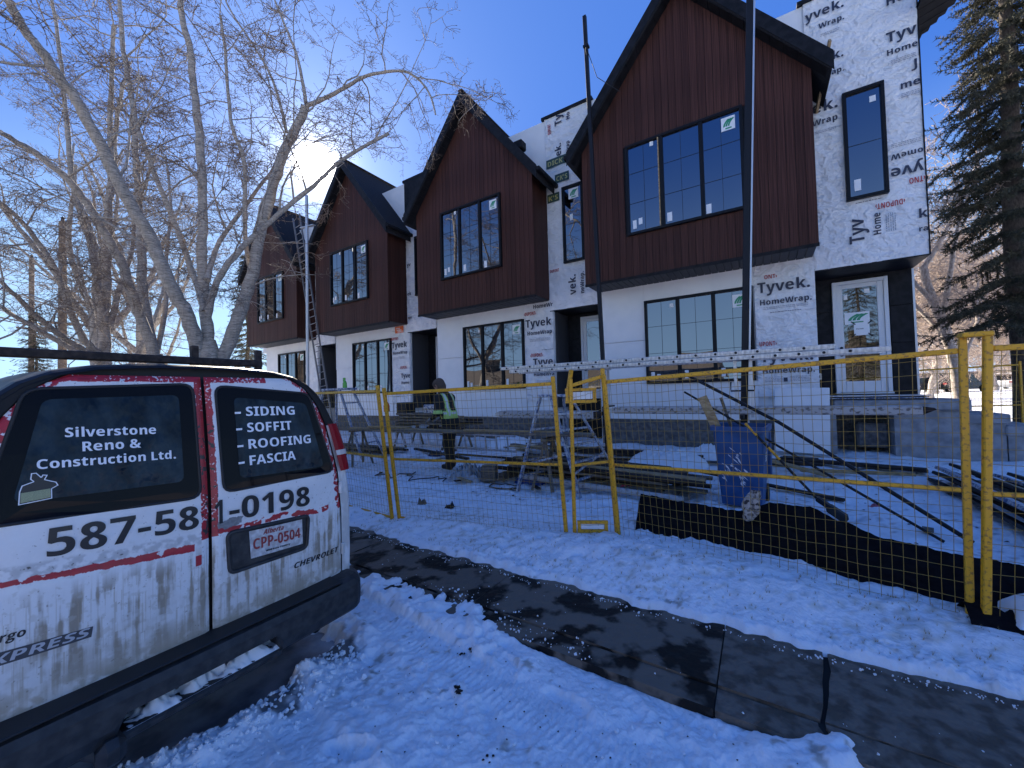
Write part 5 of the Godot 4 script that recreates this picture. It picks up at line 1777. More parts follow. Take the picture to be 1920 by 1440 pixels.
	# what is in the bin
	tag(put(MB.new().cbox(Vector3(-0.56, 1.34, -6.02), Vector3(0.12, 0.64, 0.035), 0.004, Basis(Vector3.BACK, 0.36)), "board_offcut", M.wood), "pale board end sticking up out of the bin, leftmost", "board")
	tag(put(MB.new().bar(Vector3(-0.45, 1.62, -6.12), Vector3(-0.28, 1.02, -6.10), 0.055, 0.03), "board_offcut", M.wood_old), "thin grey wood strip sticking up beside the pale board end", "board")
	tag(put(MB.new().tube([Vector3(-0.92, 1.71, -6.15), Vector3(0.2, 1.0, -5.85), Vector3(1.47, 0.20, -5.46)], [0.015], 7), "metal_rod", M.steel), "lower of two long black rods slanting from the bin to the snow", "rod", "black rods leaning on the bin")
	tag(put(MB.new().tube([Vector3(-0.98, 2.02, -6.15), Vector3(0.2, 1.30, -5.95), Vector3(1.70, 0.19, -5.59)], [0.022], 7), "metal_rod", M.steel), "upper of two long black rods slanting from the bin to the snow", "rod", "black rods leaning on the bin")
	var br := thing("broom", "yellow and black handled broom leaning on the bin, head on the snow", "broom", Vector3(0.55, 0.25, -5.9))
	var bh := Vector3(-0.16, 1.30, -5.72)
	var be := Vector3(0.53, 0.42, -5.85)
	for k in 6:
		put(MB.new().tube([bh.lerp(be, k / 6.0), bh.lerp(be, (k + 1) / 6.0)], [0.015], 8), "handle", M.yellow if k in [0, 2] else M.steel, br)
	m = MB.new()
	m.bar(be, be + Vector3(0.19, -0.14, 0.02), 0.14, 0.05, Vector3.UP, 0.012)
	put(m, "head", M.steel, br)
	put(MB.new().bar(be + Vector3(0.10, -0.09, 0.01), be + Vector3(0.27, -0.21, 0.03), 0.15, 0.09, Vector3.UP, 0.02), "bristles", M.cable, br)
	# foam boards leaning beside the porch
	for i in 3:
		var fb := put(MB.new().cbox(Vector3(0.70 + 0.03 * i, 1.04, -10.02 - 0.075 * i), Vector3(0.88, 1.32 + 0.02 * i, 0.06), 0.006, Basis(Vector3.RIGHT, -0.10) * Basis(Vector3.BACK, -0.035)), "foam_board", M.panel)
		tag(fb, ["white foam board leaning beside the porch, frontmost of three", "middle one of three foam boards leaning beside the porch", "rearmost of three foam boards leaning beside the porch"][i], "foam board", "foam boards leaning beside the porch")
	# porch and steps
	var po := thing("concrete_porch", "grey concrete porch with steps going down to the right of the white door", "porch", Vector3(2.4, 0.35, -11.0))
	m = MB.new()
	m.cbox(Vector3(2.27, 1.335, -11.0), Vector3(1.94, 0.20, 1.24), 0.02)
	put(m, "slab", M.concrete, po)
	put(MB.new().box2(Vector3(2.22, 0.1, -11.55), Vector3(3.2, 1.235, -10.46)), "side_wall", M.concrete, po)
	put(MB.new().box2(Vector3(1.16, 0.1, -11.5), Vector3(1.34, 1.235, -10.47)), "side_wall", M.concrete, po)
	put(MB.new().box2(Vector3(1.34, 0.1, -11.55), Vector3(2.22, 1.23, -11.3)), "back_wall", M.foundation, po)
	for k in 4:
		var x0 := 3.2 + 0.46 * k
		var y1 := 1.17 - 0.21 * k
		put(MB.new().cbox(Vector3(x0 + 0.24, y1 - 0.09, -11.0), Vector3(0.52, 0.18, 1.2), 0.02), "step", M.concrete, po)
		put(MB.new().box2(Vector3(x0 + 0.01, 0.1, -11.55), Vector3(x0 + 0.45, y1 - 0.17, -10.45)), "step_wall", M.concrete, po)
	tag(put(MB.new().cbox(Vector3(1.95, 0.70, -10.9), Vector3(0.5, 0.5, 0.3), 0.04), "concrete_block", M.foundation), "grey block standing in the dark opening under the porch", "block")
	# thin dark panels stacked on the porch
	for k in 4:
		var sp := put(MB.new().cbox(Vector3(2.02 - 0.05 * (k % 2), 1.452 + 0.022 * k, -10.75 - 0.02 * k), Vector3(1.55 - 0.08 * (k % 3), 0.018, 0.7), 0.004, Basis(Vector3.UP, 0.02 * (k - 1))), "siding_sheet", [M.grey_panel, M.alu_old, M.grey_panel, M.galv][k])
		tag(sp, ["lowest of four thin sheets stacked on the porch slab", "second lowest of four thin sheets stacked on the porch slab", "third of four thin sheets stacked on the porch slab", "silver sheet topmost of the four stacked on the porch slab"][k], "sheet", "thin sheets stacked on the porch")
	# bundle of black siding profiles at the right
	var sid_m: Array = []
	for k in 16:
		var layer := k / 7
		var i := k % 7
		var a := Vector3(2.14 + i * 0.21 + rng.randf_range(-0.03, 0.03) + layer * 0.05, 0.30 + layer * 0.085 + rng.randf_range(0, 0.03), -8.35 - 0.06 * i + rng.randf_range(-0.25, 0.15))
		var e := a + Vector3(0.10 + rng.randf_range(-0.12, 0.12), rng.randf_range(-0.03, 0.02), 3.3 + rng.randf_range(-0.3, 0.3))
		var o := put(MB.new().bar(a, e, 0.12, 0.045, Vector3(0.3, 1, 0).normalized(), 0.006), "siding_strip", [M.steel, M.wood_dark, M.alu_old, M.steel][k % 4])
		tag(o, "%s strip from the left in the %s layer of the bundle right of the rods" % [ORD[i], ["bottom", "middle", "top"][layer]], "siding strip", "black siding strips bundled at the right")
	tag(put(MB.new().bar(Vector3(2.1, 0.2, -7.6), Vector3(3.9, 0.2, -7.8), 0.09, 0.09), "timber_sleeper", M.wood_old), "grey timber under the bundle of black siding strips", "timber")
	# long boards behind the step ladder, laid on sleepers
	for k in 15:
		var layer := k / 5
		var i := k % 5
		var x0 := -4.15 + rng.randf_range(-0.2, 0.5)
		var x1 := -0.75 + rng.randf_range(-0.5, 0.15)
		var zz := -5.85 - i * 0.17
		var o := put(MB.new().bar(Vector3(x0, 0.42 + layer * 0.075, zz), Vector3(x1, 0.33 + layer * 0.075 + rng.randf_range(-0.02, 0.02), zz - 0.05 + rng.randf_range(-0.12, 0.12)), 0.14, 0.04, Vector3.UP, 0.005), "long_board", [M.wood_dark, M.wood_old, M.wood_dark, M.wood][k % 4])
		tag(o, "%s board from the front, %s layer, in the low pile left of the blue bin" % [ORD[i], ["bottom", "middle", "top"][layer]], "board", "boards piled between step ladder and bin")
	for q in [[-3.9, "left"], [-1.1, "right"]]:
		tag(put(MB.new().bar(Vector3(q[0], 0.29, -5.7), Vector3(q[0] + 0.05, 0.28, -6.8), 0.10, 0.12), "timber_sleeper", M.wood_old), "short timber under the %s end of the low board pile" % q[1], "timber")
	tag(put(MB.new().tube([Vector3(-3.5, 0.34, -5.72), Vector3(-0.9, 0.28, -5.60)], [0.045], 10), "pipe", M.plank), "pale pipe lying along the front of the low board pile", "pipe")
	tag(put(MB.new().bar(Vector3(-4.2, 0.42, -8.3), Vector3(-2.15, 0.40, -8.6), 0.12, 0.11), "dark_beam", M.wood_dark), "dark beam lying on the snow under the left scaffold plank", "beam")
	# bundle by the van
	for k in 9:
		var o := put(MB.new().bar(Vector3(-11.2 + rng.randf_range(-0.3, 0.3), 0.32 + 0.06 * (k / 5), -6.75 - 0.14 * (k % 5)), Vector3(-8.35 + rng.randf_range(-0.6, 0.3), 0.30 + 0.06 * (k / 5), -6.80 - 0.15 * (k % 5)), 0.12, 0.05, Vector3.UP, 0.006), "siding_strip", [M.wood_dark, M.steel, M.wood_old][k % 3])
		tag(o, "%s strip from the front, %s layer, in the bundle lying just past the van" % [ORD[k % 5], ["lower", "upper"][k / 5]], "siding strip", "dark strips lying behind the van")
	# stacked material on trestles behind the worker
	for k in 14:
		var layer := k / 4
		var x0 := -9.5 + rng.randf_range(0.0, 0.5)
		var x1 := -6.6 + rng.randf_range(-1.0, 0.3)
		var o := put(MB.new().cbox(Vector3((x0 + x1) * 0.5, 0.98 + layer * 0.085, -8.0 - 0.2 * (k % 4)), Vector3(x1 - x0, 0.06, 0.19), 0.006, Basis(Vector3.UP, rng.randf_range(-0.04, 0.04))), "stacked_board", [M.wood_old, M.grey_panel, M.wood_dark, M.alu_old][k % 4])
		tag(o, "%s board from the front, %s layer, of the stack left of the worker" % [ORD[k % 4], ["lowest", "second", "third", "top"][layer]], "board", "boards stacked left of the worker")
	for q in [[-9.0, "left"], [-7.1, "right"]]:
		var tr := thing("trestle", "wooden trestle under the %s end of the stacked boards left of the worker" % q[1], "trestle", Vector3(q[0], 0.3, -8.3), 0.0, "trestles")
		put(MB.new().cbox(Vector3(q[0], 0.90, -8.3), Vector3(0.09, 0.09, 0.95), 0.006), "beam", M.wood_old, tr)
		for e in [[-0.25, -7.95], [0.25, -7.95], [-0.25, -8.65], [0.25, -8.65]]:
			put(MB.new().bar(Vector3(q[0], 0.88, e[1]), Vector3(q[0] + e[0], 0.26, e[1]), 0.05, 0.04), "leg", M.wood_old, tr)
	for q in [[-7.9, 1.36, 0.55, 0.28, "wide grey carton on the stacked boards nearest the worker", M.alu_old], [-9.1, 1.40, 0.42, 0.34, "dark tool case at the left end of the stacked boards", M.steel]]:
		var cs := thing("tool_case", q[4], "case", Vector3(q[0], q[1] - q[3] * 0.5, -8.3))
		put(MB.new().cbox(Vector3(q[0], q[1], -8.3), Vector3(q[2], q[3], 0.4), 0.02), "case_body", q[5], cs)
		put(MB.new().box(Vector3(q[0], q[1] + 0.02, -8.095), Vector3(q[2] * 0.96, 0.012, 0.012)), "case_seam", M.steel, cs)
	# orange cone-shaped bottle seen above the stack
	var oc := thing("orange_jug", "small orange jug standing on the stacked boards", "jug", Vector3(-9.55, 1.32, -8.0))
	put(MB.new().lathe(Vector3(-9.62, 1.30, -8.0), [Vector2(0.0, 0.0), Vector2(0.09, 0.0), Vector2(0.095, 0.18), Vector2(0.05, 0.28), Vector2(0.03, 0.30), Vector2(0.03, 0.36), Vector2(0.0, 0.36)], 14), "body", flat(Color(0.55, 0.09, 0.03), 0.4), oc)
	put(MB.new().lathe(Vector3(-9.62, 1.655, -8.0), [Vector2(0.034, 0.0), Vector2(0.034, 0.05), Vector2(0.0, 0.055)], 12), "cap", M.paper, oc)


# ------------------------------------------------------------------ small things on the snow
func crumple(c: Vector3, sx: float, sz: float, h: float, sd: float, mat: Material, called: String, label: String, category: String) -> MeshInstance3D:
	var f := func(u: float, v: float) -> Vector3:
		var x := (u - 0.5) * sx
		var z := (0.5 - v) * sz
		var e := sqrt(maxf(0.0, sin(PI * u) * sin(PI * v)))
		var y := h * e * (0.7 + 0.9 * nb.get_noise_2d(x * 260.0 + sd, z * 260.0)) + 0.06 * e * nc.get_noise_2d(x * 90.0 + sd, z * 90.0)
		var wx := c.x + x * (0.8 + 0.3 * nb.get_noise_2d(v * 90.0, sd))
		var wz := c.z + z
		return Vector3(wx, gy(wx, wz) - 0.01 + y + c.y, wz)
	return tag(put(MB.new().sheet(26, 22, f), called, mat), label, category) as MeshInstance3D


func build_litter() -> void:
	crumple(Vector3(-3.4, 0.0, -6.0), 0.65, 0.4, 0.18, 3.0, flat(Color(0.012, 0.05, 0.24), 0.4), "blue_tarp", "crumpled blue tarp on the snow under the step ladder", "tarp")
	crumple(Vector3(-4.55, 0.0, -5.65), 0.75, 0.6, 0.30, 9.0, flat(Color(0.34, 0.35, 0.36), 0.35), "plastic_sheet", "crumpled clear plastic sheeting on the snow near the worker's boots", "plastic sheet")
	crumple(Vector3(-7.0, 0.0, -7.4), 0.5, 0.3, 0.12, 15.0, flat(Color(0.02, 0.04, 0.12), 0.6), "dark_cloth", "dark blue cloth dropped on the snow left of the worker", "cloth")
	var bx := thing("brown_carton", "small brown carton under the left end of the low board pile", "carton", Vector3(-4.1, 0.22, -5.6))
	put(MB.new().cbox(Vector3(-4.08, 0.36, -5.62), Vector3(0.26, 0.26, 0.24), 0.01, Basis(Vector3.UP, 0.4)), "box", M.wood_old, bx)
	put(MB.new().box(Vector3(-4.08, 0.494, -5.62), Vector3(0.255, 0.006, 0.06), Basis(Vector3.UP, 0.4)), "tape", M.wood, bx)
	# patterned cloth hung on the silt fabric next to the bin
	var rag := func(u: float, v: float) -> Vector3:
		var a := u * TAU
		var r := 0.070 + 0.025 * sin(a * 3.0 + v * 7.0) + 0.015 * nb.get_noise_2d(a * 30.0, v * 60.0)
		r *= sin(clampf(v, 0.02, 0.98) * PI) * 0.5 + 0.45
		return Vector3(-0.06 - 0.08 * (1.0 - v) + cos(a) * r, 0.44 + 0.30 * v, -4.50 - sin(a) * r * 0.7)
	var rg := tag(put(MB.new().sheet(22, 16, rag), "patterned_cloth", noisy(301, Color(0.05, 0.04, 0.04), Color(0.46, 0.41, 0.37), Vector3(2.6, 2.6, 2.6), 0.9, 0.03, 2, 1.0, 0.0, 0.42, 0.5)), "beige patterned cloth bunched on the black fabric next to the bin", "cloth")
	rg.set_meta("label", "beige patterned cloth bunched on the black fabric next to the bin")
	# cords
	var pts: Array = []
	for k in 40:
		var t := k / 39.0
		pts.append(Vector3(lerpf(-6.6, -4.9, t), 0.0, -5.35 + 0.22 * sin(t * 13.0) + 0.12 * sin(t * 31.0)))
	for k in pts.size(): pts[k].y = gy(pts[k].x, pts[k].z) + 0.012
	var pc := thing("extension_cord", "black power cord snaking over the snow in front of the worker", "cord", pts[0])
	put(MB.new().tube(pts, [0.009], 6), "cord", M.cable, pc)
	put(MB.new().bar(pts[0], (pts[0] as Vector3) + Vector3(-0.06, 0.0, 0.02), 0.03, 0.03), "plug", M.cable, pc)
	pts = []
	for k in 30:
		var t := k / 29.0
		pts.append(Vector3(-3.75 + 0.3 * cos(t * 9.0) * (1.0 - 0.4 * t) + 0.25 * t, 0.0, -5.45 + 0.16 * sin(t * 9.0)))
	for k in pts.size(): pts[k].y = gy(pts[k].x, pts[k].z) + 0.012
	pc = thing("extension_cord", "black cord coiled by the left foot of the step ladder", "cord", pts[0])
	put(MB.new().tube(pts, [0.010], 6), "cord", M.cable, pc)
	put(MB.new().bar(pts[0], (pts[0] as Vector3) + Vector3(0.06, 0.0, 0.02), 0.03, 0.03), "plug", M.cable, pc)
	tag(put(MB.new().bar(Vector3(-7.9, 0.33, -7.5), Vector3(-5.6, 0.31, -6.9), 0.09, 0.05), "dark_strip", M.steel), "dark strip lying on the snow behind the worker's legs", "strip")
	# scraps scattered over the lot
	var sp: Array = []
	for k in 60:
		var x := rng.randf_range(-7.5, 1.9)
		var z := rng.randf_range(-9.6, -5.2)
		if x > -0.9 and x < 0.5 and z > -6.6: continue
		if sp.size() < 22: sp.append([x / -z, x, z])
	sp.sort()
	for k in sp.size():
		var x: float = sp[k][1]
		var z: float = sp[k][2]
		var a := rng.randf_range(0, PI)
		var ln := rng.randf_range(0.10, 0.55)
		var d := Vector3(cos(a), 0, sin(a)) * ln
		var y := gy(x, z) + 0.02
		var o := put(MB.new().bar(Vector3(x, y, z), Vector3(x, y + rng.randf_range(0, 0.05), z) + d, rng.randf_range(0.03, 0.09), 0.02), "scrap", [M.wood_dark, M.wood_old, M.steel, M.wood][k % 4])
		tag(o, "%s offcut dropped on the snow, %s from the left of the scattered scraps" % [["dark brown", "grey", "black", "pale"][k % 4], ORD[k]], "scrap", "offcuts scattered over the snow")
	# boards strewn before the houses, half under snow
	for k in 20:
		var x := -6.3 + k * 0.36 + rng.randf_range(-0.3, 0.3)
		var z := -7.4 - 1.7 * absf(sin(k * 2.3)) + rng.randf_range(-0.2, 0.2)
		if x > 0.2: z = minf(z, -9.0)
		var ln := rng.randf_range(0.9, 2.6)
		var a := rng.randf_range(-0.35, 0.35)
		var d := Vector3(cos(a), 0, sin(a)) * ln
		if x + d.x > 0.9: d.x = 0.9 - x
		var y0 := gy(x, z)
		var o := put(MB.new().bar(Vector3(x, y0 + rng.randf_range(0.01, 0.16), z), Vector3(x, y0 + rng.randf_range(0.01, 0.12), z) + d, rng.randf_range(0.09, 0.18), 0.035, Vector3.UP, 0.005), "strewn_board", [M.wood_dark, M.wood_old, M.wood_dark, M.wood, M.grey_panel][k % 5])
		tag(o, "%s board lying before the houses, %s from the left of the strewn boards" % [["dark brown", "weathered grey", "blackish", "pale", "slate grey"][k % 5], ORD[k]], "board", "boards strewn before the houses")
	for q in [[-1.6, -8.3, 1.5, 0.5, "long snowy heap with debris before the second house from the right"], [-0.9, -9.3, 1.1, 0.4, "snowy heap against the wall left of the blue bin"], [-5.9, -9.2, 1.4, 0.45, "snowy heap below the plank behind the worker"]]:
		var hp := func(u: float, v: float) -> Vector3:
			var xx: float = q[0] + (u - 0.5) * q[2]
			var zz: float = q[1] + (0.5 - v) * 0.9
			var e := sin(PI * u) * sin(PI * v)
			return Vector3(xx, gy(xx, zz) - 0.03 + q[3] * sqrt(maxf(e, 0.0)) * 0.6 + 0.10 * e * nb.get_noise_2d(xx * 200.0, zz * 200.0), zz)
		tag(put(MB.new().sheet(36, 24, hp), "snow_heap", M.snow_chunk), q[4], "snow heap")
	tag(put(MB.new().bar(Vector3(0.55, 0.33, -8.2), Vector3(2.0, 0.33, -8.5), 0.09, 0.05), "fallen_board", M.wood), "pale board lying on the snow right of the bin", "board")
	tag(put(MB.new().bar(Vector3(0.3, 0.36, -9.2), Vector3(2.25, 0.34, -8.9), 0.22, 0.05), "fallen_board", M.wood_dark), "broad dark board lying on the snow before the porch", "board")
	crumple(Vector3(1.18, 0.0, -6.6), 0.16, 0.08, 0.03, 21.0, flat(Color(0.40, 0.10, 0.12), 0.7), "red_rag", "small red rag on the snow beneath the lower rod", "rag")
	crumple(Vector3(-1.75, 0.1, -6.0), 0.22, 0.14, 0.10, 25.0, flat(Color(0.55, 0.05, 0.12), 0.6), "red_tape", "tangle of red tape on the low board pile", "tape")
	crumple(Vector3(-4.25, 0.0, -4.15), 0.16, 0.1, 0.09, 31.0, M.wood_old, "cardboard_scrap", "crushed brown scrap at the foot of the leaning fence posts", "scrap")
	crumple(Vector3(-3.75, 0.0, -4.2), 0.16, 0.1, 0.07, 37.0, M.wood_dark, "cardboard_scrap", "dark scrap on the snow just right of the leaning fence posts", "scrap")
	# snow crumbs along the pavement edges and by the bumper
	var cm := MB.new()
	var base: Array = []
	for i in 5:
		var row: Array = []
		for j in 7:
			var th := PI * i / 4.0
			var ph := TAU * j / 7.0
			var q := Vector3(sin(th) * cos(ph), cos(th) * 0.75, sin(th) * sin(ph)) * (1.0 + 0.25 * sin(i * 7.3 + j * 3.1))
			row.append(q)
		base.append(row)
	for i in 4:
		for j in 7:
			var k := (j + 1) % 7
			cm.quad(base[i][j], base[i][k], base[i + 1][k], base[i + 1][j])
	var where: Array = []
	for k in 420:
		var x := rng.randf_range(-4.6, 2.2)
		var z := far_edge(x) + absf(rng.randfn(0.0, 0.03)) + 0.005
		var y := 0.004
		var s := 0.002 + absf(rng.randfn(0.0, 0.0028))
		where.append([Vector3(x, y, z), s])
	for k in 140:
		var x := rng.randf_range(-2.6, -1.0)
		var z := near_edge(x) - absf(rng.randfn(0.0, 0.13))
		where.append([Vector3(x, 0.000, z), 0.0015 + absf(rng.randfn(0.0, 0.004))])
	for k in 90:
		where.append([Vector3(rng.randf_range(-3.5, 1.8), -0.002, rng.randf_range(-3.1, -2.45)), 0.0015 + absf(rng.randfn(0.0, 0.0022))])
	for k in 700:
		var x := -2.58 + rng.randfn(0, 0.14)
		var z := rng.randf_range(-1.8, -0.5)
		where.append([Vector3(x, gy(x, z) + 0.002, z), absf(rng.randfn(0.0, 0.009)) + 0.003])
	for k in 500:
		var x := rng.randf_range(-2.4, 1.2)
		var z := rng.randf_range(-2.3, -0.8)
		where.append([Vector3(x, gy(x, z) + 0.002, z), absf(rng.randfn(0.0, 0.004)) + 0.002])
	var mmi := MultiMeshInstance3D.new()
	var mm := MultiMesh.new()
	mm.transform_format = MultiMesh.TRANSFORM_3D
	mm.mesh = cm.mesh()
	mm.instance_count = where.size()
	for k in where.size():
		var bs := Basis.from_euler(Vector3(rng.randf() * 6.0, rng.randf() * 6.0, rng.randf() * 6.0)) * Basis.from_scale(Vector3.ONE * where[k][1])
		mm.set_instance_transform(k, Transform3D(bs, where[k][0]))
	mmi.multimesh = mm
	mmi.material_override = M.snow_chunk
	mmi.name = "snow_crumbs"
	add_child(mmi)
	stuff(mmi)
	tag(mmi, "crumbs of snow and ice along the pavement edges and below the bumper", "snow")
	# dead leaves, clods and grass stalks
	var lm := MB.new()
	lm.quad(Vector3(-1, 0, 0.2), Vector3(0, 0.15, 1), Vector3(1, 0.1, 0), Vector3(0.1, 0.5, -0.8))
	lm.quad(Vector3(-0.8, 0.3, -0.5), Vector3(-1, 0.0, 0.3), Vector3(0.3, 0.6, 0.4), Vector3(0.7, 0.1, -0.6))
	var w2: Array = []
	for q in [[-1.62, -1.83, 0.028], [-1.78, -2.15, 0.022], [-1.28, -1.28, 0.02], [-0.30, -1.52, 0.03], [-0.36, -1.62, 0.022], [-0.40, -1.75, 0.018], [-1.2, -1.6, 0.012]]:
		for e in 4: w2.append([Vector3(q[0] + rng.randfn(0, 0.02), 0, q[1] + rng.randfn(0, 0.02)), q[2] * rng.randf_range(0.5, 1.0)])
	for k in 260:
		w2.append([Vector3(rng.randf_range(-2.4, 1.4), 0, rng.randf_range(-2.3, -0.7)), rng.randf_range(0.002, 0.007)])
	for k in 300:
		w2.append([Vector3(rng.randf_range(-4.4, 2.2), 0, rng.randf_range(-4.2, -3.3)), rng.randf_range(0.002, 0.006)])
	for k in 500:
		w2.append([Vector3(rng.randf_range(-9.0, 3.0), 0, rng.randf_range(-10.0, -4.8)), rng.randf_range(0.005, 0.022)])
	var m2 := MultiMesh.new()
	m2.transform_format = MultiMesh.TRANSFORM_3D
	m2.mesh = lm.mesh()
	m2.instance_count = w2.size()
	for k in w2.size():
		var q: Vector3 = w2[k][0]
		q.y = gy(q.x, q.z) + 0.003
		m2.set_instance_transform(k, Transform3D(Basis(Vector3.UP, rng.randf() * TAU) * Basis.from_scale(Vector3.ONE * w2[k][1]), q))
	var i2 := MultiMeshInstance3D.new()
	i2.multimesh = m2
	i2.material_override = M.wood_dark
	i2.name = "leaf_litter"
	add_child(i2)
	stuff(i2)
	tag(i2, "dead leaves, clods and dark bits scattered over the snow", "litter")
	# straw grass poking through the bank
	var gm := MB.new()
	for k in 7:
		var a := TAU * k / 7.0
		var d := Vector3(cos(a), 0, sin(a))
		var n := Vector3(-d.z, 0, d.x) * 0.03
		gm.tri(n, d * 0.35 + Vector3(0, 0.9 + 0.1 * (k % 3), 0), -n)
	var m3 := MultiMesh.new()
	m3.transform_format = MultiMesh.TRANSFORM_3D
	m3.mesh = gm.mesh()
	var w3: Array = []
	for k in 2600:
		var x := rng.randf_range(-5.0, 2.3)
		var z := rng.randf_range(-4.15, -3.3)
		if nc.get_noise_2d(x * 60.0 + 40.0, z * 60.0) + 0.3 * na.get_noise_2d(x * 45.0, z * 45.0 + 500.0) < 0.12: continue
		w3.append(Vector3(x, gy(x, z) - 0.004, z))
	m3.instance_count = w3.size()
	for k in w3.size():
		m3.set_instance_transform(k, Transform3D(Basis(Vector3.UP, rng.randf() * TAU) * Basis(Vector3.RIGHT, rng.randf_range(-0.7, 0.7)) * Basis.from_scale(Vector3.ONE * rng.randf_range(0.015, 0.045)), w3[k]))
	var i3 := MultiMeshInstance3D.new()
	i3.multimesh = m3
	i3.material_override = flat(Color(0.34, 0.27, 0.15), 0.9)
	i3.name = "straw_grass"
	add_child(i3)
	stuff(i3)
	tag(i3, "short straw-coloured grass poking through the snow bank", "grass")


# ------------------------------------------------------------------ trees
func twig_mesh(sd: int, r: float, l: float, droop: float) -> ArrayMesh:   # a small branching spray of bare twigs with buds
	var g := RandomNumberGenerator.new()
	g.seed = sd
	var b := MB.new()
	var pts: Array = []
	var p := Vector3.ZERO
	var d := Vector3(g.randf_range(-0.25, 0.25), 1.0, g.randf_range(-0.25, 0.25)).normalized()
	for k in 6:
		pts.append(p)
		d = (d + Vector3(g.randfn(0, 0.28), -droop * 0.25, g.randfn(0, 0.28))).normalized()
		p += d * l / 5.0
	b.tube(pts, [r, r * 0.85, r * 0.7, r * 0.6, r * 0.5, r * 0.4], 3, false)
	for k in 7:
		var t := g.randi_range(1, 5)
		var o: Vector3 = pts[t]
		var a := g.randf() * TAU
		var sd2 := (Vector3(cos(a), 0.35 - droop * 0.5, sin(a))).normalized()
		var q: Array = [o]
		var e := g.randf_range(0.14, 0.40) * l * 1.2
		for m in 3:
			sd2 = (sd2 + Vector3(g.randfn(0, 0.35), 0.30, g.randfn(0, 0.35))).normalized()
			q.append((q[q.size() - 1] as Vector3) + sd2 * e / 3.0)
		b.tube(q, [r * 0.7, r * 0.55, r * 0.5, r * 0.45], 3, false)
		# bud
		var en: Vector3 = q[3]
		b.tube([en, en + sd2 * r * 3.0, en + sd2 * r * 7.0], [r * 0.5, r * 1.05, r * 0.2], 3, false)
	return b.mesh()


func open_sky(p: Vector3) -> bool:   # the crown thins out where the low sun comes through
	return (p - Vector3(0, 1.75, 0)).normalized().dot(Vector3(-0.752, 0.478, -0.454).normalized()) < 0.9988


func spline(pts: Array, n: int) -> Array:
	var o: Array = []
	for i in pts.size() - 1:
		var p0: Vector3 = pts[maxi(i - 1, 0)]
		var p1: Vector3 = pts[i]
		var p2: Vector3 = pts[i + 1]
		var p3: Vector3 = pts[mini(i + 2, pts.size() - 1)]
		for k in n:
			var t := float(k) / n
			o.append(p1.cubic_interpolate(p2, p0, p3, t))
	o.append(pts[pts.size() - 1])
	return o


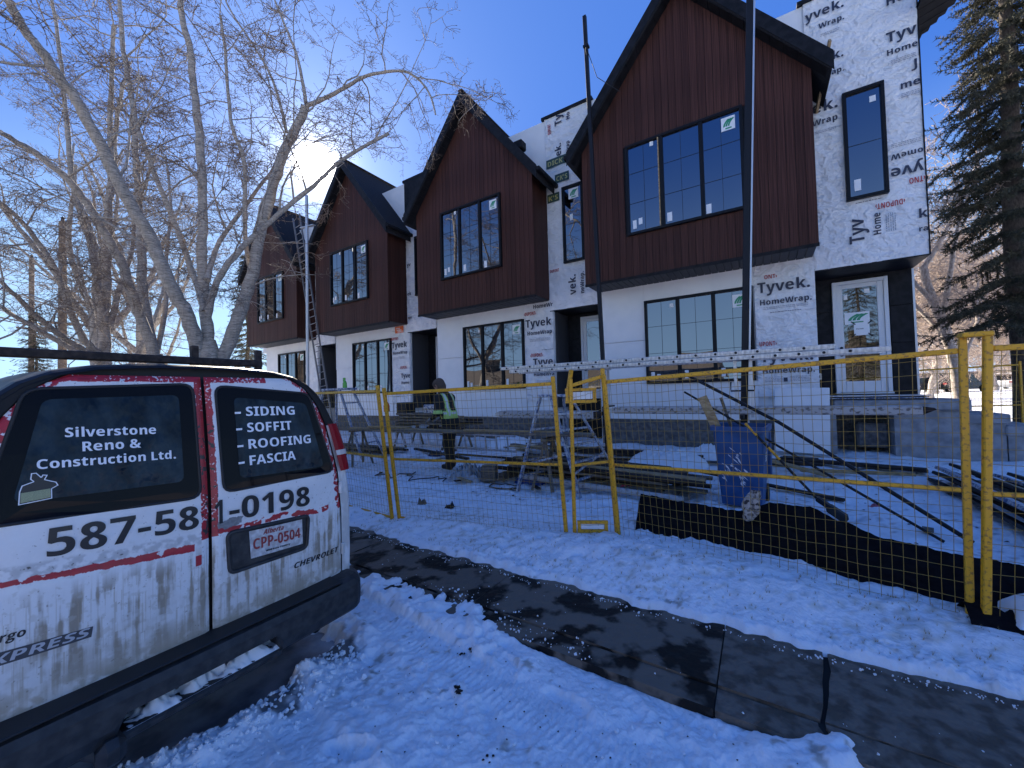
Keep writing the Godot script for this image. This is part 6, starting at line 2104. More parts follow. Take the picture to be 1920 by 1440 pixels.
# grows branches, branchlets and twig sprays from the given limbs
func clothe(tree: Node3D, limbs: Array, bark: Material, twigm: Material, twigs: Array, sd: int, dens: float, lenk: float, from := 0.22) -> void:
	var g := RandomNumberGenerator.new()
	g.seed = sd
	var side := MB.new()
	var spots: Array = []
	for lb in limbs:
		var r0: float = lb[0]
		var r1: float = lb[1]
		var pts := spline(lb.slice(2), 4)
		var rad: Array = []
		for i in pts.size():
			var t := float(i) / (pts.size() - 1)
			rad.append(lerpf(r0, r1, pow(t, 0.8)) * (1.0 + 0.05 * sin(i * 2.1 + r0 * 50.0)))
			if i > 0: pts[i] += Vector3(g.randfn(0, 0.015), g.randfn(0, 0.01), g.randfn(0, 0.015)) * (r0 / 0.2)
		put(MB.new().tube(pts, rad, 10), "limb", bark, tree)
		var total := 0.0
		for i in pts.size() - 1: total += ((pts[i + 1] as Vector3) - pts[i]).length()
		var acc := 0.0
		var next := total * from
		for i in pts.size() - 1:
			var sg: Vector3 = (pts[i + 1] as Vector3) - pts[i]
			var sl := sg.length()
			while next < acc + sl:
				var t := next / total
				var o: Vector3 = (pts[i] as Vector3) + sg * ((next - acc) / sl)
				var dirn := sg / sl
				var a := g.randf() * TAU
				var u := dirn.cross(Vector3.UP if absf(dirn.y) < 0.9 else Vector3.RIGHT).normalized()
				var w := dirn.cross(u)
				var d := (dirn * g.randf_range(0.25, 0.8) + (u * cos(a) + w * sin(a)) * 0.9 + Vector3(0, g.randf_range(-0.1, 0.35), 0)).normalized()
				var ln := g.randf_range(1.0, 3.1) * lenk
				var rr := minf(lerpf(r0, r1, t) * 0.45, g.randf_range(0.011, 0.026) * lenk)
				var br: Array = [o]
				var n := 8
				if not open_sky(o + d * ln * 0.5):
					next += 0.4
					continue
				for k in n:
					d = (d + Vector3(g.randfn(0, 0.18), g.randfn(0.0, 0.13) - 0.05 * k / n, g.randfn(0, 0.18))).normalized()
					br.append((br[k] as Vector3) + d * ln / n)
				var brr: Array = []
				for k in n + 1: brr.append(lerpf(rr, 0.005 * lenk, float(k) / n))
				side.tube(br, brr, 5, false)
				for k in range(2, n + 1):
					var kd: Vector3 = ((br[k] as Vector3) - br[k - 1]).normalized()
					if g.randf() < 0.85 and open_sky(br[k]):
						var aa := g.randf() * TAU
						spots.append([br[k], (kd * 0.6 + Vector3(cos(aa), g.randf_range(-0.6, 0.5), sin(aa))).normalized()])
					if g.randf() < 0.62:
						var a2 := g.randf() * TAU
						var d2 := (kd * 0.6 + Vector3(cos(a2), g.randf_range(-0.35, 0.4), sin(a2))).normalized()
						var l2 := g.randf_range(0.35, 0.95) * lenk
						var tw: Array = [br[k]]
						for m in 4:
							d2 = (d2 + Vector3(g.randfn(0, 0.2), g.randfn(-0.06, 0.15), g.randfn(0, 0.2))).normalized()
							tw.append((tw[m] as Vector3) + d2 * l2 / 4.0)
						side.tube(tw, [0.008 * lenk, 0.007 * lenk, 0.006 * lenk, 0.005 * lenk, 0.004 * lenk], 4, false)
						for m in range(1, 5):
							if g.randf() < 0.9 and open_sky(tw[m]):
								var aa := g.randf() * TAU
								spots.append([tw[m], (d2 * 0.7 + Vector3(cos(aa), g.randf_range(-0.7, 0.4), sin(aa))).normalized()])
				next += g.randf_range(0.55, 1.3) * 0.30 / dens
			acc += sl
	stuff(put(side, "branchlets", bark, tree))
	for v in twigs.size():
		var mine: Array = []
		for k in spots.size():
			if k % twigs.size() == v: mine.append(spots[k])
		if mine.is_empty(): continue
		var mm := MultiMesh.new()
		mm.transform_format = MultiMesh.TRANSFORM_3D
		mm.mesh = twigs[v]
		mm.instance_count = mine.size()
		var inv := tree.global_transform.affine_inverse()
		for k in mine.size():
			var y: Vector3 = mine[k][1]
			var x := y.cross(Vector3(g.randfn(0, 1), g.randfn(0, 1), g.randfn(0, 1))).normalized()
			var bs := Basis(x, y, x.cross(y)) * Basis.from_scale(Vector3.ONE * g.randf_range(0.6, 1.25) * lenk)
			mm.set_instance_transform(k, inv * Transform3D(bs, mine[k][0]))
		var o := MultiMeshInstance3D.new()
		o.multimesh = mm
		o.material_override = twigm
		o.name = "twigs"
		tree.add_child(o, true)
		stuff(o)


func grown_limbs(sd: int, h: float, r: float, stems: int, spread: float) -> Array:   # limbs of a bare tree standing at the origin
	var g := RandomNumberGenerator.new()
	g.seed = sd
	var o: Array = []
	var tr: Array = [r, r * 0.45]
	var p := Vector3(0, -0.2, 0)
	var d := Vector3(g.randfn(0, 0.06), 1, g.randfn(0, 0.06))
	for k in 7:
		tr.append(p)
		d = (d + Vector3(g.randfn(0, 0.08), 0.1, g.randfn(0, 0.08))).normalized()
		p += d * h * 0.62 / 6.0
	o.append(tr)
	for s in stems:
		var k := 3 + g.randi_range(0, 4)
		var q: Vector3 = (tr[k] as Vector3).lerp(tr[k + 1], g.randf())
		var a := TAU * (s + g.randf() * 0.6) / stems
		var dd := Vector3(cos(a) * spread, g.randf_range(0.5, 1.0), sin(a) * spread).normalized()
		var ln := h * g.randf_range(0.35, 0.6)
		var l: Array = [r * g.randf_range(0.35, 0.55), r * 0.12]
		for m in 7:
			l.append(q)
			dd = (dd + Vector3(g.randfn(0, 0.12), 0.16, g.randfn(0, 0.12))).normalized()
			q += dd * ln / 6.0
		o.append(l)
	return o


func shifted(limbs: Array, at: Vector3) -> Array:
	var o: Array = []
	for l in limbs:
		var n: Array = [l[0], l[1]]
		for k in range(2, l.size()): n.append((l[k] as Vector3) + at)
		o.append(n)
	return o


func build_trees() -> void:
	var tw: Array = []
	for k in 5: tw.append(twig_mesh(400 + k, 0.0058, 0.40, 0.5))
	var a := [
		[0.141, 0.050, Vector3(-9.46, 2.53, -3.24), Vector3(-9.38, 3.28, -3.09), Vector3(-9.32, 3.69, -2.87), Vector3(-9.25, 4.13, -2.66), Vector3(-9.19, 4.81, -2.39), Vector3(-9.13, 5.21, -2.14), Vector3(-9.05, 5.75, -1.90), Vector3(-8.97, 6.17, -1.67), Vector3(-8.88, 6.55, -1.46), Vector3(-8.79, 6.77, -1.24), Vector3(-8.68, 6.95, -1.07), Vector3(-8.58, 7.13, -0.89), Vector3(-8.46, 7.31, -0.79)],
		[0.120, 0.050, Vector3(-9.41, 2.53, -3.40), Vector3(-9.47, 3.33, -3.36), Vector3(-9.53, 3.71, -3.36), Vector3(-9.59, 4.68, -3.34), Vector3(-9.63, 5.51, -3.37), Vector3(-9.68, 6.63, -3.37), Vector3(-9.74, 7.57, -3.34), Vector3(-9.81, 8.30, -3.30), Vector3(-9.88, 9.14, -3.26), Vector3(-9.97, 9.87, -3.14), Vector3(-10.03, 10.56, -3.11)],
		[0.064, 0.033, Vector3(-9.43, 3.59, -3.32), Vector3(-9.58, 4.12, -3.25), Vector3(-9.70, 4.35, -3.22), Vector3(-9.86, 5.04, -3.09), Vector3(-10.03, 5.72, -2.93), Vector3(-10.19, 6.35, -2.77), Vector3(-10.33, 6.93, -2.65), Vector3(-10.47, 7.36, -2.57), Vector3(-10.60, 8.22, -2.48), Vector3(-10.73, 9.04, -2.40)],
		[0.134, 0.083, Vector3(-9.35, 2.54, -3.56), Vector3(-9.18, 3.19, -3.73), Vector3(-9.02, 3.90, -3.88), Vector3(-8.89, 4.39, -3.97), Vector3(-8.77, 4.92, -4.00), Vector3(-8.63, 5.63, -4.10), Vector3(-8.47, 6.36, -4.23), Vector3(-8.30, 7.03, -4.36), Vector3(-8.11, 7.61, -4.54), Vector3(-7.95, 8.00, -4.62)],
		[0.052, 0.017, Vector3(-8.65, 8.54, -5.03), Vector3(-8.28, 8.71, -5.25), Vector3(-7.87, 8.94, -5.50), Vector3(-7.47, 9.14, -5.70), Vector3(-7.07, 9.20, -5.89), Vector3(-6.58, 9.17, -6.14), Vector3(-6.20, 8.85, -6.25), Vector3(-5.90, 8.37, -6.26), Vector3(-5.69, 7.83, -6.18)],
		[0.042, 0.021, Vector3(-8.64, 8.60, -5.03), Vector3(-8.75, 9.25, -5.00), Vector3(-8.87, 9.87, -4.93), Vector3(-9.04, 10.47, -4.78), Vector3(-9.20, 11.05, -4.64)],
		[0.035, 0.017, Vector3(-8.84, 7.81, -4.68), Vector3(-9.00, 8.50, -4.63), Vector3(-9.20, 9.24, -4.50), Vector3(-9.43, 9.80, -4.29), Vector3(-9.69, 10.42, -3.99), Vector3(-9.86, 10.80, -3.90)],
		[0.071, 0.033, Vector3(-9.42, 3.43, -3.36), Vector3(-9.28, 3.84, -3.38), Vector3(-9.12, 4.31, -3.48), Vector3(-8.90, 4.81, -3.72), Vector3(-8.64, 5.27, -4.00), Vector3(-8.37, 5.68, -4.28), Vector3(-8.03, 6.18, -4.65), Vector3(-7.78, 6.47, -4.84), Vector3(-7.51, 6.81, -5.04), Vector3(-7.17, 7.12, -5.31), Vector3(-6.67, 7.54, -5.74)],
		[0.049, 0.023, Vector3(-9.13, 4.29, -4.08), Vector3(-9.09, 5.30, -3.92), Vector3(-8.99, 6.70, -3.89), Vector3(-8.98, 7.35, -3.67), Vector3(-8.92, 8.07, -3.56), Vector3(-8.84, 8.79, -3.49), Vector3(-8.77, 9.41, -3.38)],
		[0.057, 0.025, Vector3(-9.42, 4.23, -3.37), Vector3(-9.58, 4.62, -3.49), Vector3(-9.72, 5.21, -3.71), Vector3(-9.78, 5.94, -4.09), Vector3(-9.80, 6.79, -4.54), Vector3(-9.86, 7.41, -4.87), Vector3(-9.86, 8.63, -5.32)],
	]
	var t := thing("poplar_tree", "big bare poplar with forked pale trunk standing nearest behind the van", "tree", Vector3(-9.35, 0.15, -3.45))
	put(MB.new().tube(spline([Vector3(-9.35, 0.0, -3.45), Vector3(-9.36, 0.9, -3.45), Vector3(-9.40, 1.9, -3.42), Vector3(-9.43, 3.0, -3.36)], 4), [0.46, 0.39, 0.36, 0.35, 0.34, 0.33, 0.33, 0.32, 0.31, 0.27, 0.22, 0.18, 0.14], 14), "trunk", M.bark, t)
	# root of the right-hand stem
	put(MB.new().tube(spline([Vector3(-9.36, 0.4, -3.46), Vector3(-9.37, 1.6, -3.52), Vector3(-9.35, 2.6, -3.56)], 4), [0.24, 0.21, 0.16], 12), "limb", M.bark, t)
	clothe(t, a, M.bark, M.twig, tw, 71, 0.52, 1.0)
	# bare broken twigs hanging at the fork of the right limb
	var b := [
		[0.139, 0.045, Vector3(-13.03, 2.64, -3.53), Vector3(-12.92, 3.09, -3.45), Vector3(-12.82, 3.46, -3.33), Vector3(-12.75, 4.00, -3.12), Vector3(-12.66, 4.53, -2.96), Vector3(-12.57, 5.03, -2.81), Vector3(-12.48, 5.44, -2.61), Vector3(-12.40, 5.93, -2.35), Vector3(-12.32, 6.29, -2.14), Vector3(-12.23, 6.59, -1.86), Vector3(-12.16, 6.82, -1.50), Vector3(-12.07, 6.93, -1.17), Vector3(-11.96, 6.95, -1.00)],
		[0.131, 0.045, Vector3(-13.03, 2.77, -3.53), Vector3(-13.13, 4.10, -3.36), Vector3(-13.20, 4.90, -3.32), Vector3(-13.26, 5.44, -3.32), Vector3(-13.32, 6.46, -3.31), Vector3(-13.38, 7.49, -3.28), Vector3(-13.45, 8.52, -3.25), Vector3(-13.51, 9.55, -3.22), Vector3(-13.60, 10.88, -3.09), Vector3(-13.67, 12.24, -3.01)],
		[0.066, 0.027, Vector3(-13.02, 3.04, -3.56), Vector3(-13.34, 4.41, -3.83), Vector3(-13.69, 5.71, -3.94), Vector3(-14.02, 7.33, -4.15), Vector3(-14.41, 8.98, -4.15)],
	]
	t = thing("poplar_tree", "bare poplar second from the right, trunk behind the middle of the van roof", "tree", Vector3(-13.03, 0.1, -3.55))
	put(MB.new().tube(spline([Vector3(-13.03, -0.1, -3.55), Vector3(-13.02, 1.4, -3.55), Vector3(-13.03, 3.0, -3.53)], 4), [0.36, 0.29, 0.27, 0.26, 0.25, 0.22, 0.20, 0.18, 0.15], 14), "trunk", M.bark, t)
	clothe(t, b, M.bark, M.twig, tw, 72, 0.44, 1.1)
	var c := [
		[0.156, 0.050, Vector3(-16.67, 2.76, -3.32), Vector3(-16.72, 3.79, -3.36), Vector3(-16.78, 4.59, -3.37), Vector3(-16.82, 5.41, -3.41), Vector3(-16.87, 6.56, -3.45), Vector3(-16.92, 7.48, -3.49), Vector3(-16.96, 8.75, -3.55), Vector3(-17.03, 10.42, -3.54), Vector3(-17.07, 12.14, -3.58), Vector3(-17.12, 13.92, -3.65)],
		[0.107, 0.036, Vector3(-16.67, 4.18, -3.32), Vector3(-16.63, 5.09, -3.21), Vector3(-16.60, 6.45, -3.04), Vector3(-16.57, 7.37, -2.82), Vector3(-16.54, 8.21, -2.66), Vector3(-16.48, 8.92, -2.60), Vector3(-16.44, 10.35, -2.50), Vector3(-16.39, 11.76, -2.39), Vector3(-16.35, 13.11, -2.24)],
		[0.090, 0.032, Vector3(-16.64, 4.11, -3.46), Vector3(-16.80, 5.30, -3.69), Vector3(-16.94, 6.39, -3.96), Vector3(-17.12, 6.89, -4.07), Vector3(-17.29, 8.28, -4.24), Vector3(-17.37, 10.32, -4.73)],
		[0.107, 0.041, Vector3(-16.68, 3.23, -3.30), Vector3(-16.48, 3.42, -3.02), Vector3(-16.26, 3.76, -2.78), Vector3(-16.05, 4.43, -2.54), Vector3(-15.83, 5.13, -2.32), Vector3(-15.61, 5.59, -2.11), Vector3(-15.40, 6.12, -1.78), Vector3(-15.17, 6.42, -1.51), Vector3(-14.95, 6.57, -1.26)],
		[0.102, 0.036, Vector3(-16.68, 3.11, -3.27), Vector3(-16.15, 3.27, -2.86), Vector3(-15.63, 3.57, -2.34), Vector3(-15.09, 4.04, -1.79), Vector3(-14.53, 4.33, -1.45), Vector3(-13.95, 4.53, -1.18)],
		[0.090, 0.036, Vector3(-16.69, 3.03, -3.25), Vector3(-15.89, 3.13, -2.76), Vector3(-15.12, 3.55, -2.00), Vector3(-14.30, 3.81, -1.43), Vector3(-13.45, 3.88, -1.14)],
	]
	t = thing("poplar_tree", "bare poplar leftmost in the row, long limbs reaching out to the left", "tree", Vector3(-16.67, 0.1, -3.32))
	put(MB.new().tube(spline([Vector3(-16.67, -0.1, -3.32), Vector3(-16.67, 1.5, -3.32), Vector3(-16.69, 3.2, -3.33)], 4), [0.40, 0.30, 0.27, 0.26, 0.26, 0.23, 0.21, 0.19, 0.16], 14), "trunk", M.bark, t)
	clothe(t, c, M.bark, M.twig, tw, 73, 0.42, 1.25)
	# more poplars farther along the row
	t = thing("poplar_tree", "bare poplar farther down the row, half hidden by the leftmost tree's limbs", "tree", Vector3(-23.5, 0.0, -4.6))
	clothe(t, shifted(grown_limbs(81, 14.0, 0.34, 8, 0.55), Vector3(-23.5, 0.0, -4.6)), M.bark, M.twig, tw, 74, 0.26, 1.4)
	dup(t, Vector3(-31.0, -0.1, -8.0), 2.1, "bare poplar at the far end of the row, seen between nearer trunks", 1.05)
	build_spruces()


func needle_mesh(sd: int) -> ArrayMesh:
	var g := RandomNumberGenerator.new()
	g.seed = sd
	var b := MB.new()
	var l := 0.42
	b.tube([Vector3.ZERO, Vector3(0, l, 0)], [0.008, 0.003], 3, false)
	for k in 46:
		var t := g.randf()
		var a := g.randf() * TAU
		var o := Vector3(0, l * t, 0)
		var d := (Vector3(cos(a), g.randf_range(0.2, 0.9), sin(a))).normalized() * g.randf_range(0.05, 0.09)
		var n := d.cross(Vector3(g.randfn(0, 1), g.randfn(0, 1), g.randfn(0, 1))).normalized() * 0.008
		b.tri(o - n, o + n, o + d)
	return b.mesh()


func spruce(label: String, at: Vector3, h: float, spread: float, sd: int, dens := 1.0, low := 0.10) -> Node3D:
	var g := RandomNumberGenerator.new()
	g.seed = sd
	var t := thing("spruce_tree", label, "tree", at)
	var tp: Array = []
	var tr: Array = []
	for k in 12:
		tp.append(at + Vector3(0.05 * sin(k * 1.3), h * k / 11.0, 0.05 * cos(k * 1.7)))
		tr.append(lerpf(h * 0.0155, 0.02, k / 11.0))
	put(MB.new().tube(tp, tr, 10), "trunk", M.spruce_bark, t)
	var side := MB.new()
	var spots: Array = []
	var y := h * low
	while y < h * 0.985:
		var f := 1.0 - y / h
		var reach := spread * pow(f, 0.75) * (0.9 if f < 0.85 else 0.8)
		var n := int(lerpf(4.0, 8.0, f))
		var ph := g.randf() * TAU
		for k in n:
			if g.randf() < 0.10: continue
			var a := ph + TAU * k / n + g.randfn(0, 0.18)
			var ln := reach * g.randf_range(0.62, 1.12)
			var dv := Vector3(cos(a), 0, sin(a))
			var pts: Array = []
			for m in 7:
				var s := m / 6.0
				# droops, then lifts at the tip
				pts.append(at + Vector3(0, y, 0) + dv * ln * s + Vector3(0, ln * (-0.62 * s + 0.34 * s * s) * (0.5 + 0.7 * f) + 0.15 * (1.0 - f) * s * ln, 0) + Vector3(g.randfn(0, 0.02), 0, g.randfn(0, 0.02)))
			side.tube(pts, [0.03 * f + 0.008, 0.024 * f + 0.007, 0.02 * f + 0.006, 0.015 * f + 0.005, 0.012, 0.008, 0.004], 4, false)
			var sideways := dv.cross(Vector3.UP)
			for m in range(1, 7):
				for e in int(4.0 * dens):
					var s: float = (m - g.randf()) / 6.0
					var i := clampi(int(s * 6.0), 0, 5)
					var o: Vector3 = (pts[i] as Vector3).lerp(pts[i + 1], s * 6.0 - i)
					var sg := -1.0 if g.randf() < 0.5 else 1.0
					var wd := (1.0 - s * 0.7) * ln * 0.20
					var off := g.randf()
					var d := (dv * 0.8 + sideways * sg * 1.0 + Vector3(0, -0.45 - 0.6 * g.randf(), 0)).normalized()
					spots.append([o + sideways * sg * wd * off * 1.6 + Vector3(0, -0.30 * off * wd, 0), d])
			spots.append([pts[6], (dv + Vector3(0, 0.2, 0)).normalized()])
		y += h * 0.026 * g.randf_range(0.75, 1.3)
	stuff(put(side, "boughs", M.spruce_bark, t))
	for v in 3:
		var mm := MultiMesh.new()
		mm.transform_format = MultiMesh.TRANSFORM_3D
		mm.mesh = needle_mesh(500 + v)
		var mine: Array = []
		for k in spots.size():
			if k % 3 == v: mine.append(spots[k])
		mm.instance_count = mine.size()
		for k in mine.size():
			var yy: Vector3 = mine[k][1]
			var x := yy.cross(Vector3(g.randfn(0, 1), g.randfn(0, 1), g.randfn(0, 1))).normalized()
			mm.set_instance_transform(k, Transform3D(Basis(x, yy, x.cross(yy)) * Basis.from_scale(Vector3.ONE * g.randf_range(0.75, 1.35) * clampf(h / 14.0, 0.8, 1.3)), (mine[k][0] as Vector3) - at))
		var o := MultiMeshInstance3D.new()
		o.multimesh = mm
		o.material_override = M.needle
		o.name = "needles"
		t.add_child(o, true)
		stuff(o)
	return t


func build_spruces() -> void:
	spruce("tall spruce with drooping brown-green boughs right of the white-wrapped house", Vector3(5.3, 0.3, -14.2), 16.5, 1.80, 61, 1.1, 0.19)
	var s := spruce("dark spruce just left of the leftmost house, behind the big poplar", Vector3(-27.6, 0.0, -12.0), 11.5, 2.6, 62, 0.8, 0.03)
	dup(s, Vector3(-44.6, 0.0, -5.4), 1.3, "dark spruce beyond the left end of the van roof", 0.78)
	dup(s, Vector3(-47.5, 0.0, -9.5), 2.6, "smaller dark spruce behind the utility pole", 0.66)


func car(name_: String, label: String, at: Vector3, turn: float, hgt: float, body: Material) -> Node3D:
	var c := thing(name_, label, "car", at, turn)
	var B := c.global_transform
	# side outlines: x along the car
	var up := hgt
	var lo := PackedVector2Array([Vector2(-2.25, 0.32), Vector2(2.2, 0.32), Vector2(2.28, 0.55), Vector2(2.22, 0.80), Vector2(1.25, 0.96), Vector2(-2.1, 1.02), Vector2(-2.3, 0.85), Vector2(-2.3, 0.5)])
	var hi := PackedVector2Array([Vector2(1.25, 0.95), Vector2(0.55, up - 0.06), Vector2(-0.2, up), Vector2(-1.7, up - 0.06), Vector2(-2.1, 1.0)])
	put(MB.new().prism(lo, B * Vector3(0, 0, 0.90), B.basis.x, B.basis.y, 1.8), "body", body, c)
	put(MB.new().prism(hi, B * Vector3(0, 0, 0.76), B.basis.x, B.basis.y, 1.52), "cabin", body, c)
	var win := flat(Color(0.01, 0.012, 0.016), 0.08)
	for sg in [-1.0, 1.0]:
		for q in [[Vector2(1.02, 1.0), Vector2(0.50, up - 0.14), Vector2(-0.15, up - 0.10), Vector2(-0.15, 1.0)], [Vector2(-0.22, 1.0), Vector2(-0.22, up - 0.10), Vector2(-1.62, up - 0.14), Vector2(-1.85, 1.02)]]:
			var m := MB.new()
			var z: float = 0.766 * sg
			var p: Array = []
			for e in q: p.append(B * Vector3(e.x, e.y, z))
			if sg > 0.0: p.reverse()
			m.quad(p[0], p[1], p[2], p[3])
			put(m, "window", win, c)
	put(MB.new().quad_at([B * Vector3(-2.075, 1.06, 0.66), B * Vector3(-2.075, 1.06, -0.66), B * Vector3(-1.755, up - 0.12, -0.62), B * Vector3(-1.755, up - 0.12, 0.62)], B.basis.x * -0.02), "rear_window", win, c)
	put(MB.new().quad_at([B * Vector3(1.235, 1.0, -0.66), B * Vector3(1.235, 1.0, 0.66), B * Vector3(0.60, up - 0.12, 0.62), B * Vector3(0.60, up - 0.12, -0.62)], B.basis.x * 0.02), "windscreen", win, c)
	for sg in [-1.0, 1.0]:
		for x in [-1.4, 1.4]:
			var w := put(MB.new().lathe(B * Vector3(x, 0.33, 0.92 * sg - 0.11), [Vector2(0.0, 0.0), Vector2(0.30, 0.0), Vector2(0.335, 0.03), Vector2(0.335, 0.19), Vector2(0.30, 0.22), Vector2(0.0, 0.22)], 18, B.basis.z), "wheel", M.cable, c)
			put(MB.new().lathe(B * Vector3(x, 0.33, 0.92 * sg - 0.115), [Vector2(0.0, 0.0), Vector2(0.19, 0.0), Vector2(0.19, 0.23), Vector2(0.0, 0.23)], 12, B.basis.z), "rim", M.galv, w)
		put(MB.new().box(B * Vector3(-2.29, 0.84, 0.72 * sg), Vector3(0.05, 0.16, 0.26), B.basis), "tail_light", M.ink_red, c)
		put(MB.new().box(B * Vector3(2.25, 0.70, 0.66 * sg), Vector3(0.06, 0.12, 0.30), B.basis), "headlight", M.paper, c)
	return c


func build_background() -> void:
	# poles and wires
	for q in [[Vector3(-29.69, -0.2, -4.45), 11.3, 0.17, "tall weathered utility pole behind the left poplars"], [Vector3(-44.7, -0.2, -5.2), 12.8, 0.16, "slimmer wooden pole left of the tall utility pole, farther off"]]:
		var o: Vector3 = q[0]
		var u := thing("utility_pole", q[3], "pole", o, 0.0, "")
		put(MB.new().tube([o, o + Vector3(0, q[1], 0)], [q[2], q[2] * 0.85], 12), "pole", M.pole, u)
		put(MB.new().bar(o + Vector3(0, q[1] - 5.2, -0.7), o + Vector3(0, q[1] - 5.2, 0.7), 0.10, 0.12), "cross_arm", M.pole, u)
		put(MB.new().lathe(o + Vector3(0, q[1], 0), [Vector2(0.08, 0.0), Vector2(0.06, 0.15), Vector2(0.09, 0.2), Vector2(0.0, 0.3)], 10), "insulator", M.steel, u)
	var ends := [[Vector3(-44.7, 12.3, -5.2), Vector3(-29.7, 10.6, -4.4)], [Vector3(-44.7, 8.0, -5.4), Vector3(-29.7, 6.3, -4.6)], [Vector3(-29.7, 6.2, -4.6), Vector3(-27.0, 5.2, -26.0)], [Vector3(-29.7, 5.7, -4.6), Vector3(-26.0, 4.4, -26.0)], [Vector3(-90.0, 10.6, 4.0), Vector3(-44.7, 12.2, -5.2)]]
	for k in ends.size():
		var a: Vector3 = ends[k][0]
		var b: Vector3 = ends[k][1]
		var pts: Array = []
		for i in 15:
			var t := i / 14.0
			pts.append(a.lerp(b, t) - Vector3(0, 0.7 * 4.0 * t * (1.0 - t), 0))
		tag(put(MB.new().tube(pts, [0.022], 5), "power_line", M.cable), ["thin power line high between the two wooden poles", "lower power line between the two wooden poles", "power line running behind the left tree trunks", "lower power line running behind the left tree trunks", "power line leaving the picture at the left edge"][k], "power line")
	# across the open lot at the right: pale poplars in the sun, parked cars, a far wall
	var tw: Array = []
	for k in 3: tw.append(twig_mesh(450 + k, 0.011, 0.6, 0.3))
	var o := Vector3(9.4, 0.7, -36.0)
	var t := thing("bare_tree", "sunlit bare tree close to the edge of the right house wall", "tree", o, 0.0, "bare trees across the lot")
	clothe(t, shifted(grown_limbs(91, 11.0, 0.20, 9, 0.7), o), M.bark_far, M.twig_far, tw, 92, 0.38, 1.5, 0.12)
	dup(t, Vector3(11.4, 0.75, -42.5), 1.9, "sunlit bare tree before the low dark parked car", 1.05)
	dup(t, Vector3(18.9, 0.8, -55.5), 3.1, "bare tree between the dark cars and the white car", 1.2)
	dup(t, Vector3(25.6, 0.8, -71.0), 4.2, "bare tree behind the white car", 1.3)
	dup(t, Vector3(15.2, 0.75, -54.0), 5.3, "bare tree behind the two dark parked cars, farther off", 1.0)
	dup(t, Vector3(23.5, 0.8, -64.5), 0.7, "bare tree at the right edge of the picture beside the white car", 1.1)
	# the grey trunk before the cars
	o = Vector3(6.09, 0.35, -20.0)
	t = thing("bare_tree", "grey trunk standing close behind the spruce boughs, left of the fence posts", "tree", o)
	clothe(t, shifted(grown_limbs(95, 9.5, 0.22, 5, 0.6), o), M.bark_far, M.twig_far, tw, 96, 0.35, 1.2, 0.45)
	car("parked_car", "low dark parked car half hidden by the house corner", Vector3(12.6, 0.80, -50.0), 0.5, 1.42, flat(Color(0.012, 0.013, 0.016), 0.25))
	car("parked_car", "dark pickup-sized car parked just left of the grey trunk", Vector3(14.9, 0.80, -50.5), 0.7, 1.75, flat(Color(0.018, 0.020, 0.022), 0.25))
	car("parked_car", "white sport utility car parked at the far right", Vector3(22.6, 0.80, -63.0), 0.9, 1.80, flat(Color(0.66, 0.66, 0.66), 0.3))
	var wl := thing("far_wall", "low brownish wall along the far side of the lot", "wall", Vector3(28.0, 0.8, -92.0))
	put(MB.new().box2(Vector3(8.0, 0.6, -92.5), Vector3(70.0, 3.4, -92.0)), "wall_face", noisy(305, Color(0.16, 0.12, 0.10), Color(0.26, 0.20, 0.17), Vector3(0.2, 0.2, 0.2), 0.9), wl)
	put(MB.new().box2(Vector3(8.0, 3.4, -92.6), Vector3(70.0, 3.55, -91.9)), "coping", M.snow_chunk, wl)
	# the other side of the street, mirrored in the glass
	var stucco := noisy(307, Color(0.34, 0.30, 0.25), Color(0.46, 0.42, 0.36), Vector3(0.5, 0.5, 0.5), 0.9, 0.03, 4)
	var x0 := -36.0
	for q in [[-36.0, "leftmost"], [-17.0, "second from left"], [2.0, "third from left"], [21.0, "rightmost"]]:
		x0 = q[0]
		var h := thing("bungalow", "pale low house across the street, %s of four, seen only mirrored in glass" % q[1], "house", Vector3(x0 + 7.0, 0.0, 22.0), 0.0, "bungalows across the street")
		put(MB.new().box2(Vector3(x0, -0.1, 18.0), Vector3(x0 + 14.0, 3.2, 27.0)), "wall", stucco, h)
		var rf := MB.new()
		rf.prism(PackedVector2Array([Vector2(17.2, 3.2), Vector2(27.8, 3.2), Vector2(22.5, 5.4)]), Vector3(x0 + 14.4, 0, 0), Vector3.BACK, Vector3.UP, 0.0)
		rf.quad(Vector3(x0 + 14.4, 3.2, 17.2), Vector3(x0 - 0.4, 3.2, 17.2), Vector3(x0 - 0.4, 5.4, 22.5), Vector3(x0 + 14.4, 5.4, 22.5))
		rf.quad(Vector3(x0 - 0.4, 3.2, 27.8), Vector3(x0 + 14.4, 3.2, 27.8), Vector3(x0 + 14.4, 5.4, 22.5), Vector3(x0 - 0.4, 5.4, 22.5))
		var rn := put(rf, "roof", M.wood_old, h)
		put(MB.new().box2(Vector3(x0 + 4.8, 4.2, 21.0), Vector3(x0 + 5.8, 6.4, 22.0)), "chimney", M.wood_old, rn)
		for x in [2.0, 6.0, 10.5]:
			put(MB.new().box2(Vector3(x0 + x, 0.9, 17.95), Vector3(x0 + x + 1.8, 2.2, 18.0)), "window", M.frame, h)
	spruce("spruce across the street, seen mirrored in the white door", Vector3(6.1, 0.0, 13.5), 12.0, 2.6, 64, 0.7, 0.05)


